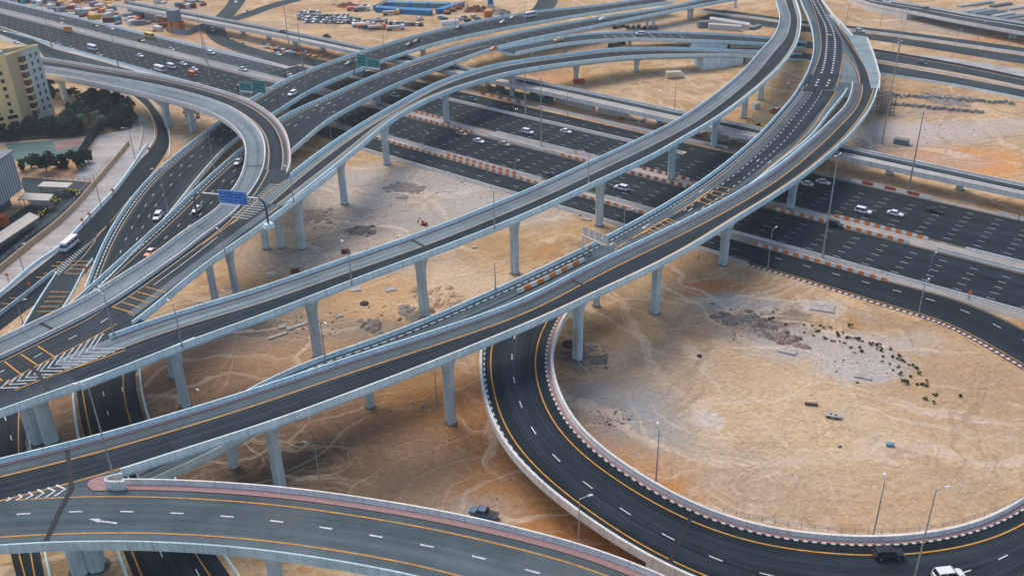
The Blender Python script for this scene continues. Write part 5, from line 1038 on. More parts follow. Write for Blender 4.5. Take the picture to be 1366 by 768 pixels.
def green(label, base, z0, topc, xs, zb, seed, beamx):
    root = empty('sign_gantry'); props(root, label, 'sign gantry', 'direction sign gantries')
    Pb = at(*base, z0); T = at(*topc, zb); E2_ = at(beamx, topc[1]+(beamx-topc[0])*.11, zb)
    bent(root, [Pb, [Pb[0], Pb[1], (Pb[2]+zb)/2], [Pb[0], Pb[1], zb-1.6], [*(Pb[:2]*.7+T[:2]*.3), zb-.4], T], .24, METAL_D, 'post')
    b = MB(); b.tube(T, E2_, .22, .22, 8); b.obj('beam', METAL, root)
    far = E2_.copy()
    if seed == 11: bent(root, [far, [far[0], far[1], zb-2], [far[0], far[1], 0]], .22, METAL_D, 'post')
    for k, (xa, xb, h, dz) in enumerate(xs):
        u = lambda x: T+(E2_-T)*((x-topc[0])/(beamx-topc[0]))
        lo, hi = (u(xa), u(xb)); panel(root, lo, hi, zb+dz, h, SG, rows=3, strip=(0, np.linalg.norm((hi-lo)[:2])*.95) if k == 0 else False, seed=seed+k)
zg = 8+hsolve(at(372, 145, 8), 119)
green('pair of green direction signs at the left over the motorway', (372, 145), 8.5, (366, 119), [(320, 336.5, 3.4, -.2), (337.5, 355, 4.9, .5)], zg, 11, 316)
zg2 = 9+hsolve(at(473, 101, 9), 81)
green('pair of green direction signs between the twin decks', (473, 101), 9, (474, 80), [(490.5, 507, 3.6, -.6), (477, 490, 5.0, .2)], zg2, 21, 510)
# sign bridge seen from behind on the three lane flyover
root = empty('sign_gantry'); props(root, 'tan sign bridge with four grey boards on the three lane flyover', 'sign gantry', 'direction sign gantries')
za = A2.zat(800, 330); Pa = A2.on(781, 328, .3); Pn = A2.on(822, 337, .3)
zz_ = za+5.0; La, Ra = at(777, 314, zz_), at(811, 328, zz_)
bent(root, [La, Ra, [*(Ra[:2]*.45+Pn[:2]*.55), zz_-1.0], [Pn[0], Pn[1], zz_-3], Pn], .3, mat('tan_steel', (.55, .48, .40), .6), 'beam'); 
b = MB(); b.tube((La[0], La[1], zz_-4.5), La, .26, .26, 8); b.obj('post', CONC_W, root)
for k in range(4):
    q = La+(Ra-La)*(.12+.26*k); rz = math.atan2(*(Ra-La)[:2][::-1])
    b = MB(); b.box((q[0], q[1]+.3, q[2]+.9), (1.5, .14, 3.0), rz); b.obj('board', mat('board_grey', (.5, .5, .47), .6), root)
# hoarding-like orange works signs on posts
def works_sign(x, y, label, z=0., s=1.3):
    o = empty('works_sign', tuple(at(x, y, z))); props(o, label, 'works sign', 'orange works signs')
    b = MB(); b.tube((0, 0, 0), (0, 0, 1.6), .07, .07, 6); b.tube((-.5, .3, 0), (0, 0, 1.3), .05, .05, 5); b.tube((.5, .3, 0), (0, 0, 1.3), .05, .05, 5); b.obj('stand', METAL_D, o)
    b = MB(); q = .5*s; V = [(0, -.06, 1.5-q+.7), (q, -.06, 2.2), (0, -.06, 2.2+q), (-q, -.06, 2.2)]; V += [(v[0], 0, v[2]) for v in V]
    b.add(V, [(0, 1, 2, 3), (7, 6, 5, 4)]+[(k, k+4, (k+1) % 4+4, (k+1) % 4) for k in range(4)]); b.obj('board', mat('works_orange', (.80, .20, .02), .5), o)
for x, y, lab in ((152, 262, 'orange diamond sign on the slip road wall, upper one of the trio'), (121, 294, 'orange diamond sign, middle of the trio above the bus'), (111.5, 302, 'orange diamond sign directly behind the bus'), (12, 376, 'orange diamond sign alone at the left edge'), (41, 388, 'orange double sign on the sand wedge wall'),
    (200, 206, 'orange sign on the gravel under the curved ramp'), (116, 366, 'orange sign between exit road and farther deck'), (70, 65, 'orange round looking sign beside the motorway, upper left'), (1292, 400, 'orange post sign by the frontage road at right'), (1358, 296, 'orange sign on the far motorway edge, right border')): works_sign(x, y, lab)
works_sign(787, 341, 'orange cylinder-like end marker of the block row on the flyover', A2.zat(787, 341), 1.2)
b = MB(); b.box((0, 0, 1.6), (5.2, .4, 2.6)); o = b.obj('site_board', mat('site_orange', (.75, .26, .02), .6)); o.location = at(91.5, 43, 0); o.rotation_euler = (0, 0, HANG+.5); props(o, 'plain orange board standing on the median, upper left', 'board', 'orange works signs')
# ------------------------------------------------------------------ slip road markings, campus, walls
zg0 = lambda x, y: .03
OL = [((320, 330), (440, 332)), ((310, 362), (425, 362)), ((285, 393), (400, 393)), ((255, 425), (375, 425)), ((235, 457), (355, 455)), ((440, 135), (590, 135)), ((430, 160), (560, 160)), ((440, 185), (550, 188)), ((420, 215), (535, 215)),
      ((340, 190), (385, 190)), ((275, 213), (340, 215)), ((0, 440), (60, 440)), ((10, 405), (80, 410)), ((60, 370), (130, 370)), ((230, 237), (300, 240)), ((330, 165), (390, 165)), ((360, 140), (410, 145))]
o = strokes('hatching', [[(a[0]/4.8, 320+a[1]/4.8), (c[0]/4.8, 320+c[1]/4.8)] for a, c in OL], .3, zg0, ORANGE_L, None, .02); props(o, kind='structure')
W_ = []
for k in range(20):
    f = k/19; x = 126+(74-126)*f; y = 318+(362-318)*f; w_ = .8+5.5*f
    W_.append([(x-w_*.6, y-w_*.25), (x+w_*.9, y+w_*.6)])
o = strokes('chevron_marking', W_, .4, zg0, WHITE_S, None, .02, False); props(o, kind='structure')
o = strokes('edge_marking', [[(128, 315), (150, 293), (175, 262)], [(86, 364), (110, 343), (128, 320)], [(125, 321), (154, 288)]], .22, zg0, TAN_L, None, .02); props(o, kind='structure')
low_wall('concrete_barrier', 'pale barrier along the gravel side of the slip road at left', [(-40, 428), (0, 394), (47, 353), (79, 331), (121, 288), (158, 249), (184, 212), (196, 194)], h=.8, w=.9, group='barriers of the slip roads')
low_wall('concrete_barrier', 'thin dark topped barrier between slip road and sand wedge, left edge', [(72, 364), (40, 390), (0, 421), (-40, 452)], h=1.0, w=.5, m=CONC_P, group='barriers of the slip roads')
low_wall('kerb_wall', 'pale kerb beside the sand wedge at the exit road', [(76, 363), (52, 400), (30, 437), (14, 466)], h=.3, w=.5, group='barriers of the slip roads')
low_wall('kerb_wall', 'pale kerb between exit road and the farther deck', [(124, 346), (112, 362), (94, 396), (76, 425)], h=.5, w=.5, group='barriers of the slip roads')
low_wall('kerb_wall', 'red and white kerb on the inner side of the curving slip road', [(196, 206), (206, 185), (203, 160), (184, 136), (162, 121)], h=.5, w=.5, m=CONC_W, group='barriers of the slip roads')
low_wall('kerb_wall', 'pale kerb on the outer side of the curving slip road', [(226, 208), (227, 186), (223, 168), (208, 143), (188, 122)], h=.5, w=.5, m=CONC_L, group='barriers of the slip roads')
low_wall('concrete_barrier', 'white barrier between the two parts of the gravel verge', [(186, 200), (190, 175), (184, 160)], h=.8, w=.4, m=CONC_W, group='barriers of the slip roads')
TANW = mat('tan_render', (.50, .36, .24), .9, noise=.2, nscale=.5)
low_wall('boundary_wall', 'tan boundary wall curving round the campus car park', [(172, 193), (150, 220), (125, 249), (98, 280), (73, 303), (39.6, 329), (0, 362), (-50, 402)], h=1.6, w=.9, m=TANW, cat='wall')
def fence(name, label, pts, h, step, m, z=0., base=0., mesh_panel=False, group='fences'):
    P = spline(np.array([at(x, y, z) for x, y in pts]), 1.); d = np.r_[0, np.cumsum(np.linalg.norm(np.diff(P[:, :2], axis=0), axis=1))]; root = empty(name); props(root, label, 'fence', group)
    q = lambda t: np.array([np.interp(t, d, P[:, k]) for k in range(3)])
    b = MB()
    for i in range(len(P)-1):
        for hh in ((h, h*.55) if not mesh_panel else (h,)): b.tube(P[i]+[0, 0, base+hh], P[i+1]+[0, 0, base+hh], .05, .05, 4)
    b.obj('rail', m, root)
    if mesh_panel:
        b = MB()
        for i in range(len(P)-1):
            a, c = P[i], P[i+1]; n = np.array([-(c-a)[1], (c-a)[0], 0]); n = n/np.linalg.norm(n)*.03
            b.add([a-n+[0, 0, base], c-n+[0, 0, base], c-n+[0, 0, base+h], a-n+[0, 0, base+h], a+n+[0, 0, base], c+n+[0, 0, base], c+n+[0, 0, base+h], a+n+[0, 0, base+h]], [(0, 1, 2, 3), (7, 6, 5, 4), (3, 2, 6, 7)])
        b.obj('screen', mesh_panel, root)
    t = 0; k = 0
    while t < d[-1] and k < 95:
        p = q(t); b = MB(); b.tube(p+[0, 0, base-.1], p+[0, 0, base+h+.1], .07, .07, 6); b.obj('post', m, root); t += step; k += 1
fence('metal_fence', 'pale post and rail fence on top of the tan boundary wall', [(150, 218), (125, 246), (98, 277), (73, 300), (39.6, 326), (0, 359)], 1.2, 3.2, METAL, base=1.6)
fence('metal_fence', 'thin metal fence along the pavement above the canopies', [(28, 238), (60, 239), (100, 241), (122, 243)], 1.6, 2.4, METAL_D)
fence('court_fence', 'dark green screened fence on the right side of the sports court', [(136, 172), (127, 184), (117, 198), (109, 212)], 4., 4., METAL_D, mesh_panel=mat('green_screen', (.03, .07, .06), .9, noise=.4, nscale=1.))
fence('court_fence', 'low dark fence behind the sports court under the trees', [(10, 189), (60, 184), (128, 180)], 2.5, 5., METAL_D)
fence('metal_fence', 'thin rail fence along the inner edge of the loop at the bottom', [(965, 683), (1006, 693), (1085, 706), (1164, 712), (1243, 706), (1322, 685), (1366, 666), (1390, 650)], 1.0, 2.2, METAL, z=.35)
fence('metal_fence', 'tall thin mesh fence across the sand before the crowded car yard', [(384, 26), (420, 33), (470, 42), (520, 49), (556, 52)], 2.2, 5., METAL)
fence('metal_fence', 'blue grey site fence at the upper edge of the motorway, top left', [(222, 42), (250, 47), (262, 42), (284, 32)], 2.6, 3., METAL, mesh_panel=mat('blue_screen', (.20, .30, .36), .9, noise=.4, nscale=1.))
fence('metal_fence', 'pale picket fence on the divider beside the far motorway lanes, top left', [(184, 33), (230, 44), (262, 56), (300, 68), (350, 80)], 1.2, 2.2, METAL)
def pad(name, pts, m, z=.012, kind='structure'):
    V = [at(x, y, z) for x, y in pts]; return props(mesh(name, V, [tuple(range(len(V)))], m, uv=[(v[0], v[1]) for v in V]), kind=kind)
pad('car_park', [(-60, 345), (0, 298), (40, 272), (28, 244), (30, 236), (72, 240), (122, 243), (124, 248), (98, 279), (73, 302), (39, 328), (0, 360), (-60, 405)], ASPH_M, .006)
pad('sports_court', [(6, 192), (125, 182), (117, 195), (106, 210), (80, 214), (28, 223)], road_mat('court_teal', (.10, .175, .165), .15, dirt=(.2, .27, .26)), .014)
pad('sports_court', [(70, 189), (122, 183), (112, 193), (76, 203)], road_mat('court_pink', (.28, .18, .18), .15, dirt=(.2, .25, .24)), .019)
pad('planting_bed', [(-40, 196), (0, 190), (60, 186), (128, 181), (176, 172), (180, 150), (160, 136), (120, 136), (96, 150), (80, 150), (60, 170), (-40, 180)], mat('shrub_soil', (.13, .10, .07), .95, noise=.5, nscale=.7), .013)
pad('slip_road', [(46, 60), (70, 65), (120, 78), (180, 95), (150, 98), (110, 90), (60, 78)], ASPH_M, .012)
pad('verge', [(-40, 22), (60, 54), (120, 74), (200, 97), (240, 108), (280, 112), (200, 106), (120, 90), (60, 70), (-40, 42)], GRAVEL, .002)
pad('pavement', [(26, 226), (60, 224), (108, 226), (112, 212), (128, 184), (140, 170), (172, 160), (186, 168), (176, 192), (150, 218), (123, 242), (72, 239), (30, 235)], GRAVEL, .008)
pad('planting_bed', [(26, 225), (60, 222), (108, 226), (99, 238), (60, 239), (30, 235)], mat('bed_soil', (.42, .26, .16), .95, noise=.4, nscale=.6), .016)

def frame_pts(a, c): d = (c-a)[:2]; L_ = np.linalg.norm(d); return d/L_, L_
# yellow apartment block
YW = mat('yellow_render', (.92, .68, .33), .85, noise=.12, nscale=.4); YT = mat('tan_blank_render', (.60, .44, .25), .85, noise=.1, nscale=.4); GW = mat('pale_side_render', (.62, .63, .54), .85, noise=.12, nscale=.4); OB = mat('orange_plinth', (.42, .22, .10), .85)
root = empty('apartment_building'); props(root, 'yellow apartment block with pale windowed side and balconies at the left edge', 'building')
Q = [at(-70, 188), at(33, 169), at(52, 160), at(74, 151)]; H = 28.0
back = (Q[3]-Q[2]); bd = back/np.linalg.norm(back); ld = (Q[0]-Q[1])/np.linalg.norm(Q[0]-Q[1])
Q4 = Q[3]+ld*14+bd*1; Q5 = Q[0]+bd*14
poly = [Q[0], Q[1], Q[2], Q[3], Q4, Q5]
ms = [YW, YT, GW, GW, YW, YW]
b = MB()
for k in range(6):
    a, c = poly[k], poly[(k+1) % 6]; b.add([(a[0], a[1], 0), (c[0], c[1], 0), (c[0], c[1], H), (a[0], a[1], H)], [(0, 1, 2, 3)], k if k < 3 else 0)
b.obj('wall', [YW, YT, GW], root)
mesh('roof', [(p[0], p[1], H-.8) for p in poly], [tuple(range(6))], mat('roof_grey', (.22, .22, .22), .9, noise=.4, nscale=.8), root)
b = MB()
for k in range(6):
    a, c = poly[k], poly[(k+1) % 6]; d, L_ = frame_pts(a, c); m_ = (a+c)/2; b.box((m_[0], m_[1], H+.1), (L_+.3, .35, .5), math.atan2(d[1], d[0]))
b.obj('roof_parapet', YW, root)
b = MB(); c_ = (Q[0]+Q5)/2*.3+(Q[2]+Q4)/2*.7
b.box((c_[0]-6, c_[1]+2, H+.6), (6, 5, 2.8), .5).box((c_[0]+3, c_[1]+1, H), (2.5, 2, 1.6), .5).box((c_[0]-1, c_[1]+4, H), (2, 2, 1.4), .2); b.obj('roof_plant', mat('roof_white', (.5, .5, .48), .8), root)
def facade_window(A, C, u, z, w_, h, parent, m=GLASS, depth=.12, sill=True):
    d, L_ = frame_pts(A, C); p = A[:2]+d*u; rz = math.atan2(d[1], d[0]); n = np.array([d[1], -d[0]])
    b = MB(); b.box((p[0]+n[0]*.02, p[1]+n[1]*.02, z), (w_, depth, h), rz); o = b.obj('window', m, parent)
    if sill: b = MB(); b.box((p[0]+n[0]*.1, p[1]+n[1]*.1, z-h/2-.08), (w_+.2, .25, .12), rz); b.obj('sill', YT, o)
for r_ in range(7):
    for c in range(6): facade_window(Q[1], Q[0], 3.2+c*4.6, H-3.2-r_*3.0, 1.3, 1.4, root) if r_*6+c < 42 else None
for c in range(5): facade_window(Q[1], Q[0], 3.2+c*5.2, 4.6, 3.6, 1.3, root)
for c in range(4): facade_window(Q[1], Q[0], 3.2+c*5.2, 1.5, 2.8, 2.4, root, sill=False)
d, L_ = frame_pts(Q[2], Q[3])
for r_ in range(8):
    for u in (.45, .78): facade_window(Q[2], Q[3], L_*u, H-3.-r_*3.05, .9, 1.5, root, sill=False)
d, L_ = frame_pts(Q[1], Q[2])
d3, L3 = frame_pts(Q[2], Q[3])
for r_ in range(8):
    z = H-3.4-r_*3.05; c = Q[2][:2]-d*1.2+d3*.4; rz = math.atan2(d[1], d[0])
    b = MB(); b.box((c[0], c[1], z+.2), (3.4, 2.2, 1.9), rz+.35); o = b.obj('balcony', GLASS, root)
    b = MB(); b.box((c[0], c[1], z-1.15), (3.8, 2.8, .8), rz+.35); b.obj('balcony_front', YW, o)
# glass office block with white fins
root = empty('office_building'); props(root, 'dark glass office block with close white vertical fins at the left edge', 'building')
Cn = at(34, 268); zt_ = hsolve(Cn, 203); A0_ = at(-60, 345); dl = (A0_-Cn)[:2]; dl /= np.linalg.norm(dl); db = np.array([dl[1], -dl[0]])
if db[1] < 0: db = -db
def quad_prism(b, p, z0, z1, m=0): b.add([(q[0], q[1], z0) for q in p]+[(q[0], q[1], z1) for q in p], [(3, 2, 1, 0), (4, 5, 6, 7), (0, 1, 5, 4), (1, 2, 6, 5), (2, 3, 7, 6), (3, 0, 4, 7)], m)
c2 = Cn[:2]; foot = [c2, c2+dl*34, c2+dl*34+db*16, c2+db*16]
b = MB(); quad_prism(b, foot, 4.2, zt_); b.obj('glass_wall', mat('office_glass', (.02, .05, .07), .2, .6), root)
b = MB(); quad_prism(b, [c2+dl*3+db*3, c2+dl*34+db*3, c2+dl*34+db*15, c2+dl*3+db*15], 0, 4.2); b.obj('ground_floor', mat('office_base', (.10, .12, .14), .7), root)
b = MB(); quad_prism(b, [c2-dl*.6-db*.6, c2+dl*34-db*.6, c2+dl*34+db*16.6, c2-dl*.6+db*16.6], zt_, zt_+.6); rf = b.obj('roof', mat('office_roof', (.25, .27, .28), .8, noise=.3, nscale=.5), root)
b = MB(); b.tube((*(c2+dl*4+db*8), zt_+.5), (*(c2+dl*4+db*8), zt_+2.2), 1.0, 1.0, 10); b.obj('roof_vent', CONC_L, rf)
FN = mat('white_fin', (.55, .60, .62), .5)
for k in range(24):
    p = c2+dl*(.5+k*1.35)-db*.2; b = MB(); b.box((p[0], p[1], (4.2+zt_)/2), (.32, .5, zt_-4.2), math.atan2(dl[1], dl[0])); b.obj('fin', FN, root)
for k in range(11):
    p = c2+db*(.5+k*1.4)-dl*.2; b = MB(); b.box((p[0], p[1], (4.2+zt_)/2), (.32, .5, zt_-4.2), math.atan2(db[1], db[0])); b.obj('fin', FN, root)
def canopy(label, pts, z=3.2, m=None):
    root = empty('canopy'); props(root, label, 'canopy', 'canopies of the campus car park'); P = [at(x, y, z) for x, y in pts]; b = MB()
    b.add([tuple(p) for p in P]+[(p[0], p[1], p[2]+.25) for p in P], [(3, 2, 1, 0), (4, 5, 6, 7), (0, 1, 5, 4), (1, 2, 6, 5), (2, 3, 7, 6), (3, 0, 4, 7)]); b.obj('roof', m or mat('canopy_roof', (.50, .48, .43), .7, noise=.12, nscale=.5), root)
    c = sum(P)/4
    for p in P+[(P[0]+P[1])/2, (P[2]+P[3])/2]:
        q = p*.9+c*.1; b = MB(); b.tube((q[0], q[1], 0), (q[0], q[1], z), .12, .12, 6); b.obj('post', METAL, root)
canopy('flat white canopy farthest up, above the car park bend', [(50, 249.5), (58, 243), (98, 244.5), (90, 251)])
canopy('middle grey canopy beside the finned office block', [(23, 267), (33, 258), (72, 260), (65, 268.5)])
canopy('long white canopy running to the left edge below the others', [(-30, 345), (-30, 330), (39.6, 284), (53, 290)])
o = MB().box((0, 0, 1.5), (3.5, 3, 3.0)).box((0, 0, 3.1), (3.8, 3.3, .2)).obj('kiosk', mat('kiosk_orange', (.5, .12, .04), .7)); o.location = at(3, 300); props(o, 'orange red kiosk below the office block at the left edge', 'kiosk')

# ------------------------------------------------------------------ vegetation
def leaf_mat(name, c1, c2): return mat(name, c1, .8, .15, col2=c2, nscale=1.3)
LF = [leaf_mat('leaf_dark', (.045, .082, .042), (.016, .036, .024)), leaf_mat('leaf_teal', (.075, .115, .075), (.028, .052, .038)), leaf_mat('leaf_dry', (.09, .10, .035), (.045, .055, .02))]
BARK = mat('bark', (.12, .09, .06), .9, noise=.3, nscale=2.)
def crown_mesh(b, c, r, h, n, size, rg, nb=9):
    cl = [(np.array([rg.normal(0, .42)*r, rg.normal(0, .42)*r, rg.uniform(.15, .9)*h]), rg.uniform(.32, .55)*r) for _ in range(nb)]
    for _ in range(n):
        q, rr = cl[rg.integers(nb)]; v = rg.normal(0, 1, 3); v /= np.linalg.norm(v); p = c+q+v*rr*rg.uniform(.55, 1.05)*np.array([1, 1, .8])
        a = rg.normal(0, 1, 3); a /= np.linalg.norm(a); e = np.cross(a, rg.normal(0, 1, 3)); e /= np.linalg.norm(e); s = size*rg.uniform(.6, 1.4)
        k = len(b.V); b.V += [tuple(p-a*s-e*s*.5), tuple(p+a*s-e*s*.5), tuple(p+a*s+e*s*.5), tuple(p-a*s+e*s*.5)]; b.F.append((k, k+1, k+2, k+3)); b.M.append(0)
def tree(x, y, h, r, label, m=0, n=900, z=0., group='trees by the yellow building', seed=None):
    rg = np.random.default_rng(int(x*7+y)); P = at(x, y, z); root = empty('tree', tuple(P)); props(root, label, 'tree', group)
    b = MB(); b.tube((0, 0, -.2), (0, 0, h*.35), .22, .14, 7)
    for k in range(4):
        a = k*1.6+rg.uniform(0, 1); b.tube((0, 0, h*.3), (math.cos(a)*r*.5, math.sin(a)*r*.5, h*.68), .11, .05, 5)
    b.obj('trunk', BARK, root)
    b = MB(); crown_mesh(b, np.array([0, 0, h*.1]), r, h*.85, n, .42, rg, 13); b.obj('crown', LF[m], root)
TR = [(100, 172, 'left of the dark clump'), (108, 163, 'second in the dark clump'), (116, 150, 'front middle of the dark clump'), (126, 148, 'near the top of the dark clump'), (134, 143, 'topmost of the dark clump'), (140, 150, 'upper right of the dark clump'), (148, 147, 'behind the right end of the clump'), (156, 150, 'next to the slip road bend'), (163, 157, 'closest to the curving slip road'), (170, 160, 'rightmost of the dark clump'), (150, 158, 'right centre of the dark clump'), (158, 165, 'lower right of the dark clump'), (168, 168, 'lowest right of the dark clump'), (142, 165, 'lower middle of the dark clump')]
for i, (x, y, s) in enumerate(TR): tree(x, y, 8.6, 4.4, 'dark green tree '+s, 0 if i % 3 else 1)
for i, x in enumerate(range(36, 116, 9)): tree(x, 180-abs(x-70)*.05, 6.4, 4.0, 'hedge tree number %s from left along the back of the sports court' % ['one', 'two', 'three', 'four', 'five', 'six', 'seven', 'eight', 'nine'][i], 1 if i % 2 else 0, 750, group='hedge trees behind the sports court')
tree(5, 186, 6, 3, 'dark tree at the left edge under the yellow block', 0); tree(20, 186, 5.5, 2.8, 'round tree in front of the yellow block entrance', 0)
tree(66, 124, 7, 3, 'dark tree right behind the yellow block side', 0); tree(70, 132, 5.5, 2.4, 'small dark tree lower behind the yellow block side', 0)
tree(62, 229, 8.2, 4.4, 'big round tree in front of the sports court', 0, 900); tree(84, 223, 5., 2.3, 'small tree between the two large court trees', 0); tree(104, 225, 6.6, 3.6, 'round tree at the corner of the sports court', 0, 700); tree(118, 216, 5, 2.2, 'small dark tree by the green screen', 1)
tree(32, 228, 4.6, 1.9, 'sparse tree next to the finned office block', 2, 200); tree(42, 224, 4.6, 1.7, 'sparse bush tree left of the big round tree', 2, 200)
for i, (x, y) in enumerate(((84, 128), (92, 130), (101, 128))): tree(x, y, 3.6, 2., '%s of three thin scrubby trees beside the curved ramp piers' % ['left', 'middle', 'right'][i], 2, 160)
def palm(x, y, h, label):
    rg = np.random.default_rng(int(x*3+y)); root = empty('palm_tree', tuple(at(x, y))); props(root, label, 'palm tree', 'palms among the dark trees'); b = MB(); b.tube((0, 0, -.2), (.2, .1, h), .24, .17, 8); b.obj('trunk', BARK, root)
    b = MB()
    for k in range(22):
        a = k*2.4+rg.uniform(-.2, .2); up = rg.uniform(.1, 1.1); L_ = rg.uniform(2.2, 3.2); pr = None
        for s in np.linspace(0, 1, 6):
            p = np.array([.2+math.cos(a)*L_*s, .1+math.sin(a)*L_*s, h+up*math.sin(s*2.2)*1.0-s*s*1.7]); w_ = .42*math.sin(math.pi*min(.95, s*.9+.1)); n = np.array([-math.sin(a), math.cos(a), 0])*w_
            cur = (p-n, p+n)
            if pr is not None: b.add([pr[0]-[0, 0, .15], pr[0], cur[0], cur[0]], [(0, 1, 2)]); b.add([pr[0], pr[1], cur[1], cur[0]], [(0, 1, 2, 3)])
            pr = cur
    b.obj('crown', LF[1], root)
for x, y, s in ((120, 168, 'grey green palm in the middle of the tree clump'), (130, 172, 'grey green palm at the lower right of the tree clump'), (112, 176, 'grey green palm at the lower left of the tree clump'), (138, 178, 'palm nearest the green screened fence')): palm(x, y, 6.5, s)
# desert shrubs inside the loop, and yellow flowering bushes of the car park
sp = []
rg = np.random.default_rng(4)
for k in range(4):
    b = MB(); crown_mesh(b, np.array([0, 0, .1]), .8, .8, 90, .16, rg, 5); sp.append(b.obj('shrub', leaf_mat('shrub_leaf', (.075, .085, .02), (.03, .036, .012)) if k % 2 else leaf_mat('shrub_olive', (.12, .12, .02), (.035, .04, .012))))
i4 = lambda l: [(1006+x/3.794, 380+y/3.794) for x, y in l]
SH = i4([(92, 180), (160, 200), (95, 138), (250, 202), (295, 213), (335, 205), (350, 218), (318, 235), (390, 220), (255, 240), (300, 257), (360, 272), (392, 285), (403, 288), (432, 286), (458, 295), (490, 213), (480, 262), (490, 270), (470, 268), (415, 250), (428, 262), (450, 245), (520, 272), (535, 278), (550, 285), (580, 292), (590, 300), (600, 298), (612, 305), (625, 300), (640, 302), (640, 325), (645, 338), (620, 325), (488, 318), (535, 325), (545, 335), (690, 328), (652, 362), (650, 392), (697, 362), (685, 400), (735, 360), (732, 380), (748, 385), (760, 390), (785, 405), (800, 412), (815, 425), (730, 418), (702, 432), (745, 452), (797, 465), (833, 450), (750, 485), (868, 487), (820, 507), (845, 503), (870, 508), (760, 498), (910, 553), (920, 560), (865, 577), (905, 594), (1050, 568)])
used = [False]*4
for k, (x, y) in enumerate(SH):
    j = k % 4; s = (rg.uniform(.42, .85) if k not in (0, 16, 60) else 1.0)
    if used[j]: o = sp[j].copy(); COL.objects.link(o)
    else: o = sp[j]; used[j] = True
    o.location = at(x, y); o.rotation_euler = (0, 0, rg.uniform(0, 6)); o.scale = (s, s, s*.8)
    props(o, 'low dark green shrub in the band of shrubs on the sand inside the loop' if j % 2 else 'low yellowish shrub in the band of shrubs on the sand inside the loop', 'shrub', 'desert shrubs inside the loop')
FLW = mat('yellow_flower', (.75, .62, .03), .7)
for k, (x, y) in enumerate([(92, 257), (97, 256), (101, 259), (106, 258), (104, 262), (53, 291), (58, 287), (64, 282), (73, 268), (76, 271)]):
    r2 = np.random.default_rng(k); root = empty('flower_bush', tuple(at(x, y))); props(root, 'dark bush dotted with yellow flowers in the car park %s' % ('island by the white canopy' if k < 5 else 'row beside the middle canopy'), 'bush', 'yellow flowering bushes')
    b = MB(); crown_mesh(b, np.zeros(3), 1.2, 1., 120, .18, r2, 6); b.obj('foliage', LF[0], root)
    b = MB()
    for _ in range(7): b.box((r2.normal(0, .6), r2.normal(0, .6), 1.05), (.3, .3, .2))
    b.obj('flowers', FLW, root)
# ------------------------------------------------------------------ construction yards and things on the sand
def put(o, x, y, rz, z=0.): o.location = at(x, y, z); o.rotation_euler = (0, 0, rz)
FAR = {}
def simple_car(col):
    if col in FAR: return FAR[col]
    D = CARDEF['suv']; V, F = loft(D['body'], 8); b = MB(); b.add(V, F, 0)
    b.add([(-2.2, -.85, 1.05), (1.2, -.85, 1.05), (1.2, .85, 1.05), (-2.2, .85, 1.05), (-1.8, -.7, 1.62), (.5, -.7, 1.62), (.5, .7, 1.62), (-1.8, .7, 1.62)], [(0, 1, 5, 4), (1, 2, 6, 5), (2, 3, 7, 6), (3, 0, 4, 7)], 1); b.box((-.65, 0, 1.66), (2.4, 1.44, .08), m=0)
    for x in (-1.45, 1.5):
        for s in (-1, 1): b.tube((x, .8*s, .36), (x, .97*s, .36), .36, .36, 8, 2)
    FAR[col] = [b, False]; return FAR[col]
def parked(col, x, y, rz, where, group):
    f = simple_car(col)
    if not f[1]: o = f[0].obj('parked_car', [PAINT[col], GLASS, TYRE]); f[1] = o
    else: o = f[1].copy(); COL.objects.link(o)
    put(o, x, y, rz); props(o, '%s car %s' % (col, where), 'car', group)
cols = ['white', 'grey', 'silver', 'black', 'grey', 'silver', 'blue', 'white', 'green']
for r_, (xa, ya, xb, yb, n) in enumerate([(403, 18.5, 424, 18, 5), (400, 22, 462, 23.5, 13), (401, 26, 478, 27.5, 16), (410, 30, 484, 32, 15)]):
    for k in range(n):
        f = k/(n-1); parked(cols[int(rg.integers(len(cols)))], xa+(xb-xa)*f+rg.normal(0, .5), ya+(yb-ya)*f+rg.normal(0, .25), 1.2+rg.normal(0, .12)+(math.pi if rg.random() < .4 else 0), 'in the crowded rows of the sandy car yard', 'cars in the crowded yard')
for k in range(9): parked(cols[int(rg.integers(len(cols)))], 522+k*5.0, 32.5+k*.25, 1.5, 'in the single row right of the truck yard', 'cars in the single row of the yard')
for (x, y, c, w_) in ((588, 25, 'silver', 'left one by the blue containers'), (593, 27, 'green', 'beside a silver one'), (614, 27, 'white', 'behind the white dome'), (619, 25, 'grey', 'by the rusty heap'), (624, 29, 'black', 'by the flyover wall'), (632, 24, 'silver', 'under the rusty heap'), (637, 27, 'grey', 'left of the orange box'), (560, 27, 'white', 'alone near the blue container row')): parked(c, x, y, .9, 'in the small yard, '+w_, 'cars in the small yard')
for i, (x, y) in enumerate(((820, 38), (826, 37), (832, 36), (838, 38), (845, 38), (852, 37), (860, 39), (868, 38), (875, 39), (814, 62), (820, 61), (826, 60), (832, 59))): parked(['black', 'grey', 'blue'][i % 3], x, y, 1.3, 'in the shaded row between the merging decks', 'cars parked between the merging decks')
def flatbed(x, y, rz, cabc, load, label):
    root = empty('truck'); put(root, x, y, rz); props(root, label, 'truck', 'trucks in the yard'); b = MB(); b.box((3.9, 0, 1.6), (2.0, 2.3, 2.2), taper=.9); b.obj('cab', PAINT[cabc], root)
    b = MB(); b.box((-1.2, 0, .95), (8.2, 2.4, .3)); b.obj('bed', METAL_D, root); b = MB(); b.box((-1.2, 0, 1.7), (7.4, 2.2, 1.2)); b.obj('load', PAINT[load], root)
    for xx in (-4, -2.8, 3.6):
        b = MB(); b.tube((xx, -1.2, .5), (xx, 1.2, .5), .5, .5, 10); b.obj('wheels', TYRE, root)
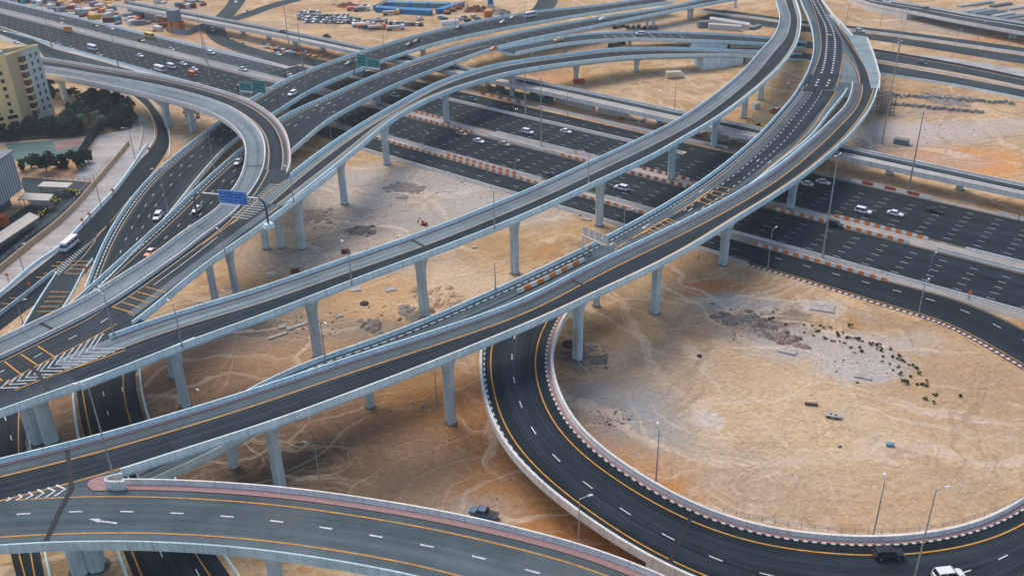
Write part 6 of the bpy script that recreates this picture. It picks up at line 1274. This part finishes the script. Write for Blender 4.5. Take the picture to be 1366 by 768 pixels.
for i, (x, y, c, l, w_) in enumerate([(482, 36, 'white', 'white', 'first truck of the row with white load'), (489, 37.5, 'white', 'orange', 'truck with orange load beside the white one'), (496, 38.5, 'yellow', 'black', 'truck with yellow cab in the yard row'), (503, 39.5, 'orange', 'tan', 'truck with orange cab and tan load'), (496, 31, 'grey', 'grey', 'grey truck at the back of the yard row'), (506, 32, 'silver', 'grey', 'silver cabbed truck at the back of the yard'), (522, 20, 'yellow', 'tan', 'truck with tan load below the blue containers'), (474, 14, 'white', 'orange', 'truck with orange load behind the crowded yard'), (483, 15, 'white', 'grey', 'white cabbed truck behind the crowded yard'), (528, 40, 'white', 'silver', 'white truck standing apart in front of the yard')]): flatbed(x, y, .25, c, l, w_)
CT = {}
def container(x, y, rz, col, label, group, dims=(6.0, 2.5, 2.6), z=0., name='container'):
    k = (col, dims, name)
    if k not in CT:
        b = MB(); b.box((0, 0, dims[2]/2), dims); L_, W__, H__ = dims
        n = int(L_/.6)
        for i in range(n):
            for s in (-1, 1): b.box((-L_/2+.3+i*L_/n, s*(W__/2+.03), H__/2), (.22, .06, H__*.86))
        b.box((0, 0, H__+.04), (L_+.1, W__+.1, .08)); o = b.obj(name, MATS[col]); CT[k] = o
    else: o = CT[k].copy(); COL.objects.link(o)
    put(o, x, y, rz, z); props(o, label, 'container' if name == 'container' else name.replace('_', ' '), group)
mat('c_blue', (.02, .22, .50), .6, noise=.3, nscale=1.); mat('c_teal', (.12, .32, .38), .6, noise=.3, nscale=1.); mat('c_white', (.62, .62, .58), .7, noise=.15, nscale=1.); mat('c_grey', (.20, .23, .25), .7, noise=.3, nscale=1.); mat('c_orange', (.68, .20, .04), .6, noise=.3, nscale=1.); mat('c_rust', (.22, .06, .04), .9, noise=.5, nscale=1.); mat('c_sand', (.5, .38, .26), .9, noise=.3, nscale=1.); mat('c_red', (.5, .08, .04), .6, noise=.3, nscale=1.); mat('c_yellow', (.75, .42, .03), .6, noise=.3, nscale=1.); mat('c_navy', (.05, .09, .13), .6, noise=.3, nscale=1.)
for k in range(17): container(504.5+k*4.3, 15.3+k*.28, 1.5, 'c_blue', 'bright blue container in the long front row of the yard', 'blue containers, front row')
for k in range(17): container(520+k*4.8, 8.2+k*.12, 1.5, 'c_teal' if k % 5 != 1 else 'c_blue', 'pale teal container in the back row of the yard' if k % 5 != 1 else 'blue container among the pale back row of the yard', 'containers, back row')
for k in range(4): container(505+k*4, 13-k*2.0, .8, 'c_navy', 'dark blue container in the slanting short row', 'containers, slanting row')
for k in range(6): container(588+k*5, 18-k*1.7, .2, 'c_blue', 'blue container in the short row beside the orange machines', 'blue containers beside the machines')
for k in range(11): container(950+k*4.6, 31+k*.75, 1.45, 'c_white', 'white site cabin in the upper row beside the flyover', 'white cabins, upper row', (5.5, 2.5, 2.6), name='site_cabin')
for k in range(9): container(948+k*4.6, 38.5+k*.35, 1.45, 'c_white', 'white site cabin in the lower row beside the flyover', 'white cabins, lower row', (3, 2.5, 2.6), name='site_cabin')
container(939, 36.5, .2, 'c_grey', 'blue grey cabin at the left end of the white cabin rows', 'grey cabin', (7, 3, 3), name='site_cabin')
container(1008, 38, .9, 'c_grey', 'slanting dark flatbed at the right end of the cabin rows', 'grey cabin', (9, 2.5, 1.2), name='flatbed_trailer')
for (x, y, lab) in ((952, 186, 'first white cube on rubble below the long viaduct'), (965, 187, 'second white cube on rubble below the long viaduct'), (989, 189, 'white cube right of the tall pier on rubble'), (1008, 145, 'cream cube beside a pier of the pale flyover')): container(x, y, .4, 'c_white', lab, 'white cubes', (2.6, 2.4, 2.2), name='site_cabin')
def digger(x, y, rz, col, label, s=1., group='diggers and rigs'):
    root = empty('excavator'); put(root, x, y, rz); root.scale = (s, s, s); props(root, label, 'excavator', group)
    for sy in (-1, 1): b = MB(); b.box((0, sy*1.05, .45), (3.8, .6, .9), taper=.8); b.obj('track', TYRE, root)
    b = MB(); b.box((-.4, 0, 1.5), (3.2, 2.4, 1.1), taper=.92); b.obj('body', MATS[col], root); b = MB(); b.box((.7, .6, 2.1), (1.3, 1.0, 1.5), taper=.85); b.obj('cab', GLASS, root)
    b = MB(); b.tube((1.2, -.2, 1.8), (3.8, -.2, 4.2), .26, .2, 6); b.obj('boom', MATS[col], root); b = MB(); b.tube((3.8, -.2, 4.2), (5.6, -.2, 1.6), .2, .16, 6).box((5.6, -.2, 1.1), (.9, 1.0, .9), taper=.7); b.obj('arm', MATS[col], root)
for x, y, r_, c, lab in ((597, 19, .5, 'c_orange', 'orange digger left of two others by blue containers'), (605, 15.5, .8, 'c_orange', 'middle orange digger by blue containers'), (612, 12.5, .4, 'c_orange', 'right orange digger by blue containers'), (566, 300, 2.5, 'c_red', 'small red digger on the pale sand above the pale flyover'), (668, 119, .2, 'c_orange', 'orange digger under the long viaduct, left'), (713, 125, .4, 'c_orange', 'orange digger under the long viaduct, middle'), (733, 130, 2.8, 'c_orange', 'orange digger under the long viaduct, right'), (1014, 174, 2.9, 'c_yellow', 'yellow digger behind the long viaduct near the wide flyover')): digger(x, y, r_, c, lab, 1. if x != 566 else .45)
o = MB().box((0, 0, 1.1), (4.6, 2.2, 1.6), taper=1.12).box((2.6, 0, .5), (1.2, .3, .3)).obj('skip', MATS['c_red']); put(o, 772, 112, .3); props(o, 'red skip at the foot of a pier under the single lane flyover', 'skip')
o = MB().box((0, 0, 1.5), (6.5, 2.8, 2.4)).box((0, 0, 2.8), (6.9, 3.1, .2)).box((3.8, 0, 1.0), (1.6, 2.4, 1.4)).obj('site_cabin', PAINT['cream']); put(o, 898, 104, .1); props(o, 'cream cabin alone on the open sand between two flyovers', 'site cabin')
SLB = mat('dusty_slab', (.46, .44, .41), .9, noise=.35, nscale=.7)
root = empty('trailer'); put(root, 1111, 556, -.35); root.scale = (.8, .8, .6); props(root, 'pale flat trailer abandoned on the sand inside the loop', 'trailer')
b = MB(); b.box((0, 0, .7), (3.6, 1.6, .7)); b.obj('deck', SLB, root); b = MB(); b.box((-.6, .1, 1.1), (.6, .5, .2)).box((.6, -.1, 1.1), (.6, .5, .2)); b.obj('hatch', METAL_D, root); b = MB(); b.tube((1.8, 0, .5), (2.7, 0, .4), .08, .06, 6); b.obj('tow_bar', METAL_D, root)
for xx in (-1, 1): b = MB(); b.tube((xx, -.85, .35), (xx, .85, .35), .35, .35, 10); b.obj('wheels', TYRE, root)
o = MB().box((0, 0, .3), (2.6, .5, .5)).obj('timber_beam', mat('timber', (.14, .10, .08), .9)); put(o, 1082, 540, -.2); props(o, 'short dark beam lying on the sand inside the loop', 'beam')
o = MB().box((0, 0, .25), (1.4, .9, .5)).obj('crate', MATS['c_teal']); put(o, 1187, 594, -.2); props(o, 'small pale blue box on the sand above the loop lamps', 'crate')
SLB = mat('dusty_slab', (.46, .44, .41), .9, noise=.35, nscale=.7)
def slab(x, y, rz, d, label, m=None, z=0.): o = MB().box((0, 0, d[2]*.3), (d[0]*.85, d[1]*.85, d[2]*.6), taper=.93).obj('concrete_slab', m or SLB); put(o, x, y, rz, z); props(o, label, 'slab', 'concrete slabs lying on the sand')
slab(1097, 411, -.4, (7, 4.5, .5), 'pale square slab with dark edge inside the loop, near the road'); slab(1151, 503, -.45, (4.4, 1.8, .5), 'narrow slab at the lower corner of the paved patch in the loop'); slab(1050, 470, -.5, (5, 1.6, .5), 'blue grey slab beside the red brown heap in the loop')
slab(594, 253, .1, (7.5, 5, .15), 'flat pale slab beside the frontage lane, on sand'); slab(400, 434, .62, (8, 1.3, .5), 'long beam like slab, right of two on the sand'); slab(370, 448, .62, (6, 1.3, .5), 'long beam like slab, left of two on the sand'); slab(377, 436, .3, (2.2, 2, .6), 'small square slab between two beam like slabs'); slab(632, 411, .1, (1.6, 1.4, .5), 'small pale block right of the pier on pale sand')
slab(475, 386, .2, (3.4, 2.6, .4), 'pale slab with a pit under the near wall of the pale flyover'); slab(521, 386, .4, (3.6, 2.6, .4), 'cream slab under the pale flyover, right of the pit'); slab(454, 421, .3, (1.8, 1.6, .5), 'little white block right of the pier on orange sand'); slab(633, 330, .2, (1.8, 1.6, .5), 'white block by the sand bank under the pale flyover')
slab(700, 268, -.1, (4, 1.4, .5), 'pale block on rubble beside the frontage lane'); slab(782, 293, -.5, (4, 1.2, .5), 'white slab on rubble left of the tall pier'); slab(592, 400, .4, (2, 1, .4), 'small pale block beside the sand bank')
for x, y, lab in ((461, 337, 'brown crate on sand above the pale flyover wall'), (394, 363, 'rusty crate near the pale flyover wall, left one'), (362, 368, 'small pale crate near the pale flyover wall')):
    o = MB().box((0, 0, .5), (2.4, 1.2, 1.0), taper=.9).obj('crate', MATS['c_rust'] if 'pale crate' not in lab else MATS['c_white']); put(o, x, y, .3); props(o, lab, 'crate', 'crates on the sand')
for x, y, r_, lab in ((486, 405, 1.2, 'dark round manhole ring by the pale slab'), (759, 459, 1.7, 'dark oval pit left of the front pier on grey rubble'), (933, 475, .6, 'small dark hole in the middle of the sand'), (1356, 430, .8, 'dark hole'),):
    if lab == 'dark hole': continue
    b = MB(); b.tube((0, 0, -.1), (0, 0, .25), r_, r_*.9, 14); o = b.obj('manhole_ring', JOINT); put(o, x, y, 0); props(o, lab, 'manhole', 'pits on the sand')
# hoarding under the viaduct
root = empty('hoarding'); props(root, 'white panel hoarding under the long low viaduct', 'hoarding')
A_, B_ = at(741, 137), at(838, 160)
for k in range(15):
    p = A_+(B_-A_)*(k+.5)/15; 
    if k in (8,): continue
    b = MB(); d_, L_ = frame_pts(A_, B_); b.box((p[0], p[1], 1.4), (L_/15-.12, .12, 2.8), math.atan2(d_[1], d_[0])); b.obj('panel', MATS['c_white'], root)
root = empty('site_screen'); props(root, 'green netting screen below the long viaduct by the service road', 'screen')
b = MB(); A_, B_ = at(652, 122), at(738, 140); d_, L_ = frame_pts(A_, B_); c_ = (A_+B_)/2; b.box((c_[0], c_[1], 1.2), (L_, .15, 2.4), math.atan2(d_[1], d_[0])); b.obj('net', mat('net_green', (.06, .13, .12), .9, noise=.4, nscale=.5), root)
# rig with orange base top left
root = empty('crane_base'); put(root, 236, 43, -.5); props(root, 'dark grey block on a tall orange support frame, top left', 'crane')
b = MB()
for x_, y_ in ((-2.5, -1.5), (2.5, -1.5), (-2.5, 2.5), (2.5, 2.5), (0, 2.5)): b.box((x_, y_, 3), (2.0, 1.6, 6))
b.obj('support', MATS['c_orange'], root); b = MB(); b.box((0, 0, 9), (5.6, 5, 6)); b.obj('block', MATS['c_grey'], root)
# blue silo, dome, orange box, rust heaps
root = empty('silo'); put(root, 654.5, 10, 0); props(root, 'blue tower silo on a pale base at the top', 'silo'); b = MB(); b.box((0, 0, 1), (5, 3.5, 2), taper=.8); b.obj('base', MATS['c_white'], root); b = MB(); b.box((0, 0, 5), (3.2, 3, 6), taper=1.15); b.obj('tank', MATS['c_blue'], root)
b = MB(); b.tube((-5, 0, 0), (5, 0, 0), 2.6, 2.6, 18); o = b.obj('tent', MATS['c_white']); put(o, 600, 33, .3); props(o, 'white half round tent beside the flyover wall', 'tent')
container(651, 23, .3, 'c_orange', 'orange box container by the flyover wall', 'orange box', (4.5, 3, 3.5))
def heap(x, y, r_, h, m, label, seed):
    """spoil: many low overlapping mounds of uneven size, one object"""
    rr = np.random.default_rng(seed); b = MB(); N_ = int(14+r_*5)
    for q in range(N_):
        cx, cy = rr.normal(0, r_*.45), rr.normal(0, r_*.3); rad = rr.uniform(.12, .34)*r_; hh = h*rr.uniform(.35, 1.0)*(1 if q else 1.2); n = 9; V = [(cx, cy, hh)]
        for j, f in ((1, .45), (2, 1.0)):
            for k in range(n): a = k/n*6.283; e = rad*f*rr.uniform(.7, 1.3); V.append((cx+e*math.cos(a), cy+e*math.sin(a), hh*.72*rr.uniform(.8, 1.1) if j == 1 else -.05))
        b.add(V, [(0, 1+k, 1+(k+1) % n) for k in range(n)]+[(1+k, 1+n+k, 1+n+(k+1) % n, 1+(k+1) % n) for k in range(n)])
    o = b.obj('spoil_heap', m); put(o, x, y, HANG+rr.uniform(-.3, .3)); props(o, label, 'heap', 'heaps of spoil')
SPO = mat('spoil_grey', (.32, .28, .25), .95, noise=.5, nscale=1.2); SPD = mat('spoil_dark', (.20, .18, .165), .95, noise=.5, nscale=1.2); SPS = mat('spoil_sand', (.58, .42, .27), .95, noise=.2, nscale=.6)
for i, (x, y, r_, h, m_, lab) in enumerate([(634, 14, 8, 2, MATS['c_rust'], 'rusty brown scrap heap at the top'), (464, 8, 9, 1, MATS['c_rust'], 'flat rusty heap behind the crowded yard'), (670, 18, 8, 2, SPO, 'grey heap right of the blue silo'), (1008, 430, 5, .8, SPD, 'dark heap in the upper left of the loop sand'), (1016, 441, 4, .7, SPO, 'grey heap beside the dark heap in the loop'), (1050, 452, 4.5, .9, mat('spoil_red', (.30, .23, .19), .95, noise=.4, nscale=1.), 'red brown heap in the loop'), (1032, 447, 3, .6, SPO, 'small grey heap left of the red brown one'), (975, 425, 4, .6, SPD, 'dark heap nearest the front flyover pier in the loop'),
    (798, 480, 3.4, .7, SPD, 'dark rubble right of the front pier'), (765, 476, 3.2, .6, SPD, 'dark rubble left of the front pier'), (592, 402, 8, 1.3, SPS, 'pale sand bank against the central pier'), (480, 309, 4.5, .7, SPD, 'black soil heap above the pale flyover'), (425, 288, 6, .6, SPO, 'grey soil heap between two piers'), (540, 250, 7, .5, SPO, 'grey flat heap on the sand, upper'), (497, 436, 4, .8, SPO, 'grey rubble heap on orange sand'), (552, 420, 5, .7, SPO, 'grey rubble strip left of the central pier'), (870, 332, 7, .5, SPO, 'rubble beside the frontage lane'), (1255, 133, 9, .8, SPO, 'grey heap by the block rows'), (960, 195, 6, .8, SPO, 'rubble heap under the long viaduct'), (905, 158, 10, 1., mat('spoil_mauve', (.3, .22, .2), .95, noise=.4, nscale=1.), 'mauve brown heap behind the long viaduct')]): heap(x, y, r_, h, m_, lab, i)
# rows of concrete blocks and scaffold at right
bp = None
for r_, (xa, ya, xb, yb, n) in enumerate([(1188, 128, 1352, 139, 58), (1190, 140, 1310, 151, 44)]):
    for k in range(n):
        f = k/(n-1); 
        if bp is None: b = MB(); b.box((0, 0, .55), (1.0, .8, 1.1), taper=.8); bp = b.obj('concrete_block', mat('block_grey', (.36, .35, .33), .9, noise=.3, nscale=1.)); o = bp
        else: o = bp.copy(); COL.objects.link(o)
        put(o, xa+(xb-xa)*f+rg.normal(0, .5), ya+(yb-ya)*f+rg.normal(0, .7), rg.uniform(0, 3)); props(o, 'small grey concrete block in the %s row on the sand at right' % ('upper', 'lower')[r_], 'block', 'rows of concrete blocks')
root = empty('scaffold_tower'); put(root, 1180, 152, .3); props(root, 'dark scaffold tower beside the flyover head', 'scaffold')
b = MB()
for x_ in np.linspace(-2.5, 2.5, 4):
    for y_ in (-2, 0, 2): b.tube((x_, y_, 0), (x_, y_, 8.2), .13, .13, 5)
for z_ in np.linspace(1, 8, 6):
    for y_ in (-2, 0, 2): b.tube((-2.5, y_, z_), (2.5, y_, z_), .1, .1, 4)
    for x_ in np.linspace(-2.5, 2.5, 4): b.tube((x_, -2, z_), (x_, 2, z_), .1, .1, 4)
b.obj('frame', METAL_D, root)
container(1202, 192, -.6, 'c_grey', 'dark tilted skip beside the long viaduct at right', 'skips', (5, 2.6, 1.8), name='skip'); container(1251, 238, .0, 'c_red', 'rusty red tub under the long viaduct at right', 'skips', (3, 2, 1.4), name='skip')
# top right pipe stacks
for k, (x, y, ln) in enumerate([(1300, 15, 16), (1312, 17, 18), (1325, 19, 18), (1338, 21, 16), (1350, 24, 16), (1362, 29, 14), (1290, 8, 14), (1310, 6, 16), (1335, 8, 16), (1355, 12, 14)]):
    b = MB(); 
    for j in range(3): b.tube((-ln/2, (j-1)*1.1, .6), (ln/2, (j-1)*1.1, .6), .55, .55, 8)
    o = b.obj('pipe_stack', [MATS['c_white'], mat('pipe_green', (.30, .38, .36), .6), MATS['c_grey']][k % 3]); put(o, x, y, .45); props(o, '%s bundle of three long pipes in the top right yard, place %s from left' % (['white', 'pale green', 'grey'][k % 3], ['three', 'five', 'six', 'eight', 'nine', 'ten', 'one', 'two', 'four', 'seven'][k]), 'pipes', 'pipe bundles in the top right yard')
# top left site: cabins, stacks, hoarding
LC = [('c_white', 'white'), ('c_orange', 'orange'), ('c_grey', 'grey'), ('c_teal', 'teal'), ('c_rust', 'rusty'), ('c_sand', 'sand coloured'), ('c_red', 'red'), ('c_yellow', 'yellow')]
r3 = np.random.default_rng(12); NM = [('container', (6, 2.5, 2.5), 'container'), ('material_stack', (4, 2.2, 1.2), 'stack of material'), ('site_cabin', (4.5, 2.6, 2.6), 'small cabin'), ('plank_stack', (7, 1.6, .7), 'stack of long planks')]
for k in range(230):
    x = r3.uniform(18, 275); lim = .235*x-3; vt = 5+.186*(x-192); y = r3.uniform(-6, max(1, lim))
    if x > 180 and vt-3 < y < vt+13: continue
    if (222 < x < 262 and y > 15) or (x > 258 and y > 8): continue
    c, cn = LC[int(r3.choice(8, p=[.26, .16, .2, .1, .08, .1, .07, .03]))]; nm, dm, sn = NM[int(r3.integers(4))]
    container(x, y, r3.choice([.15, .5, -.64, 1.2]), c, '%s %s on the cluttered building site at the top left' % (cn, sn), 'clutter of the top left building site', dm, name=nm)
for k in range(26):
    x = 352+r3.uniform(0, 80); y = 72+(x-350)*.2+r3.uniform(-9, -4); c, cn = LC[int(r3.choice(8, p=[.2, .15, .2, .1, .15, .1, .05, .05]))]; nm, dm, sn = NM[int(r3.choice([1, 3]))]
    container(x, y-4, r3.uniform(0, 3), c, '%s %s on the strip below the long viaduct, upper left' % (cn, sn), 'clutter below the long viaduct', tuple(v*.7 for v in dm), name=nm)
for k in range(30):
    x = r3.uniform(655, 990); y = 125+(x-690)*.215+r3.uniform(-2, 5); c, cn = LC[int(r3.choice(8, p=[.3, .18, .2, .06, .08, .1, .06, .02]))]; nm, dm, sn = NM[int(r3.choice([1, 3]))]
    container(x, y, r3.uniform(0, 3), c, '%s %s on the strip between service road and long viaduct' % (cn, sn), 'clutter by the service road', tuple(v*.6 for v in dm), name=nm)
low_wall('hoarding', 'long white hoarding on the cluttered building site, top left', [(64, 7), (90, 11), (118, 17)], h=2.4, w=.3, m=MATS['c_white'], cat='hoarding', sm=False)
for k in range(14):
    c, cn = LC[int(r3.choice(8, p=[.35, 0, .3, 0, .2, .1, .05, 0]))]
    container(r3.uniform(246, 266), r3.uniform(150, 168), r3.uniform(0, 3), c, '%s block among the material stored by the curved ramp piers' % cn, 'material stored by the curved ramp piers', (1.6, 1.1, .9), name='material_block')
# loose stones and rubble over the disturbed ground
r4 = np.random.default_rng(5); b = MB()
zones = [(812, 560, 30, 14, 130), (780, 470, 34, 14, 160), (1000, 430, 60, 24, 520), (1130, 480, 80, 28, 90), (480, 300, 80, 40, 360), (600, 250, 70, 24, 220), (400, 430, 60, 26, 260), (540, 420, 60, 20, 180), (900, 345, 80, 12, 200), (680, 655, 40, 30, 60), (560, 560, 90, 40, 120), (860, 170, 110, 18, 200), (250, 150, 40, 18, 90), (1250, 170, 110, 26, 220), (750, 275, 60, 10, 160), (430, 90, 70, 10, 120), (1100, 620, 200, 60, 14)]
for (x, y, sx, sy, n) in zones:
    for _ in range(n):
        px, py = r4.normal(x, sx*.5), r4.normal(y, sy*.5); P = at(px, py, 0); s = min(r4.exponential(.09)+.05, .42)
        V = [(P[0]+dx*s*r4.uniform(.7, 1.3), P[1]+dy*s*r4.uniform(.7, 1.3), dz*s*r4.uniform(.6, 1.1)) for dx, dy, dz in ((-1, -.6, -.1), (.9, -.8, -.1), (1, .8, -.1), (-.8, .9, -.1), (-.4, -.3, .8), (.5, -.2, .7), (.3, .4, .8), (-.4, .4, .6))]
        b.add(V, [(4, 5, 6, 7), (0, 1, 5, 4), (1, 2, 6, 5), (2, 3, 7, 6), (3, 0, 4, 7)], int(r4.choice([0, 1, 2], p=[.45, .1, .45])))
o = b.obj('rubble', [SPO, SPD, SPS]); props(o, 'loose stones and rubble scattered over the sand', 'rubble', kind='stuff')
# ------------------------------------------------------------------ thin evening haze over the whole place
def haze(density=.00014):
    m = bpy.data.materials.new('haze'); m.use_nodes = True; n = m.node_tree
    for x in list(n.nodes): n.nodes.remove(x)
    o_ = n.nodes.new('ShaderNodeOutputMaterial'); v = n.nodes.new('ShaderNodeVolumePrincipled'); v.inputs['Density'].default_value = density; v.inputs['Color'].default_value = (.86, .93, 1, 1); v.inputs['Anisotropy'].default_value = .2
    n.links.new(v.outputs[0], o_.inputs['Volume'])
    b = MB(); b.box((0, 2200, 62), (6100, 5600, 127)); o = b.obj('haze', m); props(o, kind='stuff')
haze()
for rb in (loop, A1, A2, AT, Bf, Cf, D1, D2, CD, CB, Ff, AF, E1, E2, E3, Vi, Rc): finish(rb)
